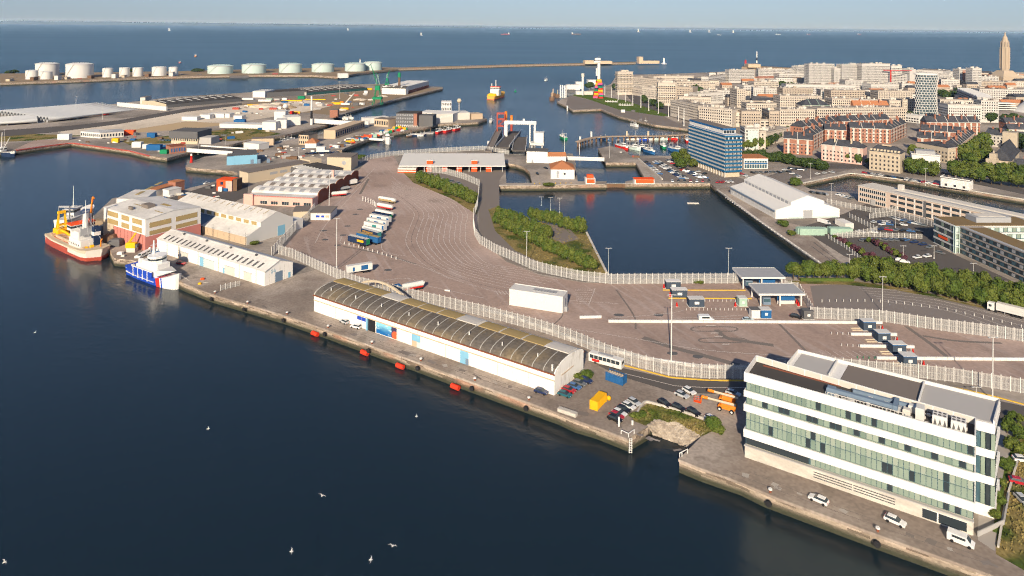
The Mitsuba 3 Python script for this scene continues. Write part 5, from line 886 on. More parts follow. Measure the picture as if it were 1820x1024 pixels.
for i, (x0, x1, y, m, lb, r) in enumerate(((1184.6, 1210, 514.5, 'm_boothc', 'slate blue toll cabin, farthest left of the toll lanes', 'm_white'), (1194.6, 1221.5, 529.5, 'm_boothc', 'slate blue toll cabin, second left of the toll lanes', 'm_white'), (1225, 1252, 546, 'm_boothc', 'slate blue toll cabin on a white base between the bollard rows', 'm_lgrey'), (1314, 1328, 545, 'm_lgreen', 'small green glazed cabin beside the nearer toll canopy', 'm_lgrey'), (1336, 1351, 566, 'm_white', 'white and dark cabin below the nearer toll canopy', 'm_dgrey'), (1353, 1371, 566, 'm_blue', 'blue steel cabin below the nearer toll canopy', 'm_lgrey'), (1429, 1446, 568, 'm_dgrey', 'dark cabin at the fence corner', 'm_dgrey'))): booth(x0, x1, y, m, lb, 2.9, m, r)
for i, (x, y) in enumerate(((1180, 512), (1191, 527), (1203, 545), (1307, 545), (1416, 540), (1419, 544))):
    c = P(x, y); t = thing('traffic_cone_barrier', ['red barrier cone at the far toll cabin', 'red barrier cone at the second toll cabin', 'red barrier cone left of the white-based cabin', 'red barrier cone left of the green cabin', 'red barrier cone under the nearer canopy, left one', 'red barrier cone under the nearer canopy, right one'][i], 'cone'); part(t, 'cone', tube(c, c + [0, 0, 1.7], .55, .2), 'm_red'); part(t, 'foot', W0.box(c[0] - .5, c[0] + .5, c[1] - .5, c[1] + .5, 0, .12), 'm_white')
# boom lifts
def lift(a, b, boom0, boom1, zb0, zb1, label, jib=None):
    F, L = fr2(a, b); t = thing('boom_lift', label, 'lifting platform')
    part(t, 'chassis', rbox(F, -.6, L + .6, .2, 2.2, .7, 1.5, .1), 'm_orange'); part(t, 'turret', rbox(F, .3, L + .9, .4, 2.0, 1.5, 2.5, .2), 'm_orange')
    for u in (0, L):
        for v in (.0, 2.4):
            part(t, 'wheel', tube(F.pt(u, v - .22, .6), F.pt(u, v + .22, .6), .6, .6, 14), 'm_black'); part(t, 'rim', tube(F.pt(u, v - .24, .6), F.pt(u, v - .225, .6), .32, .32, 12), 'm_white')
    p0, p1 = P(*boom0, zb0), P(*boom1, zb1); d = (p1 - p0) / np.linalg.norm(p1 - p0)
    part(t, 'boom', tube(p0, p1, .42, .36, 4), 'm_cream'); part(t, 'boom_sleeve', tube(p1 - d * .2, p1 + d * 1.6, .45, .45, 4), 'm_orange')
    if jib:
        j = P(*jib, 1.2); part(t, 'jib', tube(p1 + d * 1.6, j, .22, .2, 4), 'm_orange'); g = Fr(j, d)
        part(t, 'basket', [g.box(-.1, 2.0, -.6, .6, -.2 + 1.0, -.1 + 1.0)] + [g.box(u, u + .06, v, v + .06, .8, 2.0) for u in (-.1, .9, 1.9) for v in (-.6, .54)] + [g.box(-.1, 2.0, v, v + .06, z, z + .06) for v in (-.6, .54) for z in (1.4, 2.0)], 'm_redo')
lift((1279, 730), (1300.5, 736.5), (1308, 721), (1257, 707.5), 2.7, 2.9, 'orange lifting platform with long cream boom and red basket, nearer one', (1246, 713)); lift((1281, 717), (1301, 722), (1312, 708), (1268, 696), 3.0, 3.2, 'orange lifting platform behind the nearer one')
# fenders, mooring bollards
for i, (x, y) in enumerate(((560, 590), (648, 624), (711, 648), (809, 685))):
    d = P(x + 10, y + 3.9, WATER_Z) - P(x, y, WATER_Z); d /= np.linalg.norm(d); c = P(x, y + 7, WATER_Z) + [0, 0, .8]
    t = thing('quay_fender', f'{["first", "second", "third", "fourth"][i]} bright red fender from the left floating against the quay', 'fender', 'red fenders'); part(t, 'float', tube(c - d * 1.5, c + d * 1.5, .8, .8, 12), 'm_fender', 50); part(t, 'chain', tube(c, c + np.array([0, 0, 3]) + np.array([d[1], -d[0], 0]) * -.8, .06), 'm_dgrey')
ONm = ['first', 'second', 'third', 'fourth', 'fifth', 'sixth', 'seventh', 'eighth', 'ninth', 'tenth']
for i, (x, y) in enumerate(((382, 522), (440, 540), (510, 559), (583, 583), (661, 611.5), (748, 642), (844, 677), (940, 711.5), (1369, 876), (1560, 945.5))):
    c = P(x, y); t = thing('mooring_bollard', f'{ONm[i]} white mooring bollard from the left along the dark basin quay', 'bollard', 'mooring bollards'); part(t, 'post', tube(c, c + [0, 0, .8], .3, .25, 8), 'm_rust'); part(t, 'cap', tube(c + [0, 0, .8], c + [0, 0, 1.1], .5, .45, 8), 'm_white')
    q = P(x - 1, y + 3); o = np.array([-.5, -.8, 0]); t = thing('tyre_fender', f'{ONm[i]} black tyre fender from the left hanging on the quay wall', 'fender', 'tyre fenders'); E(t, tube(c + o * 1.6 + [0, 0, -1.6], c + o * 2.1 + [0, 0, -1.6], .75, .75, 12), 'm_black')
for i, pts in enumerate((([(1104, 772), (1117, 778), (1127, 771)]), ([(1212, 812), (1208, 813), (1222, 806)]))):
    t = thing('guard_rail', ['white guard rail on the left corner of the inlet', 'white guard rail on the right corner of the inlet'][i], 'railing'); q = PP(pts)
    for p_ in q: part(t, 'post', tube((*p_, 0), (*p_, 1.2), .12), 'm_white')
    part(t, 'rail', path_tube([(*p_, 1.15) for p_ in q], .12), 'm_white')
c0 = P(1118, 781); part(thing('wall_ladder', 'white ladder on the corner of the inlet quay', 'ladder'), 'rail', [tube(c0 + [x, -.4, -3.4], c0 + [x, -.4, .6], .1) for x in (0, .7)] + [tube(c0 + [0, -.4, z], c0 + [.7, -.4, z], .07) for z in np.arange(-3.2, .6, .45)], 'm_white')
c0 = P(1100, 758); one('marker_post', tube(c0, c0 + [0, 0, 2.6], .3), 'm_white', 'white marker post on the inlet quay', 'post'); c0 = P(1124, 755); one('marker_post', tube(c0, c0 + [0, 0, 1.2], .3), 'm_white', 'short white block on the inlet quay', 'post')
# fallen slab and broken quay corner, small arch
F, L = fr2((993, 730), (1025, 741)); one('quay_slab', F.box(0, L, -.8, .6, .02, 1.1), 'm_concrete', 'pale broken concrete slab on the quay edge', 'slab')
# rubble bank in the inlet
t = thing('rubble_bank', 'pale rubble slope closing the end of the inlet', kind='stuff')
q = [P(1152, 757), P(1164, 748), P(1202, 750), P(1252, 770), P(1226, 795, WATER_Z), P(1203, 787, WATER_Z), P(1177, 777, WATER_Z), P(1154, 768, WATER_Z)]
rr = []
top = [q[0], q[1], q[2], q[3]]; bot = [q[7], q[6], q[5], q[4]]
for i in range(1100):
    s = rnd.random() * 2.999; k = int(s); f = s - k; A = top[k] * (1 - f) + top[k + 1] * f; B = bot[k] * (1 - f) + bot[k + 1] * f; w = rnd.random(); c = A * (1 - w) + B * w; r = .25 + .55 * rnd.random() ** 2
    m = ball((0, 0, 0), 1); v = m[0] * (1 + .35 * (rng.random(m[0].shape) - .5)) * [r, r * (.6 + .5 * rnd.random()), r * .6]; rr.append((v + c, m[1]))
E(t + '__stone', cat(rr), 'm_rubble'); labels[t + '__stone'] = {'kind': 'stuff'}
sl = [*top, *bot]; E(t + '__bed', (np.array(sl), np.array([[k, k + 1, k + 5] for k in range(3)] + [[k, k + 5, k + 4] for k in range(3)])), 'm_rubble')
t = thing('kerb_wall', 'low concrete kerb wall curving round the grassy bank', 'wall'); part(t, 'kerb', band(smooth_line(PP([(1128, 745), (1138, 726), (1148, 716), (1170, 721), (1215, 734), (1255, 748), (1275, 764)])), .5, 0, .6), 'm_concrete')
# gravel yard side: hedge path walls
for pts, lab in (([(1774, 974), (1786, 900), (1800, 850), (1815, 800)], 'low concrete kerb between gravel path and lawn'),): t = thing('kerb_wall', lab, 'wall'); part(t, 'kerb', band(PP(pts), .4, 0, .5), 'm_concrete')
F = frd((233, 447)); t = thing('quay_crane', 'small yellow quay crane beside the pink hall wall', 'crane'); part(t, 'plinth', F.box(-1.6, 2.6, -1.5, 1.5, 0, 2.0), 'm_offwhite'); part(t, 'cabin', rbox(F, -2.2, 2.4, -1.2, 1.2, 2.0, 4.4, .3), 'm_yellow'); part(t, 'jib', [tube(F.pt(-1.5, 0, 3.6), F.pt(2.6, -.5, 9.2), .6, .35, 4)], 'm_yellow'); part(t, 'counterweight', F.box(2.4, 3.4, -1, 1, 2.2, 3.6), 'm_dgrey')
for i, (x, y, w, m) in enumerate(((214, 452, 1.2, 'm_white'), (219, 456, .8, 'm_offwhite'), (244, 458, 1.0, 'm_white'), (206, 436, 3, 'm_dgrey'), (196, 430, 3.4, 'm_brown'), (188, 415, 4, 'm_dgrey'), (176, 405, 4, 'm_soil'), (360, 497, .7, 'm_redo'), (355, 505, .6, 'm_yellow'))): F = frd((x, y)); t = thing('quay_store_box', f'{ordn(i)} small store or heap from the list along the pink hall quay' if False else f'{["white", "pale", "white", "dark", "brown", "dark", "earthy", "orange", "yellow"][i]} small store, {ordn(i)} of those near the pink hall', 'store', None); part(t, 'body', rbox(F, -w, w, -w * .8, w * .8, 0, w * 1.1, w * .3), m)
# ---------------------------------------------------------------- trees and shrubs
def crown(seed, n, card, flat=.75, lobes=9):
    r = np.random.default_rng(seed); L = []
    for i in range(lobes):
        a = r.random() * 6.28; q = (r.random() ** .6) * .58; L.append((np.array([math.cos(a) * q, math.sin(a) * q, (r.random() - .35) * .75]), .42 + .22 * r.random()))
    P_, N_ = [], []
    while len(P_) < n:
        c, s = L[r.integers(lobes)]; d = r.normal(size=3); d /= np.linalg.norm(d); p = c + d * s * (.82 + .22 * r.random())
        if any(np.linalg.norm(p - c2) < s2 * .74 for c2, s2 in L): continue
        P_.append(p); N_.append(d)
    P_, N_ = np.array(P_), np.array(N_); J = N_ * .8 + r.normal(size=N_.shape) * .55; J /= np.linalg.norm(J, axis=1, keepdims=True)
    A = np.cross(J, r.normal(size=J.shape)); A /= np.linalg.norm(A, axis=1, keepdims=True); B = np.cross(J, A); s = (card * (.6 + .8 * r.random(n)))[:, None]
    v = np.stack([P_ - A * s, P_ + B * s * .8, P_ + A * s, P_ - B * s * .8], 1).reshape(-1, 3); i = np.arange(n)[:, None] * 4
    f = np.vstack([i + [0, 1, 2], i + [0, 2, 3]]); core = [ball(c, sz * .74, 1) for c, sz in L]
    m = cat([(v, f)] + core); m[0][:, 2] *= flat; m[0][:, 2] -= m[0][:, 2].min(); return m
CROWNS = [mikit.ply(crown(50 + k, 620, .105), None) for k in range(5)]; CROWNS_F = [mikit.ply(crown(80 + k, 240, .17, lobes=7), None) for k in range(4)]
def trunk_mesh(): return cat([tube((0, 0, -.05), (0, 0, .62), .055, .035, 6)] + [tube((0, 0, .4), (.35 * math.cos(a), .35 * math.sin(a), .75), .025, .012, 4) for a in (0.4, 2.2, 4.1)])
TRUNK = mikit.ply(trunk_mesh(), None); treei = [0]
def tree(x, y, h, r, label, group=None, far=False, mat='m_leaf', name='tree', bare=.22, cat_='tree', jit=0.0):
    c = P(x, y) if not isinstance(x, np.ndarray) else x; k = treei[0] = treei[0] + 1; t = thing(name, label, cat_, group); hb = h * bare; rr = r * (.9 + .2 * rnd.random()); hh = (h - hb) * (.9 + .2 * rnd.random())
    mat = 'm_leafy' if mat == 'm_leaf' and (k * 5 + k * k) % 7 < 2 else mat; pool = CROWNS_F if far else CROWNS; d = pool[(k * 7) % len(pool)]; zr = 1.45 * .75 + .2
    if bare > .05: scene[t + '__trunk'] = {**TRUNK, 'bsdf': {'type': 'ref', 'id': 'm_bark'}, 'to_world': T4().translate([float(c[0]), float(c[1]), 0.0]).rotate([0, 0, 1], k * 77 % 360).scale([h * .8, h * .8, h * .85])}
    scene[t + '__crown'] = {**d, 'bsdf': {'type': 'ref', 'id': mat}, 'to_world': T4().translate([float(c[0]), float(c[1]), hb]).rotate([0, 0, 1], k * 131 % 360).scale([rr, rr, hh / zr])}
    return t
ORD = ['first', 'second', 'third', 'fourth', 'fifth', 'sixth', 'seventh', 'eighth', 'ninth', 'tenth', 'eleventh', 'twelfth', 'thirteenth', 'fourteenth', 'fifteenth', 'sixteenth', 'seventeenth', 'eighteenth', 'nineteenth', 'twentieth', 'twenty-first', 'twenty-second', 'twenty-third', 'twenty-fourth']
def treerow(pts, n, h, r, what, group, off=0.0, jit=.6, **kw):
    p = resample(np.array(PP(pts)), 1.0); idx = np.linspace(0, len(p) - 1, n)
    d = p[-1] - p[0]; d /= np.linalg.norm(d); nrm = np.array([-d[1], d[0]]); nrm = nrm if nrm[1] > 0 else -nrm
    for i, s in enumerate(idx):
        q = p[int(round(s))] + nrm * off + rng.normal(size=2) * jit * .5
        tree(np.array([q[0], q[1], 0]), 0, h * (.88 + .24 * rnd.random()), r, f'{ordn(i)} tree from left in {what}', group, **kw)
treerow([(746, 325), (790, 341), (838, 362)], 19, 8.2, 3.7, 'the clipped row beside the terminal yard', 'trees beside the terminal yard', bare=.06, jit=.3)
treerow([(884, 398), (960, 441), (1052, 482)], 27, 6.6, 2.9, 'the long front row at the inner basin', 'front row at the inner basin', bare=.06, jit=.25); treerow([(888, 389), (930, 406), (974, 424)], 12, 6.8, 2.9, 'the short middle row at the inner basin', 'middle row at the inner basin', bare=.06, jit=.25); treerow([(947, 390), (990, 402), (1034, 415)], 12, 7.2, 3.1, 'the rear row at the inner basin', 'rear row at the inner basin', bare=.06, jit=.25)
treerow([(1409, 497), (1450, 497), (1500, 498)], 8, 7.6, 3.6, 'the short row at the basin corner by the toll canopies', 'trees by the toll canopies', bare=.25)
BELT = [(1518, 500), (1580, 511), (1660, 526), (1740, 544), (1840, 564)]
for k, w in enumerate(('front row of the tree belt', 'middle row of the tree belt', 'rear row of the tree belt')): treerow(BELT, 19, 8.0, 3.6, f'the {w}', f'{w}', off=6.5 * k + 1.5, jit=1.0, bare=.1)
for i, (x, y, h, r) in enumerate(((1199, 288, 9, 6), (1212, 284, 9, 6), (1222, 290, 9, 6), (1213, 299, 8, 5.5), (1234, 298, 7, 4.5), (1243, 282, 12, 3.6))): tree(x, y, h, r, ['left', 'rear', 'right', 'front', 'lone round', 'tall narrow'][i] + ' tree of the clump between the car park and the blue tower', 'clump at the blue tower', bare=.08)
treerow([(1326, 283), (1390, 289), (1460, 303)], 16, 8.2, 5.0, 'the tall hedge below the brick quarter', 'tall hedge below the brick quarter', bare=.03, mat='m_leafd'); treerow([(1330, 268), (1345, 268), (1358, 266)], 4, 10, 4.5, 'the small group right of the blue tower', 'group right of the blue tower', far=True); treerow([(1362, 262), (1400, 246)], 6, 11, 4.6, 'the row behind the tall hedge', 'row behind the tall hedge', far=True, mat='m_leafd')
treerow([(1470, 284), (1510, 290), (1565, 299)], 6, 8.5, 3.4, 'the street row before the brick and stone blocks', 'street trees before the blocks'); treerow([(1622, 310), (1660, 314)], 4, 13, 6.0, 'the clump hiding the white modern block', 'clump at the white modern block', bare=.1); treerow([(1696, 312), (1735, 316), (1775, 318), (1830, 327)], 9, 12, 6.5, 'the front park row on the right', 'front park row', bare=.12)
treerow([(1700, 318), (1750, 326), (1830, 336)], 9, 9, 5.0, 'the avenue row before the park', 'avenue row before the park', bare=.25); treerow([(1712, 288), (1735, 276), (1752, 262)], 8, 14, 7, 'the left side of the churchyard trees', 'churchyard trees left', far=True, bare=.1); treerow([(1722, 296), (1750, 282)], 4, 12, 7, 'the inner left churchyard trees', 'churchyard trees inner', far=True, bare=.1); treerow([(1790, 262), (1815, 270), (1840, 275)], 6, 15, 7, 'the right side of the churchyard trees', 'churchyard trees right', far=True, bare=.1, mat='m_leafd'); treerow([(1750, 255), (1790, 250)], 5, 13, 7, 'the rear churchyard trees', 'churchyard trees rear', far=True, bare=.1)
treerow([(1620, 285), (1650, 290)], 3, 12, 6, 'the courtyard behind the stone block', 'courtyard trees', far=True, bare=.1)
CT = [(1240, 172, 20, 11, 'large round dark tree between the cream blocks'), (1390, 162, 18, 13, 'dark tree mass left in the town centre'), (1402, 162, 16, 12, 'dark tree mass right in the town centre'), (1244, 214, 9, 6, 'tree on the seafront road corner, left'), (1252, 214, 10, 6, 'tree on the seafront road corner, right'), (1143, 184, 11, 7, 'tree at the seafront blocks, left'), (1160, 189, 11, 7, 'tree at the seafront blocks, middle'), (1172, 194, 10, 6, 'tree at the seafront blocks, right'), (1095, 160, 12, 9, 'dark tree at the first seafront block'), (1050, 158, 12, 9, 'dark tree beside the white control tower'), (1207, 202, 8, 5, 'tree below the second seafront block'),
      (1548, 178, 12, 10, 'dark tree on the boulevard, left'), (1557, 172, 12, 10, 'dark tree on the boulevard, middle'), (1566, 176, 10, 8, 'dark tree on the boulevard, right'), (1620, 157, 9, 8, 'far boulevard tree, left'), (1605, 156, 9, 8, 'far boulevard tree, right'), (1683, 176, 13, 11, 'tree left in the park behind the lattice tower'), (1695, 176, 13, 11, 'tree in the middle of the park behind the lattice tower'), (1672, 172, 12, 10, 'tree close behind the lattice tower'), (1705, 163, 9, 9, 'park tree before the long stone building, left'), (1720, 164, 9, 9, 'park tree before the long stone building, middle'), (1740, 168, 9, 9, 'park tree before the long stone building, right'), (1760, 218, 12, 8, 'dark tree before the white dome, left'), (1790, 216, 9, 8, 'dark tree before the white dome, middle'), (1805, 214, 9, 8, 'dark tree before the white dome, right'), (1617, 213, 9, 7, 'green tree at the lattice tower foot, left'), (1628, 214, 9, 7, 'green tree at the lattice tower foot, right'), (1605, 213, 8, 6, 'small green tree by the brick crescent'), (1485, 192, 8, 6, 'tree by the copper-edged slate roof'), (1312, 212, 8, 6, 'tree beside the cream arcades'), (1480, 142, 9, 10, 'far tree behind the town hall blocks'), (1440, 146, 9, 10, 'far tree in the old quarter'), (1815, 146, 9, 9, 'far tree beside the church')]
for x, y, h, r, l in CT: tree(x, y, h, r, l, None, far=True, mat='m_leafd', bare=.08)
# shrubs of the car parks, banks and path
for i in range(12):
    s = i / 11; x, y = 1484 + 92 * s, 428 + 48 * s; tree(x, y, 2.6 + rnd.random() * 1.6, 2.2, f'{ORD[i]} shrub from the left along the rail track fence', 'shrubs along the rail track fence', far=True, mat='m_purple' if i % 3 else 'm_leaf', name='shrub', bare=.03, cat_='shrub')
for i in range(14):
    s = i / 13; x, y = 1545 + 60 * s, 430 + 34 * s; tree(x + (i % 3) * 3, y, 2.0 + rnd.random() * 1.5, 1.7, f'{ORD[i]} shrub from the left on the car park island', 'shrubs on the car park island', far=True, mat='m_purple' if i % 2 else 'm_leaf', name='shrub', bare=.03, cat_='shrub')
for i, (x, y, h, r, l) in enumerate(((1270, 764, 4.0, 2.4, 'round green bush over the rubble bank'), (1278, 771, 2.2, 1.6, 'small bush beside the inlet road'), (1043, 672, 2.4, 2.2, 'weedy bush at the back corner of the long shed'), (1030, 676, 1.8, 1.8, 'low weeds along the shed gable'), (1130, 744, 1.5, 1.7, 'green bush at the left end of the grassy bank'), (1145, 740, 1.4, 1.6, 'green bush in the middle of the grassy bank'), (1160, 736, 1.1, 1.4, 'low green bush at the right end of the grassy bank'), (1413, 330, 6, 4.5, 'round tree at the old dock corner'), (1406, 418, 2.5, 3, 'grey shrubs at the hangar corner'), (1392, 402, 3, 3.4, 'weeds at the foot of the white hangar'), (452, 436, 2.4, 2.6, 'weeds beside the clerestory hangar'), (975, 330, 2, 4, 'hedge below the painted lock house'), (640, 282, 3.5, 5, 'green mound at the truck lane bend'), (1240, 503, 1.6, 2.5, 'weeds at the foot of the basin fence'))): tree(x, y, h, r, l, None, name='bush', bare=.02, cat_='bush')
for i, (x, y) in enumerate(((1790, 770), (1802, 775), (1812, 783), (1796, 800), (1808, 806), (1786, 836), (1780, 868), (1776, 896), (1770, 925), (1800, 745), (1815, 752))): tree(x, y, 4.2 - .18 * i if i < 6 else 2.4, 2.2 if i < 6 else 1.3, f'{ORD[i]} young green tree from the far end along the gravel path', 'young trees along the gravel path', name='young_tree', bare=.15)
def tufts(name, label, pts, n, h, mats='m_grass', host=None):
    poly = Polygon(PP(pts)); x0, y0, x1, y1 = poly.bounds; out = []
    while len(out) < n:
        q = (x0 + rnd.random() * (x1 - x0), y0 + rnd.random() * (y1 - y0))
        if not poly.contains(shapely.geometry.Point(q)): continue
        a = rnd.random() * 3.14; s = h * (.5 + rnd.random()); c, d = math.cos(a) * s * .7, math.sin(a) * s * .7
        out.append((np.array([[q[0] - c, q[1] - d, 0], [q[0] + c, q[1] + d, 0], [q[0] + c * .6 + rnd.random() * s * .3, q[1] + d * .6, s], [q[0] - c * .6, q[1] - d * .6 + rnd.random() * s * .3, s * .9]]), np.array([[0, 1, 2], [0, 2, 3]])))
    one(name, cat(out), mats, label, kind='stuff')
surf('bank_grass', [(1125, 748), (1138, 727), (1150, 718), (1170, 722), (1215, 735), (1255, 750), (1270, 765), (1245, 777), (1205, 752), (1160, 749), (1148, 757)], 'm_grass', .06, 'grassy bank above the rubble')
tufts('tall_grass', 'tall green and yellow grass on the bank above the rubble', [(1125, 748), (1138, 729), (1150, 720), (1170, 724), (1215, 737), (1255, 752), (1268, 764), (1245, 775), (1205, 752), (1160, 748)], 1500, .45); tufts('rough_grass', 'rough dry grass on the lawn beside the office building', [(1775, 975), (1782, 900), (1802, 810), (1830, 760), (1900, 800), (1900, 1010)], 1500, .35); tufts('verge_grass', 'rough grass around the basin tree rows', [(872, 378), (945, 388), (1044, 412), (1076, 484), (985, 474), (915, 440)], 900, .4)
surf('hedge_strip', [(1764, 945), (1772, 900), (1786, 830), (1800, 790), (1806, 795), (1792, 835), (1779, 905), (1772, 948)], 'm_lawn', .07, 'narrow planted strip along the gravel path')
for x, y in ((1422, 499), (1452, 499), (1484, 499)): part(uniq('clipped_hedge') if False else thing('clipped_hedge', f'short clipped hedge {"left" if x < 1430 else "middle" if x < 1460 else "right"} at the basin corner verge', 'hedge'), 'leaves', rbox(frd((x, y)), 0, 8, -.8, .8, 0, 1.2, .3), 'm_leaf')
# ---------------------------------------------------------------- the west quays, tanks, breakwater, bridges
def tank(x0, x1, yb, yt, mat, label, dome=.12):
    z = 1.5; a, b = P(x0, yb, z), P(x1, yb, z); r = np.linalg.norm(b - a) / 2; c = (a + b) / 2 + [0, r * .9, 0]; h = hgt((x0 + x1) / 2, yb, yb - yt); t = thing('storage_tank', label, 'tank', 'storage tanks on the far spit')
    part(t, 'shell', revolve([(r, z), (r, z + h)], 32, c), mat, 40); part(t, 'roof', revolve([(r * 1.01, z + h), (r * .6, z + h + r * dome * .8), (.0, z + h + r * dome)], 32, c), mat, 40); part(t, 'rim', revolve([(r * 1.02, z + h - .8), (r * 1.035, z + h - .8), (r * 1.035, z + h), (r * 1.01, z + h + .1)], 32, c), 'm_lgrey')
    for k in range(2): part(t, 'stair', path_tube([c + [r * 1.03 * math.cos(q), r * 1.03 * math.sin(q), z + h * s] for q, s in zip(np.linspace(-2.2 + k * .02, -1.4 + k * .02, 6), np.linspace(0, 1, 6))], .35, 4), 'm_grey')
for a in ((40, 61, 141, 126, 'm_tank', 'small white tank at the far left end of the spit'), (53, 93, 135, 114, 'm_tank', 'tall wide white tank behind two small ones'), (66, 87, 141, 128, 'm_tank', 'small white tank before the tall wide one'), (106, 153, 139, 115, 'm_tank', 'largest white tank, second big one from the left'), (178, 196, 137.5, 122, 'm_tank', 'first of five small white tanks from the left'), (208, 226, 136.5, 121, 'm_tank', 'second of five small white tanks from the left'), (232, 250, 136, 121, 'm_tank', 'third of five small white tanks from the left'), (265, 290, 135, 120, 'm_tank', 'fourth and widest of five small white tanks'), (297, 313, 134.5, 120, 'm_tank', 'fifth of five small white tanks from the left'), (361, 406, 131.5, 118, 'm_palegreen', 'first pale green tank from the left'), (423, 466, 130.5, 116, 'm_palegreen', 'second pale green tank from the left'), (490, 531, 129.5, 115, 'm_palegreen', 'third pale green tank from the left'), (549, 589, 128.5, 115, 'm_palegreen', 'fourth pale green tank from the left'), (609, 646, 127, 114, 'm_palegreen', 'fifth pale green tank, before the last one'), (643, 676, 125, 111.5, 'm_palegreen', 'last pale green tank on the right end of the spit')): tank(*a)
def block(name, a, b, d, h, wall, roof, label, category='building', z=0.0, group=None, wins=0, wm='m_glass', rows=1, over=.2, rh=.3):
    F, L = fr2(a, b, z); t = thing(name, label, category, group); part(t, 'wall', F.box(0, L, 0, d, z, z + h), wall); part(t, 'roof', F.box(-over, L + over, -over, d + over, z + h + .02, z + h + rh), roof)
    if wins:
        w = L / wins
        for k in range(rows): part(t, 'windows', [F.box(i * w + w * .25, i * w + w * .75, -.15, -.03, z + h * (k + .25) / rows, z + h * (k + .75) / rows) for i in range(wins)], wm, kind='stuff')
    return t, F, L
for i in range(9): block('tank_farm_hut', (10 + i * 34 + (i % 3) * 9, 144.5 - i * 1.1), (17 + i * 34 + (i % 3) * 9, 144.5 - i * 1.1), 14, 4 + (i % 3) * 2, ['m_cream', 'm_brown', 'm_lgrey'][i % 3], 'm_mroof', f'{ORD[i]} small service hut from the left on the tank spit', 'hut', 1.5, 'huts on the tank spit')
for i in range(6): tree(P(20 + i * 110, 131 - i * .9), 0, 9, 16, f'{ORD[i]} scrub patch from the left behind the tanks', 'scrub behind the tanks', True, 'm_leafd', 'scrub_patch', .02, 'scrub')
block('pilot_station', (604, 139), (619, 138.5), 14, 9, 'm_white', 'm_white', 'white hut at the waterside tip of the tank spit', 'hut', 1.5); block('jetty', (410, 138.8), (442, 138), 24, 3, 'm_dgrey', 'm_mroof', 'dark landing jetty below the first pale green tanks', 'jetty', 0)
c = P(640, 126, 1.5); h = hgt(640, 126, 20); t = thing('flare_stack', 'slim white stack beside the fifth pale green tank', 'stack'); part(t, 'stack', tube(c, c + [0, 0, h], 2.0, 1.4, 8), 'm_white'); part(t, 'cap', tube(c + [0, 0, h], c + [0, 0, h + 2], 1.8, 1.8, 8), 'm_dgrey')
# breakwater head forts and lights
for i, (x0, x1, y, h, m) in enumerate(((1040, 1062, 113.8, 10, 'm_tan'), (1062, 1088, 113.6, 8, 'm_tan'), (1136, 1143, 113.3, 20, 'm_tan'), (1143, 1172, 113.2, 8, 'm_tan'))): block('breakwater_fort', (x0, y), (x1, y), 22, h, m, m, ['old stone fort on the long breakwater, left', 'old stone fort on the long breakwater, second', 'square stone tower on the breakwater', 'low stone battery near the breakwater light'][i], 'fort', 1.5)
def light(x, y, px_, r, mats, label, base=True):
    c = P(x, y); h = hgt(x, y, px_); t = thing('lighthouse', label, 'lighthouse'); n = len(mats)
    for k, m in enumerate(mats): part(t, 'tower_band', tube(c + [0, 0, h * k / n], c + [0, 0, h * (k + 1) / n], r * (1 - .3 * k / n), r * (1 - .3 * (k + 1) / n), 10), m)
    part(t, 'lantern', tube(c + [0, 0, h], c + [0, 0, h + r * 1.6], r * .75, r * .5, 10), mats[-1]); 
    if base: part(t, 'foot', tube(c, c + [0, 0, h * .12], r * 2.4, r * 2.2, 12), 'm_white')
light(1180, 113.8, 7, 4, ['m_white', 'm_white'], 'small white lighthouse on the breakwater head'); light(1325, 120, 10, 3.5, ['m_white', 'm_white', 'm_red'], 'white lighthouse with red lantern on the north pier'); light(1345, 112, 19, 2.0, ['m_white', 'm_black', 'm_white', 'm_white'], 'black and white signal mast on the north pier', False)
np_ = [(1318, 121), (1345, 121.5), (1400, 123), (1460, 124), (1460, 122.5), (1400, 121.5), (1345, 118.5), (1320, 118.5)]
struct('north_pier', prism_z(PP(np_), -6, 2.5), 'm_soil', 'low stone pier running out from the town beach'); block('pier_fort', (1330, 120), (1352, 120.2), 30, 9, 'm_tan', 'm_tan', 'stone fort buildings on the north pier', 'fort', 2.5)
# stacked wind turbine blades
tb = 0
for row, (xa, ya, xb, yb, n) in enumerate(((-60, 226, 66, 217, 9), (5, 199, 66, 216, 0))):
    pass
def blade(p0, p1, r, label):
    p0, p1 = np.array(p0), np.array(p1); d = p1 - p0; L = np.linalg.norm(d); F = Fr(p0, d); s = np.linspace(0, 1, 12); v, f = [], []
    for q in s:
        w = r * (.55 if q == 0 else (.75 + .9 * math.sin(math.pi * min(1, q * 2.4)) ** 1 if q < .42 else 1.0) * (1 - q) ** .75 + .06); hgt_ = r * (.75 * (1 - q) + .10)
        for a in np.linspace(0, 6.283, 9)[:-1]: v.append([q * L, w * math.cos(a), 1.4 + r * .6 + hgt_ * math.sin(a) * .9])
    for k in range(11):
        for i in range(8): j = (i + 1) % 8; f += [[k * 8 + i, k * 8 + j, k * 8 + 8 + j], [k * 8 + i, k * 8 + 8 + j, k * 8 + 8 + i]]
    t = thing('turbine_blade', label, 'turbine blade', 'stacked turbine blades'); E(t + '__shell', (F.tf(v), np.array(f)), 'm_bladew', True); part(t, 'root', F.prismv([(0, 0)] * 0 + [(-.3, .3), (.02, .3), (.02, 3.4), (-.3, 3.4)], -1.3, 1.3), 'm_steel'); part(t, 'cradle', F.box(L * .3, L * .3 + .6, -1.5, 1.5, 0, 1.6), 'm_steel')
M('bladew', (.58, .59, .59)); M('tealdk', (.03, .08, .08))
for i in range(16):
    s = i / 15; a = P(-2 + 86 * s, 205 + 13 * s); b = P(175 + 70 * s, 187 + 12 * s); blade([a[0], a[1], 0], [b[0], b[1], 0], 3.4, f'{ORD[i]} white turbine blade from the water in the long rear stack')
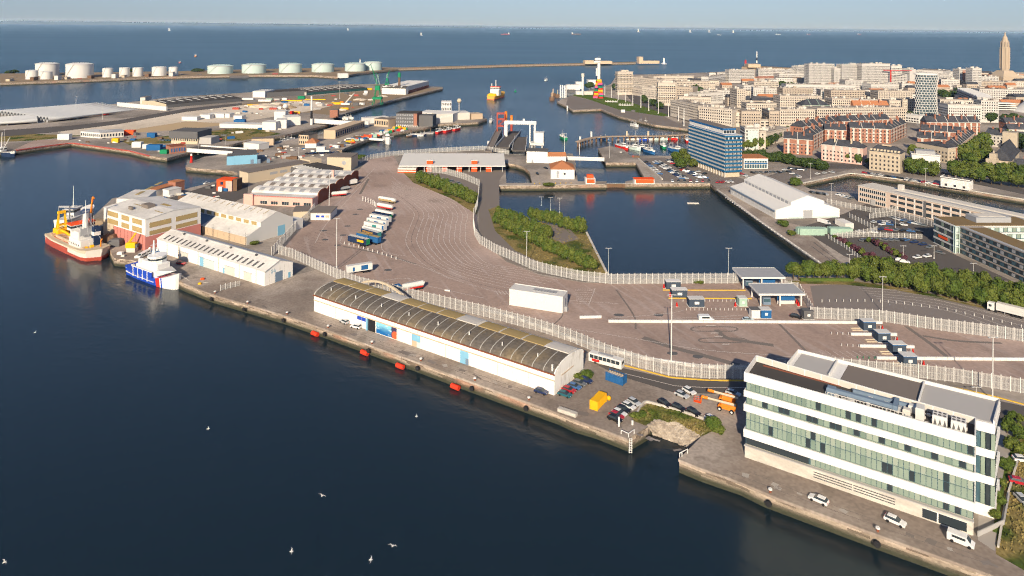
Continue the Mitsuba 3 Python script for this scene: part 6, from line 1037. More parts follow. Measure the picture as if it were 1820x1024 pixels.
for i in range(8):
    s = i / 7; a = P(66, 219 - 7 * s); b = P(-120 - 20 * s, 233 - 12 * s); blade([a[0], a[1], 0], [b[0], b[1], 0], 3.0, f'{ORD[i]} white turbine blade from the front in the left stack')
one('blade_tip_board', W0.box(P(172, 205)[0], P(194, 205)[0], P(172, 205)[1], P(172, 205)[1] + .5, 1, 4), 'm_red', 'red marked blade tip board at the front of the stack', 'board')
# sheds of the west quays
def lowshed(name, a, b, d, h, label, wall, gable, nl=8, lm='m_lgrey'):
    F, L = fr2(a, b); t = thing(name, label, 'shed'); part(t, 'wall', F.prism([(0, 0), (0, h), (d / 2, h * 1.35), (d, h), (d, 0)], 0, L), wall); part(t, 'roof', [strip(F, [(-.5, h), (d / 2, h * 1.37)], -.3, L + .3, .3), strip(F, [(d / 2, h * 1.371), (d + .5, h)], -.3, L + .3, .3)], 'm_dkroof'); part(t, 'gable', F.prism([(0, 0), (0, h), (d / 2, h * 1.4), (d, h), (d, 0)], -.6, -.3), gable)
    for i in range(nl):
        part(t, 'roof_light', slope_box(F, L * (i + .3) / nl, L * (i + .48) / nl, (-.5, h), (d / 2, h * 1.37), .35, .9, .5, .3), lm); part(t, 'roof_light', slope_box(F, L * (i + .3) / nl, L * (i + .55) / nl, (d + .5, h), (d / 2, h * 1.371), .35, .9, .5, .3), lm)
    return t, F, L
lowshed('transit_shed', (296, 192), (428, 180), 62, 5, 'long black-roofed shed with white roof lights behind the sand lot', 'm_dgrey', 'm_cream', 9); lowshed('transit_shed', (545, 169.5), (652, 160.5), 62, 4.5, 'long low shed with white roof lights and green wall strip on the far quay', 'm_tealdk', 'm_offwhite', 9); block('shed_ruin', (472, 173), (545, 169), 40, 7, 'm_dgrey', 'm_dkroof', 'dark gutted shed beside the work site', 'shed'); block('white_shed', (449, 173), (471, 173.5), 30, 9, 'm_white', 'm_lgrey', 'white shed front with green door at the work site', 'shed')
block('quay_store', (249, 185), (258, 185), 20, 9, 'm_offwhite', 'm_mroof', 'square pale block at the left end of the black-roofed shed', 'building'); t, F, L = block('quay_fence_wall', (208, 189), (295, 197), 2, 5, 'm_white', 'm_white', 'white pipe racks before the blade stack', 'rack')
t, F, L = lowshed('sawtooth_shed', (679, 167), (721, 168.5), 10, 10, 'front bay of the white shed on the far quay tip', 'm_white', 'm_white', 3)
F, L = fr2((721, 168), (762, 156)); t = thing('quay_hangar', 'white hangar with dark red side wall on the far quay tip', 'hangar'); part(t, 'wall', F.box(0, L, 0, 38, 0, 11), 'm_rust'); part(t, 'upper_wall', F.box(-.2, L + .2, -.3, 38.3, 5, 11.2), 'm_lgrey'); part(t, 'roof', [F.box(i * L / 9 + .5, (i + 1) * L / 9 - .5, -.5, 38.5, 11.25, 12.4) for i in range(9)], 'm_white'); part(t, 'gable', F.box(-.6, -.3, 0, 38, 0, 11.3), 'm_white'); part(t, 'red_panel', F.box(-.75, -.65, 12, 20, 2.5, 6), 'm_red')
c = P(709.5, 166); h = hgt(709.5, 166, 36); t = thing('radar_tower', 'brown tower with green lantern beside the far quay hangar', 'tower'); part(t, 'shaft', tube(c, c + [0, 0, h * .8], 2.2, 1.8, 12), 'm_brown'); part(t, 'lantern', tube(c + [0, 0, h * .8], c + [0, 0, h * .97], 2.6, 2.6, 12), 'm_green'); part(t, 'dome', ball(c + [0, 0, h * .97], 2.4), 'm_green', True)
def crane(x, y, px_, label, lean):
    c = P(x, y); h = hgt(x, y, px_); t = thing('harbour_crane', label, 'crane', 'green harbour cranes'); w = h * .11
    for sx in (-1, 1):
        for sy in (-1, 1): part(t, 'leg', tube(c + [sx * w, sy * w, 0], c + [sx * w * .4, sy * w * .4, h * .36], .55, .4, 4), 'm_green')
    part(t, 'portal', W0.box(c[0] - w, c[0] + w, c[1] - w, c[1] + w, h * .14, h * .19), 'm_green'); part(t, 'house', rbox(frd((x, y)), -w * .5, w * .5, -w * .5, w * .5, h * .36, h * .47), 'm_green'); part(t, 'tower', [tube(c + [s * w * .4, 0, h * .5], c + [0, 0, h * .74], .4, .3, 4) for s in (-1, 1)], 'm_lgreen')
    part(t, 'jib', [tube(c + [s, 0, h * .48], c + [lean * h, s * .5, h], .26, .16, 4) for s in (-.9, .9)] + [tube(c + [lean * h * q, -.8, h * (.48 + .52 * q)], c + [lean * h * (q + .12), .8, h * (.48 + .52 * (q + .12))], .2) for q in np.arange(.1, .85, .12)], 'm_green'); part(t, 'stay', tube(c + [0, 0, h * .74], c + [lean * h * .7, 0, h * .85], .2), 'm_green')
crane(671, 186, 72, 'nearer green harbour crane on the far quay', -.18); crane(688, 155, 33, 'farther green harbour crane behind the white hangar', .15)
# construction site machines and stores
def heap(x, y, r, h, mat, label, name='spoil_heap', category='heap'): c = P(x, y); one(name, (lambda m: (m[0] * [r, r * .8, h] * (1 + .12 * rng.normal(size=m[0].shape)) + c, m[1]))(ball((0, 0, 0), 1, 2)), mat, label, category)
for i, (x, y, r, h, m) in enumerate(((500, 186, 16, 3, 'm_sand'), (470, 190, 20, 3, 'm_sand'), (515, 192, 9, 3, 'm_soil'), (583, 186, 8, 3, 'm_soil'), (640, 178, 10, 2.5, 'm_sand'), (620, 186, 7, 3, 'm_soil'), (680, 172, 8, 2, 'm_sand'), (608, 196, 6, 2, 'm_sand'))): heap(x, y, r, h, m, f'{ORD[i]} spoil heap of the far work site')
BX = [(505, 186, 8, 6, 4, 'm_blue', 'blue site container'), (494, 183, 6, 5, 3, 'm_teal', 'teal site container'), (535, 176, 10, 5, 4, 'm_green', 'green site container'), (478, 179, 9, 4, 3, 'm_lgreen', 'light green container'), (560, 178, 30, 2, 1.6, 'm_yellow', 'yellow pipe stack, right'), (455, 188, 24, 2, 1.6, 'm_yellow', 'yellow pipe stack, left'), (518, 180, 30, 2, 1.6, 'm_yellow', 'yellow pipe stack, middle'), (598, 186, 14, 3, 3, 'm_yellow', 'yellow machine beside the white crane'), (607, 184, 5, 3, 3, 'm_orange', 'orange machine beside the white crane'), (632, 188, 8, 4, 4, 'm_dgrey', 'dark machine on the quay edge'), (612, 195, 10, 3, 2.5, 'm_yellow', 'yellow machine near the quay edge'), (650, 166, 6, 4, 4, 'm_white', 'white hut behind the green cranes'), (655, 160, 12, 4, 3, 'm_yellow', 'yellow machine at the crane foot'), (518, 203, 4, 3, 3.5, 'm_red', 'red hut on the work site road'), (526, 202, 10, 3, 2.5, 'm_yellow', 'yellow machine on the work site road'), (440, 178, 16, 5, 3, 'm_white', 'white stores beside the gutted shed'), (470, 181, 18, 4, 3, 'm_white', 'white pipe stores before the gutted shed'), (228, 240, 10, 5, 4.5, 'm_redo', 'orange container beside the harbour road'), (268, 244, 8, 4, 4, 'm_blue', 'blue container beside the dark office lot'), (425, 219, 12, 5, 4, 'm_blue', 'blue truck near the white terminal'), (272, 268, 12, 5, 5, 'm_blue', 'blue site office on the west quay corner'), (204, 254, 6, 3, 4, 'm_yellow', 'yellow digger on the harbour road'), (260, 265, 7, 4, 4, 'm_white', 'white van body at the quay corner'), (290, 274, 6, 4, 3.5, 'm_green', 'green container on the quay corner'), (242, 263, 8, 5, 5, 'm_white', 'white store at the quay corner'), (112, 249, 11, 5, 5.5, 'm_white', 'white cab truck on the west quay')]
for x, y, w, d, h, m, l in BX: F = frd((x, y)); t = thing('site_store', l if len(l.split()) > 3 else l + ' on the far quays', 'store'); part(t, 'body', rbox(F, -w / 2, w / 2, 0, d, .3, h, .25), m); part(t, 'base', F.box(-w / 2 + .3, w / 2 - .3, .3, d - .3, 0, .3), 'm_dgrey')
c = P(614, 187); t = thing('mobile_crane', 'white mobile crane with raised jib on the work site', 'crane'); part(t, 'carrier', W0.box(c[0] - 6, c[0] + 6, c[1] - 1.5, c[1] + 1.5, .6, 3), 'm_white'); part(t, 'jib', tube(c + [0, 0, 3], c + [12, 0, 17], .9, .5, 4), 'm_white')
# buildings around the lifting bridge
t, F, L = block('dark_office', (304, 255), (351, 256.5), 22, 11, 'm_cream', 'm_dgrey', 'two-storey office with dark slatted upper floor on the west quay', 'office', wins=12); part(t, 'slatted_floor', F.box(-1.5, L + .5, -1, 22.5, 5, 11.4), 'm_dgrey'); part(t, 'end_wall', F.box(L + .1, L + 12, 2, 16, 0, 6), 'm_grey')
block('site_offices', (143, 243), (178, 246), 16, 5, 'm_white', 'm_lgrey', 'white prefabricated offices, left part', 'offices', wins=10); block('site_offices', (178, 246), (220, 243), 20, 5, 'm_offwhite', 'm_steel', 'white prefabricated offices, right part', 'offices', wins=8)
for i, (x0, x1, y, h) in enumerate(((323, 350, 214, 4), (355, 373, 211, 4.5), (370, 398, 209, 4.5), (399, 408, 209, 4.5), (415, 430, 212, 4))): block('white_cabin', (x0, y), (x1, y + .4), 9, h, 'm_white', 'm_lgrey', f'{ORD[i]} white cabin from the left at the sand lot edge', 'cabin', group='cabins at the sand lot edge')
block('customs_terminal', (390, 227), (470, 229), 14, 4, 'm_white', 'm_lgrey', 'long low white wall of the river terminal', 'terminal'); block('river_terminal', (466, 231), (490, 231.5), 16, 8, 'm_white', 'm_lgrey', 'white cube of the river terminal, left', 'terminal'); block('river_terminal', (491, 229), (509, 228.5), 16, 9, 'm_white', 'm_lgrey', 'white cube of the river terminal, middle', 'terminal'); block('river_terminal', (508, 223.5), (534, 222), 18, 9, 'm_white', 'm_lgrey', 'white cube of the river terminal, right', 'terminal'); block('river_terminal', (487, 216), (507, 216), 14, 11, 'm_white', 'm_lgrey', 'tall white block of the river terminal', 'terminal'); 
c = P(507, 207); t = thing('water_tower', 'small white ball tank behind the river terminal', 'tank'); part(t, 'ball', ball(c + [0, 0, 12], 3, 2), 'm_white', True); part(t, 'stem', tube(c, c + [0, 0, 10], .6), 'm_lgrey')
# bridges
F, L = fr2((330, 270), (414, 276)); t = thing('road_bridge', 'low road bridge with white side beam at the channel mouth', 'bridge'); part(t, 'deck', F.box(-4, L + 4, 0, 18, .6, 1.8), 'm_road'); part(t, 'beam', [F.box(0, L, -1, -.05, .2, 3.4), F.box(0, L, 18.05, 19, .6, 3.0)], 'm_white')
c = P(553.5, 222); h = hgt(553.5, 222, 51); t = thing('lift_bridge_mast', 'white and black mast of the swing bridge', 'mast'); part(t, 'lower_mast', tube(c, c + [0, 0, h * .22], 1.5, 1.5, 8), 'm_white'); part(t, 'black_band', tube(c + [0, 0, h * .22], c + [0, 0, h * .5], 1.4, 1.2, 8), 'm_black'); part(t, 'upper_mast', tube(c + [0, 0, h * .5], c + [0, 0, h], 1.1, .9, 8), 'm_white')
F, L = fr2((556, 221), (628, 226)); t = thing('beam_bridge', 'bridge with heavy white side beam across the narrow channel', 'bridge'); part(t, 'beam', [F.box(0, L, 0, 1.5, 1.5, 6.2)], 'm_white'); part(t, 'deck', F.box(-2, L + 2, 1.55, 12, .6, 1.8), 'm_road'); part(t, 'rear_beam', F.box(0, L, 12.05, 13, 1, 3.5), 'm_lgrey')
block('control_house', (586, 209), (600, 209), 10, 9, 'm_brick', 'm_mroof', 'small red brick control house at the channel', 'house')
t, F, L = block('blue_shed', (416, 293), (457, 290.5), 24, 7, 'm_lblue', 'm_dgrey', 'bright blue shed with dark roof on the quay tongue', 'shed'); part(t, 'open_front', F.box(-5, -.1, 3, 20, 0, 5.8), 'm_dgrey'); part(t, 'front_frame', F.box(-5.3, 0, -.2, 3, 0, 6.4), 'm_lblue'); part(t, 'door', [F.box(u, u + 2.4, -.1, -.01, 0, 3.4) for u in (12, 17, 24)], 'm_bluegrey')
c = P(340, 289); t = thing('harbour_light', 'small red harbour light on the quay tongue', 'light'); part(t, 'tower', tube(c, c + [0, 0, 5.5], 1.2, .8, 8), 'm_red'); part(t, 'top', tube(c + [0, 0, 5.5], c + [0, 0, 7], .9, .6, 8), 'm_white')
block('brick_ruin', (303, 274), (330, 271), 12, 6, 'm_brick', 'm_rust', 'red brick building with blue doors beside the road bridge', 'building', wins=6, wm='m_blue')
t, F, L = block('orange_house', (385, 339), (412, 340), 9, 7, 'm_redo', 'm_redo', 'orange and salmon painted house on the dark yard', 'house'); part(t, 'salmon_wing', F.box(L * .6, L + .1, -.15, 9, 0, 6.6), 'm_pinkwall'); part(t, 'white_base', F.box(2, L * .45, -2, -.2, 0, 3), 'm_white'); part(t, 'window', [revolve([(0, 0), (1.1, 0)], 12)] if False else [F.box(2.5, 4.5, -.1, -.02, 4, 6)], 'm_navy'); part(t, 'end_tower', F.box(L + .2, L + 3, 1, 8, 0, 7.6), 'm_brown')
block('tile_roof_shed', (278, 349), (312, 339), 7, 4, 'm_offwhite', 'm_redroof', 'low sheds with orange tile roofs at the water edge', 'shed'); block('tile_roof_shed', (312, 341), (328, 337), 7, 6, 'm_brick', 'm_redroof', 'taller brick shed with tile roof at the water edge', 'shed'); block('white_store', (300, 350), (322, 345), 6, 4, 'm_white', 'm_lgrey', 'small white store behind the dark parked cars', 'store')
# fishing quarter north of the terminal
t, F, L = block('black_office', (704, 225), (741, 226), 22, 14.5, 'm_dgrey', 'm_dkroof', 'black three-storey building with red brick end on the fishing quay', 'building', wins=12, rows=4, wm='m_steel'); part(t, 'brick_end', F.box(L * .84, L + .1, -.2, 22, 1, 14.4), 'm_brick'); part(t, 'stilts', [F.box(i * L / 10, i * L / 10 + .8, -.3, .5, 0, 2) for i in range(11)], 'm_offwhite'); part(t, 'rear_wing', F.box(L + .2, L + 16, 6, 22, 0, 12), 'm_dgrey')
block('boat_hall', (745, 214), (806, 216.5), 26, 9, 'm_white', 'm_white', 'long white boat hall beside the black building', 'hall', wins=0); block('boat_hall', (776, 219), (805, 217.5), 16, 10, 'm_offwhite', 'm_white', 'near block of the white boat hall', 'hall', wins=10, rows=2, wm='m_lgrey'); block('white_tower_house', (784, 206), (802, 206), 14, 17, 'm_white', 'm_white', 'stepped white tower house above the boat hall', 'house', wins=6, rows=3); block('blue_white_hall', (807, 213.5), (835, 212.5), 20, 8, 'm_offwhite', 'm_lgrey', 'white hall with pale blue end on the quay tip', 'hall'); block('tip_shed', (838, 212.5), (858, 211.5), 14, 6, 'm_tan', 'm_tan', 'brown roofed open shed on the quay tip', 'shed'); c = P(816, 197); t = thing('radar_dome', 'white radar dome behind the quay tip', 'dome'); part(t, 'dome', ball(c + [0, 0, 13], 3, 2), 'm_cream', True); part(t, 'post', tube(c, c + [0, 0, 10], .8), 'm_grey')
t, F, L = block('fish_auction', (596, 247), (648, 229), 12, 8, 'm_tan', 'm_tan', 'long brown arcade hall on the fishing quay', 'hall', wins=14, wm='m_navy'); block('brick_hall', (531, 257), (548, 258), 16, 9, 'm_tan', 'm_dkroof', 'square stone house on the fishing quarter street', 'house', wins=5, rows=2); t, F, L = block('red_roof_house', (542, 263), (562, 263), 14, 4, 'm_white', 'm_redroof', 'small white house with orange hipped roof in the fishing quarter', 'house'); part(t, 'hip', (F.tf([[-.5, -.5, 4.4], [L + .5, -.5, 4.4], [L + .5, 14.5, 4.4], [-.5, 14.5, 4.4], [L / 2, 7, 8]]), np.array([[0, 1, 4], [1, 2, 4], [2, 3, 4], [3, 0, 4]])), 'm_redroof'); block('low_white_store', (433, 264), (460, 267), 12, 5, 'm_white', 'm_lgrey', 'low white store beside the channel', 'store'); block('low_white_store', (447, 259), (486, 258), 10, 6, 'm_tan', 'm_mroof', 'low tan store beside the channel', 'store'); block('net_store', (665, 224), (690, 226), 14, 8, 'm_tan', 'm_mroof', 'tan net store behind the coloured floats', 'store', wins=6); block('white_box_store', (562, 270), (577, 270), 5, 4, 'm_white', 'm_white', 'white box trailer store above the cream block', 'store'); block('white_van_store', (646, 226), (655, 226), 6, 6, 'm_white', 'm_white', 'white box hut among the fishing gear', 'hut'); block('pale_boat_shed', (648, 220), (690, 217), 10, 6, 'm_white', 'm_lgrey', 'low pale shed at the back of the fishing quay', 'shed')
gear = ['m_yellow', 'm_redo', 'm_green', 'm_lgreen', 'm_red', 'm_white', 'm_blue', 'm_yellow']; gname = ['yellow', 'orange', 'green', 'light green', 'red', 'white', 'blue', 'bright yellow']
gc = {}
for i in range(46):
    s = rnd.random(); x = 606 + 105 * s + rnd.random() * 14; y = 256 - 27 * s + rnd.random() * 5 - 3; w = 1.2 + 2.2 * rnd.random(); F = frd((x, y), rnd.random() * 3); m = i % 8; gc[m] = gc.get(m, -1) + 1
    if not land.contains(shapely.geometry.Point(P(x, y)[:2])): continue
    t = thing('fishing_gear', f'{gname[m]} fishing gear pile on the fishing quay, {ordn(gc[m])} of that colour', 'fishing gear', f'{gname[m]} gear on the fishing quay'); part(t, 'pile', rbox(F, -w, w, -w * .7, w * .7, 0, 1 + 1.8 * rnd.random(), .5), gear[m])
# ferry ramps
t = thing('ferry_ramp', 'left ferry ramp sloping out to the red lifting frame', 'ramp'); q0, q1 = P(868, 272), P(888, 231); F = Fr(q0, q1 - q0); L = np.linalg.norm(q1 - q0); part(t, 'deck', F.prism([(-3, .4), (3, .4), (3, 1.4), (-3, 1.4)], 0, L), 'm_roadl'); part(t, 'rail', [F.box(0, L, s * 3 - .15, s * 3 + .15, 1.4, 2.6) for s in (-1, 1)], 'm_grey'); part(t, 'pier', [F.box(u, u + 1.5, -2.5, 2.5, -6, .4) for u in np.arange(8, L, 18)], 'm_grey')
t = thing('ferry_ramp', 'middle ferry ramp curving under the white portal', 'ramp'); q0, q1 = P(893, 266), P(916, 237); F = Fr(q0, q1 - q0); L = np.linalg.norm(q1 - q0); part(t, 'deck', F.prism([(-6, 1), (6, 1), (6, 2.2), (-6, 2.2)], 0, L), 'm_road'); part(t, 'rail', [F.box(0, L, s * 6 - .2, s * 6 + .2, 2.2, 4) for s in (-1, 1)], 'm_lgrey'); part(t, 'pier', [F.box(u, u + 2, -5, 5, -6, 1) for u in np.arange(8, L, 22)], 'm_grey')
t = thing('ferry_ramp', 'right ferry ramp beside the white machine house', 'ramp'); q0, q1 = P(922, 270), P(926, 246); F = Fr(q0, q1 - q0); L = np.linalg.norm(q1 - q0); part(t, 'deck', F.prism([(-6, .4), (6, .4), (6, 1.4), (-6, 1.4)], 0, L), 'm_road'); part(t, 'rail', [F.box(0, L, s * 6 - .2, s * 6 + .2, 1.4, 2.8) for s in (-1, 1)], 'm_lgrey'); part(t, 'pier', [F.box(u, u + 2, -5, 5, -6, .4) for u in np.arange(8, L, 22)], 'm_grey')
F, L = fr2((896, 246), (953, 247)); t = thing('white_portal', 'big white portal frame over the ferry ramps', 'gantry'); H = 17.5; part(t, 'beam', rbox(F, 0, L, -1.5, 1.5, H - 3.4, H, .6), 'm_white'); part(t, 'leg', F.box(0, 3.2, -1.4, 1.4, -5, H - 3.5), 'm_white'); part(t, 'leg', [F.box(L - 2.4, L - .6, -1.4, 1.4, -5, H - 3.5)], 'm_white'); part(t, 'leg', F.box(L - 7, L - 5.6, -1, 1, -5, H - 3.5), 'm_white'); part(t, 'top_light', F.box(L * .58, L * .58 + 2, -1, 1, H, H + 2), 'm_white')
t, F, L = block('machine_house', (950, 254), (966, 254.5), 9, 9, 'm_white', 'm_white', 'white machine house on a platform beside the ferry ramps', 'machine house', z=4); part(t, 'platform', F.box(-4, L + .5, -1, 10, 2, 3.9), 'm_lgrey'); part(t, 'pile', [F.box(u, u + 1.4, v, v + 1.4, -6, 2) for u in (-3, L - 2) for v in (0, 8)], 'm_grey')
for sx in (0, 1):
    pass
F, L = fr2((884, 236), (897, 236)); t = thing('lifting_gantry', 'red lattice lifting frame at the end of the left ferry ramp', 'gantry'); Hf = 20
for u in (0, L): 
    for v in (0, 8): part(t, 'leg', F.box(u - .5, u + .5, v, v + 1, -5, Hf), 'm_hull_red')
part(t, 'brace', [F.box(0, L, v, v + .8, z, z + .9) for z in (6, 13, Hf - 1) for v in (0, 8)] + [tube(F.pt(0, v, 6), F.pt(L, v, 13), .4) for v in (0, 8)], 'm_hull_red')
for i, (x, y, px_) in enumerate(((899, 232, 34), (909, 235, 30))): c = P(x, y); h = hgt(x, y, px_); t = thing('dolphin_post', ['orange-tipped mooring post, left one behind the red frame', 'orange-tipped mooring post, right one behind the red frame'][i], 'mooring post'); part(t, 'pile', tube(c + [0, 0, -6], c + [0, 0, h * .5], 1.3, 1.3, 10), 'm_hull_red'); part(t, 'tip', tube(c + [0, 0, h * .5], c + [0, 0, h], 1.5, 1.3, 10), 'm_orange')
for i, (x, y, px_) in enumerate(((1031, 254, 11), (1051, 246, 12), (1008.5, 197, 9), (868, 263, 12), (1030, 275, 20), (1003, 271, 30))): c = P(x, y, WATER_Z); h = hgt(x, y, px_); t = thing('mooring_post', ['white mooring pile near the green trawler', 'white mooring pile at the pontoon end', 'white mooring pile at the seafront plaza', 'white post beside the left ferry ramp', 'slim white pole by the lock entrance', 'tall slim lamp pole by the lock cottage'][i], 'post'); r = 1.0 if i < 4 else .3; part(t, 'pile', tube(c + [0, 0, -3], c + [0, 0, h], r, r, 8), 'm_white'); part(t, 'cap', tube(c + [0, 0, h], c + [0, 0, h + .4], r * 1.1, r * 1.1, 8), 'm_lgrey')
# timber pier of the fishing harbour
q = resample(smooth_line(PP([(1027, 254), (1042, 249), (1066, 245), (1120, 243.5), (1180, 243), (1225, 240)]), 4), 6); t = thing('timber_pier', 'long timber pier sheltering the fishing boats', 'pier'); part(t, 'deck', band(q, 5, .6, 1.3), 'm_pierwood')
for i, p_ in enumerate(q): part(t, 'pile', tube((*p_, -6), (*p_, .6), .9, .9, 6), 'm_brown')
for i, x in enumerate((1114, 1152)): c = P(x, 243.5); one('pier_post', tube(c, c + [0, 0, 6], 1.0), 'm_cream', ['cream post on the timber pier, left', 'cream post on the timber pier, right'][i], 'post')
block('quay_kiosk', (1234, 245), (1245, 245), 8, 5, 'm_white', 'm_white', 'white kiosk where the timber pier meets the quay', 'kiosk'); block('quay_kiosk', (1229, 237), (1241, 237), 8, 4, 'm_pinkwall', 'm_white', 'pink kiosk above the timber pier', 'kiosk')
for i, (x0, x1, y) in enumerate(((690, 700, 245), (730, 770, 240), (757, 772, 238), (850, 866, 216))): F, L = fr2((x0, y), (x1, y - 2), WATER_Z); t = thing('pontoon', ['pontoon beside the grey patrol vessel', 'long pontoon with small boats, left part', 'long pontoon with small boats, right part', 'pontoon at the quay tip'][i], 'pontoon'); part(t, 'deck', F.box(0, L, 0, 4, WATER_Z, WATER_Z + 1.1), 'm_grey'); part(t, 'pile', [F.box(u, u + .7, 4.1, 4.8, -6, 1.5) for u in (1, L - 2)], 'm_brown')
F, L = fr2((656, 248), (680, 250)); t = thing('gangway', 'pale blue gangway to the pontoon', 'gangway'); part(t, 'deck', F.box(0, L, 0, 3, -.4, .3), 'm_lgrey'); part(t, 'rail', [F.box(0, L, v, v + .2, .3, 1.3) for v in (0, 2.8)], 'm_white')
one('swim_platform', cat([frd((1222, 362), 0, WATER_Z).box(0, 7.4, 0, 1.6, WATER_Z - .1, WATER_Z + .5)]), 'm_offwhite', 'narrow white floating platform alone in the inner basin', 'float')
# seafront: control tower, colour stacks, plaza huts
c = P(1064, 161); h = hgt(1064, 161, 58); t = thing('control_tower', 'tall slim white harbour control tower with cantilevered lookout', 'tower'); part(t, 'shaft', tube(c, c + [0, 0, h * .97], 3.0, 2.6, 14), 'm_white', 40); part(t, 'lookout', [W0.box(c[0] - 9, c[0] + 2, c[1] - 4, c[1] + 4, h * .86, h * .91), W0.box(c[0] - 7, c[0] + 2.5, c[1] - 4, c[1] + 4, h * .93, h)], 'm_white'); part(t, 'lookout_glass', W0.box(c[0] - 8, c[0] + 2, c[1] - 3.6, c[1] + 3.6, h * .91, h * .93), 'm_glass'); part(t, 'antenna', tube(c + [0, 0, h], c + [0, 0, h * 1.06], .3), 'm_steel')
c = P(1060, 161); t = thing('signal_mast', 'black and white signal mast left of the control tower', 'mast'); h2 = hgt(1060, 161, 40); part(t, 'lower', tube(c, c + [0, 0, h2 * .65], 1.3, 1.2, 8), 'm_navy'); part(t, 'upper', tube(c + [0, 0, h2 * .65], c + [0, 0, h2], 1.3, 1.2, 8), 'm_white')
c = P(1035.5, 169); h2 = hgt(1035.5, 169, 38); t = thing('radar_column', 'thick white column on the seafront plaza', 'tower'); part(t, 'shaft', tube(c, c + [0, 0, h2], 2.0, 1.8, 12), 'm_white', 40); part(t, 'head', tube(c + [0, 0, h2 * .86], c + [0, 0, h2 * 1.02], 2.5, 2.5, 12), 'm_offwhite')
CC = ['m_pink', 'm_green', 'm_yellow', 'm_redo', 'm_navy', 'm_red', 'm_yellow', 'm_pink', 'm_green', 'm_red', 'm_orange']
for k, (xc, yb) in enumerate(((1058, 174.5), (1068, 175))):
    F = frd((xc, yb)); t = thing('container_stack', ['left pile of brightly coloured stacked containers on the seafront lawn', 'right pile of brightly coloured stacked containers on the seafront lawn'][k], 'container pile')
    for i in range(11): o = (.5 - abs((i * 37 % 10) / 10 - .5)) * 1.6 + (i * (.42 if k == 0 else -.28)); part(t, 'container', F.box(-3.4 + o, 3.6 + o, 0, 3, i * 2.65, i * 2.65 + 2.6), CC[(i * 3 + k * 5) % 11])
for i, (x0, x1, y, d, h, m) in enumerate(((1008, 1031, 160.5, 14, 9, 'm_white'), (1024, 1034, 158, 12, 12, 'm_white'), (1024, 1038, 168.5, 10, 5, 'm_white'), (1038, 1054, 168.5, 10, 5, 'm_offwhite'), (1008, 1024, 165, 14, 4, 'm_dgrey'), (1046, 1062, 150, 16, 8, 'm_white'))): block('harbour_office', (x0, y), (x1, y), d, h, m, m, ['low white harbour office with ship-like roof', 'white bridge deck of the harbour office', 'white tent pavilion on the plaza, left', 'white tent pavilion on the plaza, right', 'dark yard wall of the harbour office', 'white club house beside the control tower'][i], 'harbour office')
for i, (x, yb, yt) in enumerate(((996, 170, 151), (999.5, 170, 151), (1003, 170, 152), (1006, 170, 152))): c = P(x, yb); h = hgt(x, yb, yb - yt); t = thing('white_pile', f'{ORD[i]} tall white pile from the left at the seafront point', 'pile', 'white piles at the seafront point'); part(t, 'pile', tube(c + [0, 0, -6], c + [0, 0, h], 1.1), 'm_white')
for i, (x, y) in enumerate(((981, 178.5), (983, 171), (991, 173))): c = P(x, y, WATER_Z); t = thing('dolphin', ['brown mooring dolphin nearest the seafront point', 'brown mooring dolphin farther out', 'brown mooring dolphin close to the white piles'][i], 'mooring dolphin'); part(t, 'block', tube(c + [0, 0, -2], c + [0, 0, 5], 4.2, 4.2, 10), 'm_brown'); part(t, 'post', tube(c + [0, 0, 5], c + [0, 0, 12], .8), 'm_tan')
for i, (x, y) in enumerate(((1076, 182), (1100, 188))): F = frd((x, y)); t = thing('white_bench_frame', ['left white frame bench on the seafront lawn', 'right white frame bench on the seafront lawn'][i], 'bench'); part(t, 'seat', F.box(0, 17, 0, 2, .6, 1.4), 'm_white'); part(t, 'post', [F.box(u, u + .5, 0, .5, 0, 3.5) for u in np.arange(0, 17.5, 2.4)], 'm_white'); 
one('plaza_kiosk', frd((1104, 200)).box(0, 5, 0, 3, 0, 3.5), 'm_white', 'small white kiosk on the seafront plaza', 'kiosk'); one('bus_shelter', frd((1122, 199)).box(0, 5, 0, 1, 0, 2.5), 'm_dgrey', 'small dark shelter on the seafront plaza', 'shelter')
# loose stores, vans and crates that crowd the quays
ccl = ['white', 'grey', 'brown', 'blue', 'rust-red', 'pale', 'dark']; cmt = ['m_white', 'm_grey', 'm_brown', 'm_blue', 'm_hull_red', 'm_offwhite', 'm_dgrey']; cc = {}
def clutter(n, pts, where, smin, smax, clip):
    poly = Polygon(PP(pts)); x0, y0, x1, y1 = poly.bounds; k = 0
    while k < n:
        q = (x0 + rnd.random() * (x1 - x0), y0 + rnd.random() * (y1 - y0)); pt_ = shapely.geometry.Point(q)
        if not (poly.contains(pt_) and clip.buffer(-4).contains(pt_)): continue
        k += 1; m = rnd.randrange(7); i = cc[where, m] = cc.get((where, m), -1) + 1; s = smin + (smax - smin) * rnd.random() ** 2; F = Fr((*q, 0), (1, rnd.random() * 1.6 - .8))
        t = thing('crate', f'{ordn(i)} {ccl[m]} crate or van body {where}', 'crate', f'{ccl[m]} crates {where}'); part(t, 'body', rbox(F, -s, s, -s * .5, s * .5, 0, s * (.5 + .4 * rnd.random()), s * .12), cmt[m])
clutter(70, [(560, 270), (610, 250), (700, 228), (720, 234), (640, 254), (600, 270)], 'on the fishing quay', 1.0, 3.2, land); clutter(40, [(430, 275), (470, 258), (560, 262), (580, 276), (480, 290)], 'in the fishing quarter streets', 1.0, 3.5, land)
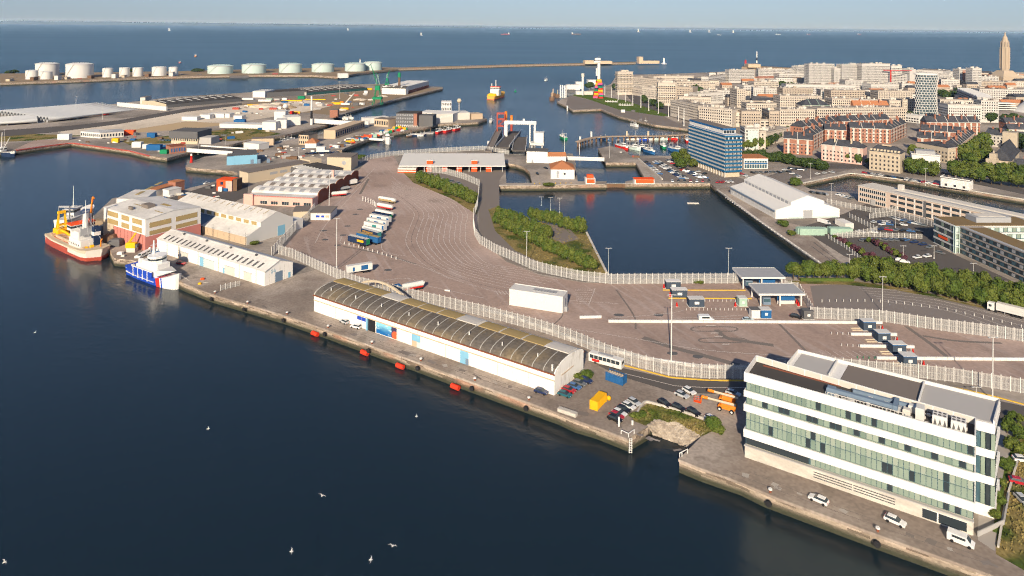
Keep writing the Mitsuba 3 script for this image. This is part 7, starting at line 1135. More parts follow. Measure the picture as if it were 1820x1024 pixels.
clutter(60, [(120, 250), (240, 236), (420, 226), (560, 215), (420, 250), (300, 275), (230, 262)], 'on the west quay', 1.2, 4.0, westland); clutter(70, [(330, 198), (430, 183), (640, 165), (680, 178), (600, 200), (470, 206)], 'on the far work site', 1.2, 5.0, westland); clutter(26, [(10, 147), (300, 137), (560, 134), (600, 132), (300, 130), (10, 136)], 'on the tank spit', 2.5, 6.0, tankland); clutter(24, [(286, 352), (330, 340), (420, 320), (430, 340), (320, 366)], 'on the dark yard by the orange house', 1.0, 2.6, land); clutter(24, [(1085, 268), (1130, 280), (1190, 280), (1240, 265), (1243, 250), (1300, 270), (1240, 282)], 'on the fishing harbour quay', 1.0, 2.6, land)
# ---------------------------------------------------------------- the town
def topfr(a, b, h):
    A, B = P(*a, h), P(*b, h); return Fr(A, B - A), float(np.linalg.norm(B - A))
M('cwin', (.055, .055, .06)); M('cwall2', (.51, .495, .475)); M('cwall3', (.42, .36, .30))
def wingrid(F, L, D, h, z0=3.6, fh=3.1, sp=2.7, side=True, w=1.15, hh=1.55):
    m = []; nz = max(1, int((h - z0 - .6) / fh)); n = max(1, int((L - 1) / sp)); s = (L - 1) / n
    q = lambda a: (F.tf(a), np.array([[0, 1, 2], [0, 2, 3]]))
    for k in range(nz):
        z = z0 + k * fh + .7
        for i in range(n): u = .5 + i * s + s / 2; m.append(F.box(u - w / 2, u + w / 2, -.14, -.02, z, z + hh))
        if side:
            for i in range(int((D - 1) / sp)): v = 1 + i * sp; m.append(F.box(-.14, -.02, v, v + w, z, z + hh))
    return m
def cblock(a, b, h, d, label, wall='m_cwall', roof='m_croof', name='apartment_block', rel=True, z0=3.6, sp=2.7, hut=2, over=.35, group=None, w=1.15, bands=True, cat_='apartment block'):
    F, L = topfr(a, b, h); t = thing(name, label, cat_, group); part(t, 'wall', F.box(0, L, 0, d, 0, h - .3), wall); part(t, 'roof', F.box(-over, L + over, -over, d + over, h - .28, h + .1), roof)
    wg = wingrid(F, L, d, h, z0, sp=sp, w=w)
    if wg: part(t, 'windows', wg, 'm_cwin', kind='stuff')
    if bands: part(t, 'cornice', [F.box(-.45, L + .3, -.45, d, z, z + .35) for z in (z0 + .1, h - 4.2) if z < h - 2 and h > 10], wall)
    part(t, 'parapet', [F.box(-.35, L + .35, -.35, -.1, h + .1, h + .7), F.box(-.35, -.1, -.1, d, h + .1, h + .7)], wall)
    if L > 12: part(t, 'chimneys', [F.box(u, u + .9, v, v + .9, h + .1, h + 1.2 + 1.4 * rnd.random()) for u, v in ((L * rnd.random() * .95, 1 + (d - 2.5) * rnd.random()) for _ in range(int(L / 4)))], 'm_mroof' if int(L) % 2 else 'm_offwhite', kind='stuff')
    for i in range(hut): u = L * (.15 + .7 * rnd.random()); v = d * (.35 + .3 * rnd.random()); part(t, 'roof_hut', F.box(u, u + 2 + 3 * rnd.random(), v, v + 2.5, h + .1, h + 1.4 + 1.8 * rnd.random()), wall if i % 2 else 'm_offwhite')
    return t, F, L
CB = [((1098, 128), (1125, 128), 37, 14, 'tall cream seafront block nearest the control tower'), ((1169.5, 147), (1201, 147.5), 32, 14, 'second tall cream seafront block'), ((1125.5, 137.5), (1169, 141), 20, 14, 'long cream bar between the two tall seafront blocks'), ((1108, 153), (1141, 158), 12, 16, 'low cream arcade at the foot of the first tall block'), ((1141, 155), (1169, 157.5), 18, 14, 'cream block left of the second tall block'), ((1162, 135.5), (1233, 135), 16, 16, 'far long cream bar behind the seafront blocks'), ((1202, 145.5), (1261, 145.5), 20, 14, 'cream bar right behind the second tall block'), ((1202, 154.5), (1231, 156), 18, 20, 'cream block with a tan end beside the round tree'),
      ((1191.7, 177.5), (1241, 187.5), 20, 14, 'long cream block facing the seafront road'), ((1242, 190), (1301, 195), 20, 16, 'broad cream block above the blue tower'), ((1207, 172), (1264, 173.5), 18, 14, 'cream bar behind the seafront road block'), ((1240, 166), (1285, 164), 16, 12, 'low white bar right of the round tree'), ((1250, 160.5), (1301, 161), 14, 12, 'white bar above the low white bar'), ((1259, 137), (1294, 132.5), 16, 14, 'pale bar left of the far white slab'), ((1296, 124.5), (1341, 124), 26, 14, 'far white slab at the left of the pier'), ((1348, 122.5), (1395, 123), 26, 14, 'far white slab at the right of the pier'), ((1395, 125), (1418, 124), 22, 14, 'low far white block beside the beach'),
      ((1418, 118), (1437, 117.5), 30, 16, 'far white stepped block, low left step'), ((1438, 114), (1483, 114), 42, 16, 'big far white slab on the seafront, left end'), ((1483, 122), (1497, 122), 34, 20, 'plain white block set into the far slab'), ((1497, 114.8), (1532, 114.5), 42, 16, 'big far white slab on the seafront, middle'), ((1532, 113.5), (1582, 113.5), 44, 16, 'big far white slab on the seafront, highest part'), ((1584, 117), (1603, 117.2), 38, 16, 'far white slab step right of the highest part'), ((1603, 122), (1617, 123), 32, 16, 'second far white step right of the highest part'), ((1617, 127), (1633, 128), 26, 16, 'last far white step before the lattice tower'), ((1500, 128), (1563, 128.5), 26, 14, 'white balcony slab in front of the big far slab, left'), ((1565, 130), (1612, 132), 24, 14, 'white balcony slab in front of the big far slab, right'), ((1440, 128), (1482, 128), 24, 14, 'white balcony slab below the left end of the big far slab'), ((1385, 131), (1436, 131), 18, 14, 'pale old block near the beach'),
      ((1310, 159), (1325, 159), 26, 24, 'tall narrow cream gable block in the old quarter'), ((1322, 152), (1340, 152), 18, 14, 'white stepped block by the narrow gable'), ((1340, 146), (1384, 146), 20, 14, 'cream block left of the dark tree mass'), ((1339, 156), (1360, 156.5), 18, 14, 'white courtyard block, left half'), ((1361, 157), (1383, 157), 18, 14, 'white courtyard block, right half'), ((1327, 184), (1380, 184.5), 17, 14, 'cream block with a row of tall windows below the courtyard'), ((1391.5, 157), (1445, 157.3), 20, 14, 'brownish cream block right of the dark tree mass'), ((1397, 150), (1520, 151.5), 22, 14, 'very long white bar across the town centre'), ((1459, 160), (1476, 160.3), 18, 14, 'block with pale blue stripes in the town centre'), ((1477, 161), (1537, 161.3), 20, 14, 'brownish cream block left of the boulevard'), ((1386.5, 171), (1460, 171.2), 20, 14, 'long cream block behind the slate roof'), ((1479, 176), (1516, 176.3), 20, 14, 'cream block right of the slate roof'),
      ((1386.5, 195.3), (1448.6, 195.3), 20, 16, 'cream arcade block left of the slot'), ((1452.5, 193), (1610, 191.5), 20, 16, 'very long cream arcade block right of the slot'), ((1318, 198), (1352, 198.3), 18, 20, 'tan block above the shop windows, left'), ((1367.5, 198), (1385, 198.3), 18, 20, 'tan block above the shop windows, right'), ((1290, 199), (1317, 200), 16, 16, 'cream block beside the broad tower-side block'), ((1502.5, 143), (1534, 143.2), 20, 14, 'pale block behind the long white bar'), ((1548, 150), (1601, 149.5), 16, 14, 'white strip-windowed block beyond the boulevard'), ((1603, 148.5), (1622, 149), 18, 14, 'white gabled block left of the lattice tower'), ((1561, 162), (1622, 162.3), 20, 14, 'cream block with balconies left of the lattice tower'), ((1514, 176), (1557, 178), 18, 14, 'stepped white block above the red roof'), ((1581, 179), (1601, 179.3), 18, 14, 'pink cream block right of the red roof'), ((1604, 177.5), (1632, 178), 18, 14, 'grey block at the lattice tower shoulder'),
      ((1630, 124.5), (1676, 126.5), 22, 50, 'big white flat hall behind the lattice tower'), ((1673, 141), (1706, 142), 18, 14, 'pale block right of the lattice tower top'), ((1671, 177.5), (1741, 179.5), 20, 14, 'cream block right of the lattice tower'), ((1685, 186), (1744, 187), 22, 14, 'white block with a grid of square windows right of the lattice tower'), ((1744, 179), (1775, 179.5), 26, 16, 'taller cream block left of the white dome'), ((1741, 158.6), (1825, 160), 20, 14, 'long white block below the tall church'), ((1712, 144.5), (1806, 146.5), 14, 16, 'long tan stone building at the foot of the tall church'), ((1728.6, 121.5), (1744.6, 121.5), 40, 16, 'white tower block on the beach left of the tall church'), ((1705, 123), (1718, 123), 36, 16, 'white block with a red front on the beach'), ((1804, 134), (1830, 135), 16, 16, 'pinkish block right of the tall church'), ((1655, 132), (1700, 134), 14, 14, 'low pale row behind the lattice tower'), ((1745, 136), (1775, 137), 14, 14, 'low pale row left of the tall church'),
      ((1324, 228), (1349, 228.5), 20, 12, 'white and pale blue apartment block right of the blue tower'), ((1350, 234), (1361, 234.3), 17, 12, 'cream corner block right of the blue tower'), ((1362, 236), (1407, 226.5), 12, 12, 'long cream house row leading to the brick quarter')]
for i, (a, b, h, d, l) in enumerate(CB):
    tall = i < 2 or 'far white' in l or 'balcony' in l; wl = 'm_cwall2' if ('white' in l or 'pale' in l) else 'm_cwall3' if ('tan' in l or 'brownish' in l) else 'm_cwall'
    t, F, L = cblock(a, b, h, d if tall or h > 25 else d * 1.5, l, wl, sp=2.4, w=1.25 if not tall else 1.55, name='apartment_block', hut=3 if L0 else 2)
    if i in (0, 1):
        part(t, 'ledge', [F.box(-1.4, L + .8, -1.4, d + 1, z, z + .7) for z in (10, 17.5, 25, 31) if z < h - 3], 'm_tan2') if M('tan2', (.45, .385, .30)) else None; part(t, 'roof_house', F.box(L * .3, L * .75, 4, 10, h, h + 3), wl)
    if 'red front' in l: part(t, 'red_front', F.box(L * .45, L, -.4, -.15, h * .4, h - 2), 'm_brick')
    if 'pale blue' in l: part(t, 'blue_front', F.box(L * .2, L * .9, -.3, -.15, 2, h - 2), 'm_palegreen')
cblock((1317, 213.5), (1385, 213.5), 8, 12, 'row of shops with large dark windows below the tan blocks', z0=.5, w=3.2, sp=5, cat_='shops', name='shop_row', bands=False, hut=0); cblock((1388, 212.5), (1450, 212.5), 8, 12, 'pale shop row below the cream arcade block', z0=.5, w=2.2, sp=4, cat_='shops', name='shop_row', bands=False, hut=0)
def gabled(a, b, h, d, rh, label, wall='m_brick', roof='m_slate', chim=4, sp=3.0, trim='m_offwhite', name='terrace_house', dorm=0, cat_='terrace', hip=0.0, stripes=True, cm='m_brick'):
    F, L = topfr(a, b, h); t = thing(name, label, cat_); part(t, 'wall', F.box(0, L, 0, d, 0, h), wall)
    e = min(hip, L * .3); V = F.tf([[-.4, -.4, h], [L + .4, -.4, h], [L + .4, d + .4, h], [-.4, d + .4, h], [e, d / 2, h + rh], [L - e, d / 2, h + rh]]); part(t, 'roof', (V, np.array([[0, 1, 5], [0, 5, 4], [1, 2, 5], [2, 3, 4], [2, 4, 5], [3, 0, 4], [0, 2, 1], [0, 3, 2]])), roof)
    part(t, 'windows', wingrid(F, L, d, h, .6, 3.2, sp), 'm_cwin', kind='stuff')
    if stripes: n = max(2, int(L / 6)); part(t, 'window_bays', [F.box((i + .5) * L / n - .9, (i + .5) * L / n + .9, -.1, -.01, .5, h - .4) for i in range(n)], trim, kind='stuff')
    part(t, 'cornice', [F.box(-.3, L + .3, -.5, -.01, h - .4, h + .05), F.box(-.3, L + .3, -.2, -.01, h * .66, h * .66 + .25)], trim)
    for i in range(chim): u = L * (i + .5) / chim; v = d * (.30 if i % 2 else .62); part(t, 'chimney', F.box(u - .55, u + .55, v - .9, v + .9, h + .3, h + rh + 1.9), cm)
    for i in range(dorm): u = L * (i + .5) / dorm; part(t, 'dormer', F.box(u - .7, u + .7, .6, 2.6, h, h + 1.9), trim)
    for i in range(1, max(1, int(L / 11))): u = i * 11.0; s = [(-.3, h + .15), (d / 2, h + rh + .3)]; part(t, 'fire_wall', strip(F, s, u - .2, u + .2, .5), trim)
    return t, F, L
for a in (((1393, 245.5), (1444, 249), 13.5, 15, 5, 'red brick corner house with white window strips above the tall hedge', 'm_brick', 'm_slate', 5), ((1446, 240), (1466, 230), 14, 12, 5, 'brick wing running back from the corner house'), ((1466, 230), (1504, 231.5), 15, 12, 5, 'brick row with coloured bays behind the corner house', 'm_brick', 'm_slate', 5), ((1425, 226), (1496, 215), 14, 12, 5, 'brick row with many chimneys along the arcade street', 'm_brick', 'm_slate', 8), ((1496, 215.5), (1582, 212), 15, 12, 5, 'long brick crescent below the cream arcade block', 'm_brick', 'm_slate', 9), ((1511, 227), (1583, 229.6), 14, 12, 5, 'brick row around the courtyard, front side', 'm_brick', 'm_slate', 6), ((1583, 229.6), (1611, 218), 14, 12, 5, 'brick wing closing the courtyard on the right', 'm_brick', 'm_slate', 5), ((1647, 217), (1742, 218), 13, 12, 6, 'long brick row with slate roof below the lattice tower', 'm_brick', 'm_slate', 8), ((1637, 231), (1709, 236), 13, 11, 5, 'second brick row with slate roof, left of the churchyard', 'm_brick', 'm_slate', 7), ((1630.6, 244.7), (1684, 248.5), 13, 11, 5, 'third brick row with slate roof, left of the churchyard', 'm_brick', 'm_slate', 6), ((1701, 261), (1732, 236), 13, 11, 5, 'brick terrace running back beside the churchyard trees', 'm_brick', 'm_slate', 8), ((1751, 238), (1785, 242), 11, 11, 5, 'slate-roofed row behind the old church, left', 'm_offwhite', 'm_slate', 2), ((1798, 243.5), (1835, 246), 11, 11, 5, 'slate-roofed row behind the old church, right', 'm_offwhite', 'm_slate', 2), ((1793, 230), (1835, 231), 11, 11, 5, 'upper slate-roofed row behind the old church', 'm_offwhite', 'm_slate', 3), ((1788, 218), (1835, 218.5), 11, 11, 5, 'farthest slate-roofed row at the right edge', 'm_brick', 'm_slate', 4)): gabled(*a)
gabled((1460, 256), (1534, 264), 13.5, 13, 4.5, 'brick block with dense white window stripes behind the street trees', 'm_pinkwall', 'm_slate', 5, cm='m_cream', sp=2.6, hip=5)
t, F, L = gabled((1545, 267.7), (1600, 274), 15, 15, 4.5, 'tan stone block with slate mansard roof and dormers on the old dock', 'm_tan2', 'm_slate', 0, 2.9, 'm_cream', 'stone_block', 9, 'apartment block', 4, False) if M('tan2', (.45, .385, .30)) else None
part(t, 'roof_deck', F.box(L * .35, L * .65, 5.5, 9, 19.2, 20), 'm_tan')
t, F, L = cblock((1620.5, 274), (1671, 277.7), 13, 14, 'white modern block with dark upper glazing behind dockside trees', 'm_white', 'm_steel', hut=0, w=2.4, sp=5); part(t, 'attic', F.box(3, L - 3, 2, 12, 13.1, 16), 'm_steel')
gabled((1685, 263), (1699, 262), 13, 30, 3, 'narrow tan street front beside the brick terrace', 'm_tan2', 'm_slate', 2, stripes=False); t, F, L = cblock((1672, 314.6), (1723, 322), 6.5, 9, 'low white house with dark window squares on the dock quay', 'm_white', 'm_dgrey', hut=0, z0=.2, w=1.5, sp=4.5, bands=False, cat_='house', name='quay_house')
gabled((1749, 293), (1778, 298), 5, 8, 2, 'low orange brick pavilion in front of the old church', 'm_brick', 'm_mroof', 0, stripes=False); gabled((1776, 288), (1808, 289), 6, 9, 5, 'slate-roofed tan cottage right of the old church', 'm_cream', 'm_slate', 2, stripes=False); gabled((1806, 294), (1835, 297), 6, 9, 5, 'slate-roofed cottage at the right edge', 'm_cream', 'm_slate', 1, stripes=False)
# slate roofed hall, red-brown roofed school
gabled((1426, 187), (1476.5, 187.5), 12, 22, 7, 'hall with big dark slate roof and green copper edge', 'm_cwall', 'm_slate', 0, stripes=False, name='slate_hall', hip=10, cat_='hall', trim='m_lgreen'); gabled((1518, 189), (1581, 190), 12, 16, 7, 'school with long red-brown tile roof', 'm_cwall', 'm_redroof', 2, stripes=False, name='school', cat_='school', trim='m_cream'); gabled((1320, 178), (1352, 179), 9, 18, 6, 'old building with a dark pyramid roof in the old quarter', 'm_cwall', 'm_slate', 0, stripes=False, name='old_hall', hip=12, cat_='hall')
gabled((1304, 140), (1345, 139), 8, 16, 4, 'red-roofed hall behind the far white slab', 'm_cwall2', 'm_redroof', 0, stripes=False); gabled((1350, 139.5), (1378, 139), 8, 14, 4, 'dark red-roofed row in the far old quarter', 'm_cwall', 'm_brick', 0, stripes=False); gabled((1396, 139), (1425, 139), 9, 14, 4, 'brown-roofed row in the far old quarter', 'm_cwall', 'm_brown', 0, stripes=False)
# old church
F, L = topfr((1752, 284), (1776, 287), 10); t = thing('old_church', 'old stone church with steep dark slate roof among the trees', 'church'); part(t, 'facade', F.box(0, L * .8, 0, 14, 0, 11), 'm_tan2'); part(t, 'facade_top', F.box(L * .2, L * .7, 2, 12, 11, 15), 'm_tan2'); part(t, 'buttress', [F.box(L * .8 + 2 + i * 4, L * .8 + 3.2 + i * 4, 1 + i, 5 + i, 0, 8) for i in range(4)], 'm_tan2'); G = Fr(F.pt(L * .9, 8, 0), (P(1797, 262) - P(1768, 292))[:2]); part(t, 'nave', G.box(0, 62, -6, 6, 0, 10), 'm_tan2'); part(t, 'nave_roof', G.prism([(-7, 10), (0, 20), (7, 10)], -1, 62), 'm_slate'); part(t, 'tower', G.box(56, 66, -5, 5, 0, 25), 'm_tan2'); part(t, 'pinnacle', F.box(L * .4, L * .5, 5, 6, 15, 17), 'm_tan2')
# tall church tower on the horizon
c = P(1785.5, 148); h = 1.0; H = 104.0; F = Fr(c, (1, .1)); t = thing('church_tower', 'tall tan octagonal lantern tower rising over the town against the sea', 'church'); part(t, 'nave', F.box(-21, 21, -21, 21, 0, 15), 'm_churchc'); part(t, 'shoulder', revolve([(25, 20), (24, 24), (13, 33)], 4, c[:2]) if False else cat([(F.tf([[-18, -18, 15], [18, -18, 15], [18, 18, 15], [-18, 18, 15], [-10, -10, 27], [10, -10, 27], [10, 10, 27], [-10, 10, 27]]), np.array([[0, 1, 5], [0, 5, 4], [1, 2, 6], [1, 6, 5], [2, 3, 7], [2, 7, 6], [3, 0, 4], [3, 4, 7]]))]), 'm_churchc')
an = math.pi / 8
def octo(prof, m, nm): part(t, nm, (lambda q: ((q[0] - [c[0], c[1], 0]) @ np.array([[math.cos(an), math.sin(an), 0], [-math.sin(an), math.cos(an), 0], [0, 0, 1]]) + [c[0], c[1], 0], q[1]))(revolve(prof, 8, c[:2])), m)
octo([(8.3, 22), (8.3, 73), (8.9, 73.2), (8.9, 75), (0, 75)], 'm_churchc', 'shaft'); octo([(7.2, 75), (7.0, 86), (5.8, 90), (0, 90)], 'm_churchc', 'belfry'); octo([(5.2, 90), (4.4, 95), (3.0, 98), (0, 98.2)], 'm_churchc', 'upper_lantern'); octo([(2.4, 98), (1.6, 102), (.4, 107), (0, 107)], 'm_churchc', 'spire')
for k in range(8): q = 2 * math.pi * k / 8; part(t, 'fin', [tube(c + [8.5 * math.cos(q + an), 8.5 * math.sin(q + an), 31], c + [8.5 * math.cos(q + an), 8.5 * math.sin(q + an), 74], .8), tube(c + [7.4 * math.cos(q + an), 7.4 * math.sin(q + an), 75], c + [7.1 * math.cos(q + an), 7.1 * math.sin(q + an), 87], .7)], 'm_churchc')
for k in range(8): q = 2 * math.pi * k / 8; part(t, 'louvre_strip', [tube(c + [6.8 * math.cos(q), 6.8 * math.sin(q), 76], c + [6.6 * math.cos(q), 6.6 * math.sin(q), 85], .5)], 'm_mroof')
# lattice tower
M('latglass', (.06, .088, .105), .25)
F = frd((1634, 208)); t = thing('lattice_tower', 'curved glass tower wrapped in a white irregular lattice', 'tower'); FH = 53.0; nf = 17; cx = 13.6
def lat(z): s = z / FH; return 13.0 + 1.4 * (2 * s - 1) ** 2 + (2.5 * (1 - s / .25) ** 2 if s < .25 else 0), -1.2 * math.sin(s * 3) - (3.0 * (1 - s / .25) ** 2 if s < .25 else 0)
for k in range(nf):
    z0, z1 = k * FH / nf, (k + 1) * FH / nf; r, ox = lat((z0 + z1) / 2); q = [(cx + ox + r * math.cos(a) * .98, 8 + 8 * math.sin(a)) for a in np.linspace(0, 2 * math.pi, 17)[:-1]]
    part(t, 'glass_floor', prism_z([F.pt(u, v, 0)[:2] for u, v in q], z0, z1 - .02), 'm_latglass'); q = [(cx + ox + (r + .5) * math.cos(a), 8 + 8.5 * math.sin(a)) for a in np.linspace(0, 2 * math.pi, 17)[:-1]]; part(t, 'floor_band', prism_z([F.pt(u, v, 0)[:2] for u, v in q], z1 - .3, z1 + .18), 'm_white')
    for i in range(11): a = math.pi + (i + .5 * (k % 2)) * math.pi / 11 + .1; u, v = cx + ox + (r + .35) * math.cos(a), 8 + 8.35 * math.sin(a); part(t, 'fin', F.box(u - .2, u + .2, v - .3, v + .3, z0, z1), 'm_white')
part(t, 'crown', prism_z([F.pt(cx - 1.5 + 14.5 * math.cos(a), 8 + 8.5 * math.sin(a), 0)[:2] for a in np.linspace(0, 2 * math.pi, 17)[:-1]], FH, FH + 2), 'm_white')
t, F, L = cblock((1609, 203), (1634, 206), 9, 14, 'low glazed podium of the lattice tower', 'm_white', 'm_lgrey', hut=0, z0=.3, w=2.2, sp=3, bands=False, cat_='podium', name='podium')
# white concrete dome
c = P(1862, 199); t = thing('white_dome', 'smooth white hyperbolic dome at the right edge', 'theatre'); part(t, 'shell', revolve([(42, 0), (34, 5), (27, 12), (22, 19), (19, 26), (18.5, 29)], 40, c[:2]), 'm_white', True); part(t, 'flat_roof', revolve([(18.5, 29), (0, 29.5)], 40, c[:2]), 'm_lgrey'); F = frd((1776, 197)); part(t, 'terrace', [F.box(-2, 26, 2 * k, 30, 1 + 2.6 * k, 2 + 2.6 * k) for k in range(4)], 'm_white')
F, L = topfr((1701, 158), (1737, 172), 18); t = thing('sawtooth_block', 'dark grey slanted block with white sawtooth roof right of the lattice tower', 'apartment block'); part(t, 'wall', F.box(0, L, 0, 18, 0, 17.5), 'm_grey'); part(t, 'windows', wingrid(F, L, 18, 17.5), 'm_cwin', kind='stuff')
for i in range(9): part(t, 'roof_tooth', F.prismv([(i * L / 9, 17.5), (i * L / 9, 20), ((i + 1) * L / 9 - .2, 17.6)], 0, 18), 'm_white')
c = P(1583, 155); t = thing('tower_crane_mast', 'red tower crane standing before the far white slab', 'crane'); hq = hgt(1583, 155, 30); part(t, 'mast', tube(c, c + [0, 0, hq], 1.3, 1.3, 4), 'm_red'); part(t, 'jib', tube(c + [-14, 0, hq], c + [40, 0, hq], .8, .6, 4), 'm_red')
# lower houses filling the town between the listed blocks
placed, hs = [], []
for i in range(250):
    x = 1215 + 610 * rnd.random(); yb = 134 + 62 * rnd.random() ** 1.2
    if x < 1330 and yb > 134 + (x - 1100) * .36 - 20: continue
    if any(abs(x - a) < 16 and abs(yb - b) < 5 for a, b in placed): continue
    placed.append((x, yb)); h = 7 + 6 * rnd.random(); w = 14 + 22 * rnd.random(); d = 9 + 8 * rnd.random(); F = frd((x, yb), -.05 + .1 * rnd.random()); m = ['m_cwall', 'm_cwall2', 'm_cwall3'][i % 3]; r = ['m_croof', 'm_croof', 'm_slate', 'm_croof', 'm_mroof', 'm_redroof'][i % 6]; rn = {'m_croof': 'flat roof', 'm_slate': 'slate roof', 'm_mroof': 'brown roof', 'm_redroof': 'red roof'}[r]; wn = ['cream', 'white', 'tan'][i % 3]
    t = thing('town_house', '', 'house', f'small {wn} houses with {rn}'); hs.append((t, x, wn, rn)); part(t, 'wall', F.box(-w / 2, w / 2, 0, d, 0, h), m); part(t, 'windows', wingrid(F.at(-w / 2, 0), w, d, h, .4, sp=3.2), 'm_cwin', kind='stuff')
    part(t, 'roof', F.box(-w / 2 - .3, w / 2 + .3, -.3, d + .3, h + .02, h + .5) if r in ('m_croof', 'm_mroof') else F.prism([(-.4, h), (d / 2, h + 4), (d + .4, h)], -w / 2 - .3, w / 2 + .3), r)
hc = {}
for t, x, wn, rn in sorted(hs, key=lambda q: q[1]): i = hc[wn + rn] = hc.get(wn + rn, -1) + 1; labels[t]['label'] = f'small {wn} town house with {rn}, {ordn(i)} of these from the left'
# ---------------------------------------------------------------- ships, boats, gulls
def hull_m(F, L, W, z0, z1, u0=0.0, u1=1.0, sheer=1.2, bow=.32, stern=.85, n=14, rake=.0, flare=.8):
    """a piece of a ship's hull between the fractions u0 and u1 of its length; bow at u = L, v centred on 0"""
    def wd(s): return W / 2 * (stern + (1 - stern) * min(1, s / .2)) * (math.sqrt(max(0.0, 1 - ((s - (1 - bow)) / bow) ** 2)) if s > 1 - bow else 1)
    v, f = [], []; S = np.linspace(u0, u1, n)
    for s in S:
        w = max(.06, wd(s)); zt = z1 + sheer * max(0, (s - .55) / .45) ** 2 + .3 * sheer * max(0, (.2 - s) / .2); ov = rake * max(0, (s - .7) / .3)
        v += [[s * L, -w * flare, z0], [s * L + ov, -w, zt], [s * L + ov, w, zt], [s * L, w * flare, z0]]
    for k in range(n - 1):
        for a, b in ((0, 1), (1, 2), (2, 3)): f += [[4 * k + a, 4 * k + 4 + a, 4 * k + 4 + b], [4 * k + a, 4 * k + 4 + b, 4 * k + b]]
    for k in (0, 4 * (n - 1)): f += [[k, k + 1, k + 2], [k, k + 2, k + 3]]
    return F.tf(v), np.array(f)
def boat(x, y, dx, dy, L, hullc, label, name='fishing_boat', W=None, house='m_white', accent='m_steel', fore=.5, group='boats of the fishing harbour', top=None, cat_='boat'):
    c = P(x, y, WATER_Z); d = P(x + dx, y + dy, WATER_Z) - c; F = Fr(c, d); F.o = F.o - F.u * L / 2; W = W or L * .3; z = WATER_Z; t = thing(name, label, cat_, group)
    part(t, 'hull', hull_m(F, L, W, z - .5, z + L * .1 + .6, sheer=L * .07), hullc); part(t, 'bulwark', hull_m(F, L * 1.01, W * 1.03, z + L * .1 + .35, z + L * .1 + .75, sheer=L * .07), top or 'm_white')
    zt = z + L * .1 + .7; u = L * fore; part(t, 'wheelhouse', rbox(F, u, u + L * .2, -W * .28, W * .28, zt, zt + L * .15, .15), house); part(t, 'windows', [F.box(u - .03, u + L * .2 + .03, -W * .285, W * .285, zt + L * .08, zt + L * .12)], 'm_glass')
    part(t, 'mast', [tube(F.pt(u + L * .1, 0, zt + L * .14), F.pt(u + L * .1, 0, zt + L * .42), .12, .07)], 'm_white'); part(t, 'gantry', [F.box(L * .12, L * .15, s * W * .36 - .12, s * W * .36 + .12, zt, zt + L * .24) for s in (-1, 1)] + [F.box(L * .12, L * .15, -W * .36, W * .36, zt + L * .22, zt + L * .25)], accent)
    part(t, 'winch', F.box(L * .25, L * .36, -W * .2, W * .2, zt, zt + .9), accent); return t, F
FB = [(1074, 249, 8, 1, 11, 'm_blue', 'small blue boat with white house at the left of the timber pier'), (1127, 248.5, 10, 0, 16, 'm_white', 'white trawler moored in the middle of the timber pier'), (1145, 249.5, 8, 0, 10, 'm_gloss_blue', 'low deep blue boat at the timber pier'), (1158, 249, 9, 0, 12, 'm_white', 'white boat right of the deep blue one'), (1175, 249, 9, 0, 14, 'm_palegreen', 'pale teal boat at the timber pier'), (1193, 248, 10, 1, 14, 'm_red', 'white and red boat at the timber pier'), (1221, 251.5, 2, 6, 13, 'm_red', 'bright red boat alone at the right of the timber pier'), (1106, 264, 10, 3, 19, 'm_red', 'large red trawler at the round bastion'), (1126, 265.5, 10, 2, 18, 'm_palegreen', 'pale blue and white trawler right of the large red one'), (1140, 265, 9, 2, 16, 'm_navy', 'white trawler with dark hull stripe'), (1155, 271.5, 9, 3, 17, 'm_blue', 'white and blue trawler nearest the quay'), (1179, 262.5, 6, 6, 16, 'm_green', 'green trawler in the middle of the fishing harbour'), (1202, 269, 9, 2, 18, 'm_blue', 'white and blue trawler right of the green one'), (1224, 274, 8, 1, 10, 'm_white', 'small white boat near the car park quay'), (1146, 221, 9, 1, 15, 'm_white', 'white boat with blue line below the seafront'), (1128, 224.5, 9, 2, 14, 'm_white', 'small white boat on the short seafront jetty'), (1001, 246.5, -6, -3, 16, 'm_green', 'green trawler under way near the ferry ramps')]
for a in FB: boat(*a)
for a in ((781, 236, 6, -2, 14, 'm_red', 'red and white tug, left of the three'), (796, 234, 7, -2, 16, 'm_red', 'red and white tug, middle of the three'), (812, 231, 7, -2, 15, 'm_red', 'red and white tug, right of the three'), (873, 217, 6, -5, 13, 'm_grey', 'grey speed boat at the quay tip'), (738, 242, 6, 0, 8, 'm_navy', 'small boat at the long pontoon, left'), (746, 242, 6, 0, 8, 'm_white', 'small boat at the long pontoon, second'), (753, 241, 6, -1, 8, 'm_navy', 'small boat at the long pontoon, third'), (728, 243, 6, -1, 8, 'm_brown', 'small brown boat at the long pontoon'), (598, 211.5, 8, 1, 13, 'm_navy', 'dark boat behind the beam bridge, left'), (612, 212, 8, 1, 13, 'm_white', 'white boat behind the beam bridge, middle'), (622, 211, 8, 1, 12, 'm_white', 'white boat behind the beam bridge, right'), (505, 253, 8, -2, 12, 'm_white', 'white yacht in the narrow channel, left'), (517, 251, 8, -2, 12, 'm_white', 'white yacht in the narrow channel, right')): boat(*a, name='harbour_boat', group='small craft of the outer harbour')
t, F = boat(688, 253, 4, 5, 26, 'm_white', 'grey-white patrol vessel moored at the fishing quay', 'patrol_vessel', 7, group=None, cat_='ship', fore=.42); part(t, 'upper_bridge', F.box(12, 16, -1.6, 1.6, 2.6, 5), 'm_white')
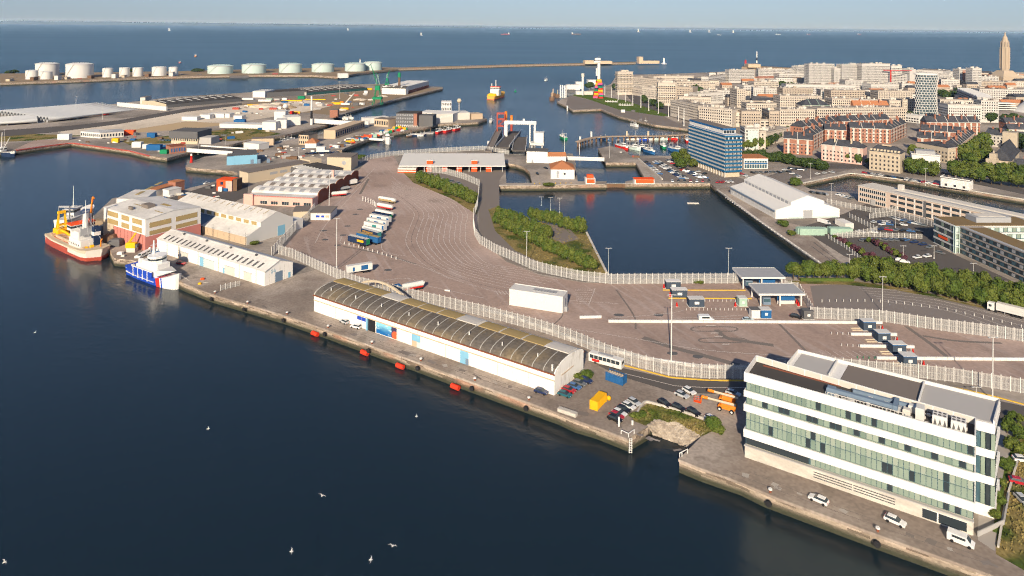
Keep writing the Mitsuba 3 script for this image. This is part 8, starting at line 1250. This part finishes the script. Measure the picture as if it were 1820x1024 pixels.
t, F = boat(7, 277, 9, 1, 26, 'm_navy', 'blue trawler cut by the left edge of the picture', 'trawler', 8, group=None, fore=.3, cat_='ship'); part(t, 'derrick', [tube(F.pt(12, -1, 0), F.pt(22, -1, 13), .25), tube(F.pt(8, 1, 0), F.pt(9, 1, 16), .25)], 'm_white')
t, F = boat(136, 392, 9, -4, 30, 'm_white', 'white vessel with tall mast moored behind the orange dredger', 'survey_vessel', 8, group=None, fore=.3, cat_='ship'); part(t, 'tall_mast', tube(F.pt(12, 0, 3), F.pt(12, 0, 17), .3, .15), 'm_white'); part(t, 'bridge_roof', F.box(7, 16, -3, 3, 4.4, 4.8), 'm_lgrey')
# dredger
a, b = P(76, 432, WATER_Z), P(152, 468, WATER_Z); F = Fr(a, b - a); Lh = 51.0; F.o = F.o + F.v * 6.3; W = 12.6; KZ = 1.0; z = WATER_Z
zd = z + 4.0; t = thing('dredger', 'cream and red-brown dredger with yellow cranes moored at the quay corner', 'ship')
part(t, 'lower_hull', hull_m(F, Lh, W, z - .6, z + 1.4, sheer=.4, rake=1.0, flare=.95, bow=.16), 'm_hull_red', 30); part(t, 'upper_hull', hull_m(F, Lh, W * 1.005, z + 1.42, z + 3.9, sheer=1.8, rake=1.6, flare=.98, bow=.16), 'm_offwhite', 30); part(t, 'red_band', hull_m(F, Lh, W * 1.025, z + 1.5, z + 3.2, .02, .58, sheer=.5, flare=.99, bow=.16), 'm_hull_red'); part(t, 'deck_fittings', [F.box(u, u + q, v, v + q * .6, zd, zd + q) for u, v, q in ((1 + 44 * rnd.random(), -4.6 + 8.6 * rnd.random(), .5 + rnd.random() * .9) for _ in range(70))], 'm_tan', kind='stuff'); part(t, 'rigging', [tube(F.pt(34, 0, zd + 15), F.pt(u, v, zd + 3), .06, .06, 4) for u, v in ((8, -3), (8, 3), (46, -3), (46, 3), (40, -4), (24, -4))] + [tube(F.pt(u, v, zd + 10), F.pt(u, v, zd + 14.5), .09, .06, 4) for u, v in ((28, -4), (29, 3.5), (31, 0), (38, -3), (36, 3))], 'm_lgrey', kind='stuff'); part(t, 'rubbing_strake', hull_m(F, Lh, W * 1.03, z + 3.6, z + 4.1, sheer=1.8, rake=1.6, flare=1, bow=.16), 'm_cream')
zd = z + 4.0; part(t, 'deck', F.box(7, 27, -4.2, 4.2, zd, zd + .25), 'm_hull_red'); part(t, 'hopper_coaming', [F.box(9, 25, s * 3.4 - .3, s * 3.4 + .3, zd + .2, zd + 1.4) for s in (-1, 1)] + [F.box(u, u + .5, -3.4, 3.4, zd + .2, zd + 1.3) for u in (9, 14.3, 19.6, 24.5)], 'm_tan'); part(t, 'stern_deck', F.box(1, 7, -4.5, 4.5, zd, zd + .4), 'm_tan')
part(t, 'a_frame', [tube(F.pt(5, s * 2.4, zd), F.pt(6, s * 1.3, zd + 11.5), .5, .35, 4) for s in (-1, 1)] + [tube(F.pt(8.5, s * 2.4, zd), F.pt(6, s * 1.3, zd + 11.5), .6, .4, 4) for s in (-1, 1)] + [F.box(5.2, 6.8, -1.8, 1.8, zd + 11, zd + 12.2), F.box(5, 8, -1.9, 1.9, zd + 5, zd + 5.6)], 'm_yellow'); part(t, 'crane_base', rbox(F, 2.4, 9, -2.6, 2.6, zd, zd + 3.4, .4), 'm_yellow'); part(t, 'suction_boom', [tube(F.pt(9, -1.2, zd + 3.2), F.pt(27, -1.6, zd + 2.4), .7, .6, 6), tube(F.pt(8, 1.2, zd + 4.4), F.pt(20, 1.2, zd + 5.6), .9, .7, 4), tube(F.pt(20, 1.2, zd + 5.6), F.pt(26, 0, zd + 2), .5)], 'm_yellow'); part(t, 'grab', rbox(F, 13, 19, .6, 3.4, zd + 3.6, zd + 6.4, .6), 'm_yellow')
part(t, 'deckhouse', rbox(F, 27, 40, -4.6, 4.6, zd, zd + 4.0, .1), 'm_white'); part(t, 'second_deck', rbox(F, 27.5, 37, -4.2, 4.2, zd + 4, zd + 7.6, .1), 'm_white'); part(t, 'bridge', rbox(F, 26.6, 31.5, -5.4, 5.4, zd + 7.6, zd + 10.4, .1), 'm_white'); part(t, 'bridge_windows', [F.box(26.55, 31.55, -5.45, 5.45, zd + 8.7, zd + 9.7)], 'm_glass'); part(t, 'orange_stripe', F.box(26.4, 31.7, -5.6, 5.6, zd + 10.1, zd + 10.8), 'm_redo')
for i in range(6): part(t, 'porthole', F.box(28 + i * 1.9, 28.7 + i * 1.9, -4.66, -4.61, zd + 1.2, zd + 2), 'm_glass')
part(t, 'mast', [tube(F.pt(34, 0, zd + 7.6), F.pt(34, 0, zd + 15.5), 1.5, .9, 8), tube(F.pt(34, 0, zd + 15.5), F.pt(34, 0, zd + 22), .25, .12)] + [tube(F.pt(34, -1.6, zd + q), F.pt(34, 1.6, zd + q), .1) for q in (14, 16.5, 19)], 'm_white'); part(t, 'funnel', rbox(F, 37.6, 40.6, 1.2, 4.2, zd, zd + 9.6, .2), 'm_navy'); part(t, 'funnel_band', F.box(37.5, 40.7, 1.1, 4.3, zd + 5.4, zd + 7.2), 'm_white')
part(t, 'deck_crane', [tube(F.pt(32.5, 3, zd + 6), F.pt(32.5, 3, zd + 15), .5, .4, 6)], 'm_lgrey'); part(t, 'crane_jib', [tube(F.pt(32.5, 3, zd + 15), F.pt(34.5, 3, zd + 23), .55, .4, 5), tube(F.pt(34.5, 3, zd + 23), F.pt(35.8, 3, zd + 22.6), .5)], 'm_orange'); part(t, 'davit', [tube(F.pt(46, 2, zd + .5), F.pt(46, 2, zd + 4), .3), tube(F.pt(46, 2, zd + 4), F.pt(47.4, 2, zd + 5), .3)], 'm_orange'); part(t, 'winch', [tube(F.pt(43, -1.5, zd + 1.2), F.pt(43, 0, zd + 1.2), .8, .8, 10)], 'm_yellow'); part(t, 'windlass', rbox(F, 40.6, 42.2, -3.4, -2, zd, zd + 1.3, .2), 'm_yellow')
part(t, 'railing', [F.box(u, u + .08, s * 4.9 - .04, s * 4.9 + .04, zd, zd + 1.1) for u in np.arange(27, 41, 1.4) for s in (-1, 1)] + [F.box(27, 41, s * 4.9 - .04, s * 4.9 + .04, zd + 1.05, zd + 1.15) for s in (-1, 1)], 'm_white', kind='stuff'); part(t, 'pipe_rack', [tube(F.pt(28, v, zd + 9.4), F.pt(38, v, zd + 9), .14) for v in (-3, -1.5, 1.5, 3)] + [F.box(38, 38.3, -4, 4, zd + 6, zd + 9.4)], 'm_steel')
# patrol ship
a, b = P(223, 488, WATER_Z), P(317, 514, WATER_Z); F = Fr(a, b - a); F = Fr(F.pt(0, 3.6, 0), b - F.pt(0, 3.6, 0)); Lh = float(np.linalg.norm((b - F.o)[:2])); W = 8.4
t = thing('patrol_ship', 'blue and white patrol ship with red diagonal band moored at the quay', 'ship'); k = dict(sheer=3.6, rake=.6, flare=.84, bow=.36)
part(t, 'hull', hull_m(F, Lh, W, z - .5, z + 3.2, 0, .70, **k), 'm_gloss_blue', 30); part(t, 'red_stripe', hull_m(F, Lh, W * 1.002, z - .5, z + 3.2, .70, .77, **k), 'm_gloss_red', 30); part(t, 'white_stripe', hull_m(F, Lh, W * 1.001, z - .5, z + 3.2, .77, .79, **k), 'm_gloss_white'); part(t, 'thin_blue_stripe', hull_m(F, Lh, W * 1.002, z - .5, z + 3.2, .79, .81, **k), 'm_gloss_blue'); part(t, 'bow', hull_m(F, Lh, W, z - .5, z + 3.2, .81, 1, **k), 'm_gloss_white', 30)
part(t, 'side_wall', [F.box(8, 23, s * 4.22 - .12, s * 4.22 + .12, z + 3.1, z + 5.6) for s in (-1, 1)], 'm_gloss_blue'); part(t, 'wall_rib', [F.box(u, u + .35, s * 4.3 - .15, s * 4.3 + .15, z + 1.2, z + 5.7) for u in (8, 11.8, 15.6, 19.4) for s in (-1, 1)] + [F.box(8, 23, s * 4.3 - .15, s * 4.3 + .15, z + 5.5, z + 5.8) for s in (-1, 1)], 'm_gloss_white'); part(t, 'white_line', [hull_m(F, Lh, W * 1.01, z + 1.4, z + 1.65, .02, .66, **{**k, 'sheer': 1.2, 'flare': .97})], 'm_gloss_white')
part(t, 'aft_deck', F.box(.5, 9, -3.6, 3.6, z + 3.2, z + 3.4), 'm_palegreen'); part(t, 'deckhouse', rbox(F, 8.5, 25, -3.2, 3.2, z + 3.2, z + 6.6, .1), 'm_gloss_white'); part(t, 'upper_house', rbox(F, 12, 25, -2.8, 2.8, z + 6.6, z + 8.8, .1), 'm_gloss_white'); part(t, 'foredeck_shield', (F.tf([[25, -3.6, z + 6.6], [25, 3.6, z + 6.6], [Lh - 2, .4, z + 7.4], [Lh - 2, -.4, z + 7.4], [25, -3.6, z + 4], [25, 3.6, z + 4]]), np.array([[0, 1, 2], [0, 2, 3], [0, 3, 4], [1, 5, 2]])), 'm_lgrey'); part(t, 'wheelhouse', F.tf([]) if False else prism_z([F.pt(20 + 3.6 * math.cos(q), 3.9 * math.sin(q), 0)[:2] for q in np.linspace(0, 6.283, 11)[:-1]], z + 8.8, z + 11.4), 'm_gloss_white'); part(t, 'wheelhouse_windows', prism_z([F.pt(20 + 3.68 * math.cos(q), 3.98 * math.sin(q), 0)[:2] for q in np.linspace(0, 6.283, 11)[:-1]], z + 10, z + 10.8), 'm_glass'); part(t, 'wheelhouse_roof', prism_z([F.pt(20 + 3.9 * math.cos(q), 4.2 * math.sin(q), 0)[:2] for q in np.linspace(0, 6.283, 11)[:-1]], z + 11.42, z + 11.8), 'm_gloss_white')
part(t, 'mast', [tube(F.pt(17, 0, z + 8.8), F.pt(17, 0, z + 17.5), .8, .3, 6)] + [tube(F.pt(17, -w, z + q), F.pt(17, w, z + q), .14) for q, w in ((12.5, 2.4), (14, 2), (15.6, 1.5))] + [tube(F.pt(15.4, 0, z + 9), F.pt(17, 0, z + 14), .2), ball(F.pt(17, 1.6, z + 13), .7), ball(F.pt(17, -1.8, z + 14.5), .5)], 'm_gloss_white'); part(t, 'deck_gear', [rbox(F, u, u + 1.4, v, v + 1.2, z + 6.6 if u > 9 else z + 3.4, (z + 7.7 if u > 9 else z + 4.5), .1) for u, v in ((2, -2), (4.4, 1), (6.6, -1.4), (9, -2.4), (10, 1), (10.4, -1.5))], 'm_offwhite'); part(t, 'funnel', [rbox(F, 9.4, 11.4, s * 2 - .7, s * 2 + .7, z + 6.6, z + 8.8, .1) for s in (-1, 1)], 'm_gloss_white'); part(t, 'anchor', F.box(Lh - 5, Lh - 4, -2.6, -2.2, z + 3, z + 4.2), 'm_black')
part(t, 'mooring_line', path_tube([F.pt(Lh - 2, 1, z + 6), F.pt(Lh + 6, 3, z + 3), F.pt(Lh + 13, 5.5, z + 3.9)], .07, 4), 'm_offwhite')
# outbound dredger
c = P(872, 178, WATER_Z); F = Fr(c, (.28, .96)); Lh = 64.0; W = 15.0; t = thing('outbound_dredger', 'orange-yellow dredger with white bridge heading out of the harbour', 'ship'); part(t, 'hull', hull_m(F, Lh, W, z - .5, z + 5.5, sheer=3), 'm_dredge'); part(t, 'boot_top', hull_m(F, Lh, W * 1.02, z - .6, z + 1.6, sheer=.3, flare=.86), 'm_hull_red'); part(t, 'deck_gear', [rbox(F, u, u + 5, v, v + 5, z + 5.5, z + 9, .6) for u, v in ((2, -7), (3, 1), (9, -4), (12, 2), (1, -3))], 'm_yellow'); part(t, 'deckhouse', rbox(F, 18, 31, -7, 7, z + 5.5, z + 14, .3), 'm_white'); part(t, 'bridge', rbox(F, 21, 29, -7.4, 7.4, z + 14, z + 18, .3), 'm_white'); part(t, 'bridge_windows', F.box(20.9, 29.1, -7.45, 7.45, z + 15.6, z + 16.8), 'm_glass'); part(t, 'orange_top', F.box(20.6, 29.4, -7.6, 7.6, z + 18, z + 18.8), 'm_redo'); part(t, 'mast', tube(F.pt(26, 0, z + 18), F.pt(26, 0, z + 29), .9, .5), 'm_lgrey'); part(t, 'mast', tube(F.pt(24, 6, z + 14), F.pt(24, 6, z + 24), .6), 'm_lgrey')
# far ships, yachts and gulls
def farship(x, y, wpx, hull, label, hd=1, house=.12):
    c = P(x, y, WATER_Z); L = hgt(x, y, wpx) * 1.02; F = Fr(c, (1, .15)); F.o = F.o - F.u * L / 2; t = thing('cargo_ship', label, 'ship', None); part(t, 'hull', hull_m(F, L, L * .16, z - 1, z + L * .06, sheer=L * .03), hull); u = L * house; part(t, 'superstructure', F.box(u, u + L * .12, -L * .07, L * .07, z + L * .06, z + L * .2), 'm_white'); part(t, 'cargo', F.box(L * .32, L * .86, -L * .06, L * .06, z + L * .06, z + L * .085), hull)
for a in ((898, 61.5, 17, 'm_hull_red', 'red and white tanker on the horizon above the channel', 1, .8), (1024, 61.5, 18, 'm_brown', 'long brown cargo ship on the horizon', 1, .05), (1278, 62.5, 8, 'm_white', 'white ship on the horizon left of the pier mast'), (1383, 62, 10, 'm_white', 'white ship on the right horizon, left one'), (1437, 61.5, 7, 'm_hull_red', 'red ship on the right horizon, middle one'), (1527.5, 61.5, 8, 'm_hull_red', 'red ship on the right horizon, right one')): farship(*a)
for i, (x, y, hp) in enumerate(((747, 63, 5), (299, 55, 5), (1133, 57, 6), (1225, 57.5, 5), (1259, 57.5, 5), (1302, 58.5, 5), (617, 54, 4))):
    c = P(x, y, WATER_Z); h = hgt(x, y, hp); F = Fr(c, (1, .2)); t = thing('sailing_boat', f'{ORD[i]} tiny white sail on the horizon', 'sailing boat', 'sails on the horizon'); part(t, 'hull', hull_m(F, h * .9, h * .22, z - .5, z + h * .08, sheer=h * .03), 'm_white'); part(t, 'sail', cat([F.prism([(-.3, z + h * .1), (.3, z + h * .1), (0, z + h)], h * .1, h * .5)]), 'm_white')
for x, y, l, lab, hc in ((971, 143.5, 16, 'small pilot boat in the harbour mouth', 'm_white'), (348, 100.5, 22, 'small orange boat on the sea behind the tanks', 'm_orange'), (320, 112, 16, 'tiny red buoy boat behind the tanks', 'm_red')): boat(x, y, 8, -2, l, hc, lab, 'pilot_boat', group=None)
one('mooring_buoy', cat([revolve([(0, z - 1), (2.2, z), (2.2, z + 1.4), (.5, z + 2.2), (.3, z + 5), (0, z + 5)], 12, P(916, 163.5, z)[:2])]), 'm_green', 'small channel buoy near the outbound dredger', 'buoy')
for i, (x, y, a) in enumerate(((370, 762, .4), (573, 881, 1.1), (698, 970, 1.3), (8, 999, .9), (62, 591, .2), (740, 740, .1), (518, 980, .3), (659, 995, .1))):
    c = P(x, y, 2.0); F = Fr(c, (math.cos(a), math.sin(a))); t = thing('gull', f'white gull over the dark water, {ORD[i]} of the flock', 'gull', 'gulls over the dark water'); o = F.pt(0, 0, 2.0); part(t, 'body', (lambda m: (m[0] * [.42, .14, .13] @ np.array([F.u, F.v, [0, 0, 1]]) + o, m[1]))(ball((0, 0, 0), 1, 1)), 'm_white', True)
    for s in (-1, 1): part(t, 'wing', cat([(F.tf([[.15, s * .08, 2.02], [.2, s * .55, 2.22], [.02, s * .6, 2.2], [-.15, s * .08, 2.0], [-.1, s * 1.15, 2.1], [.15, s * .08, 1.97], [-.15, s * .08, 1.96], [.02, s * .58, 2.16]]), np.array([[0, 1, 2], [0, 2, 3], [1, 4, 2], [5, 7, 1], [5, 6, 7], [7, 4, 1]]))]), 'm_lgrey')
# ---------------------------------------------------------------- the air
scene['haze'] = dict(type='cube', bsdf={'type': 'null'}, interior={'type': 'ref', 'id': 'air'}, to_world=T4().translate([0, 20500, 100]).scale([62000, 21700, 110]))
labels['haze'] = {'label': 'thin blue summer haze over the harbour and sea', 'kind': 'stuff'}
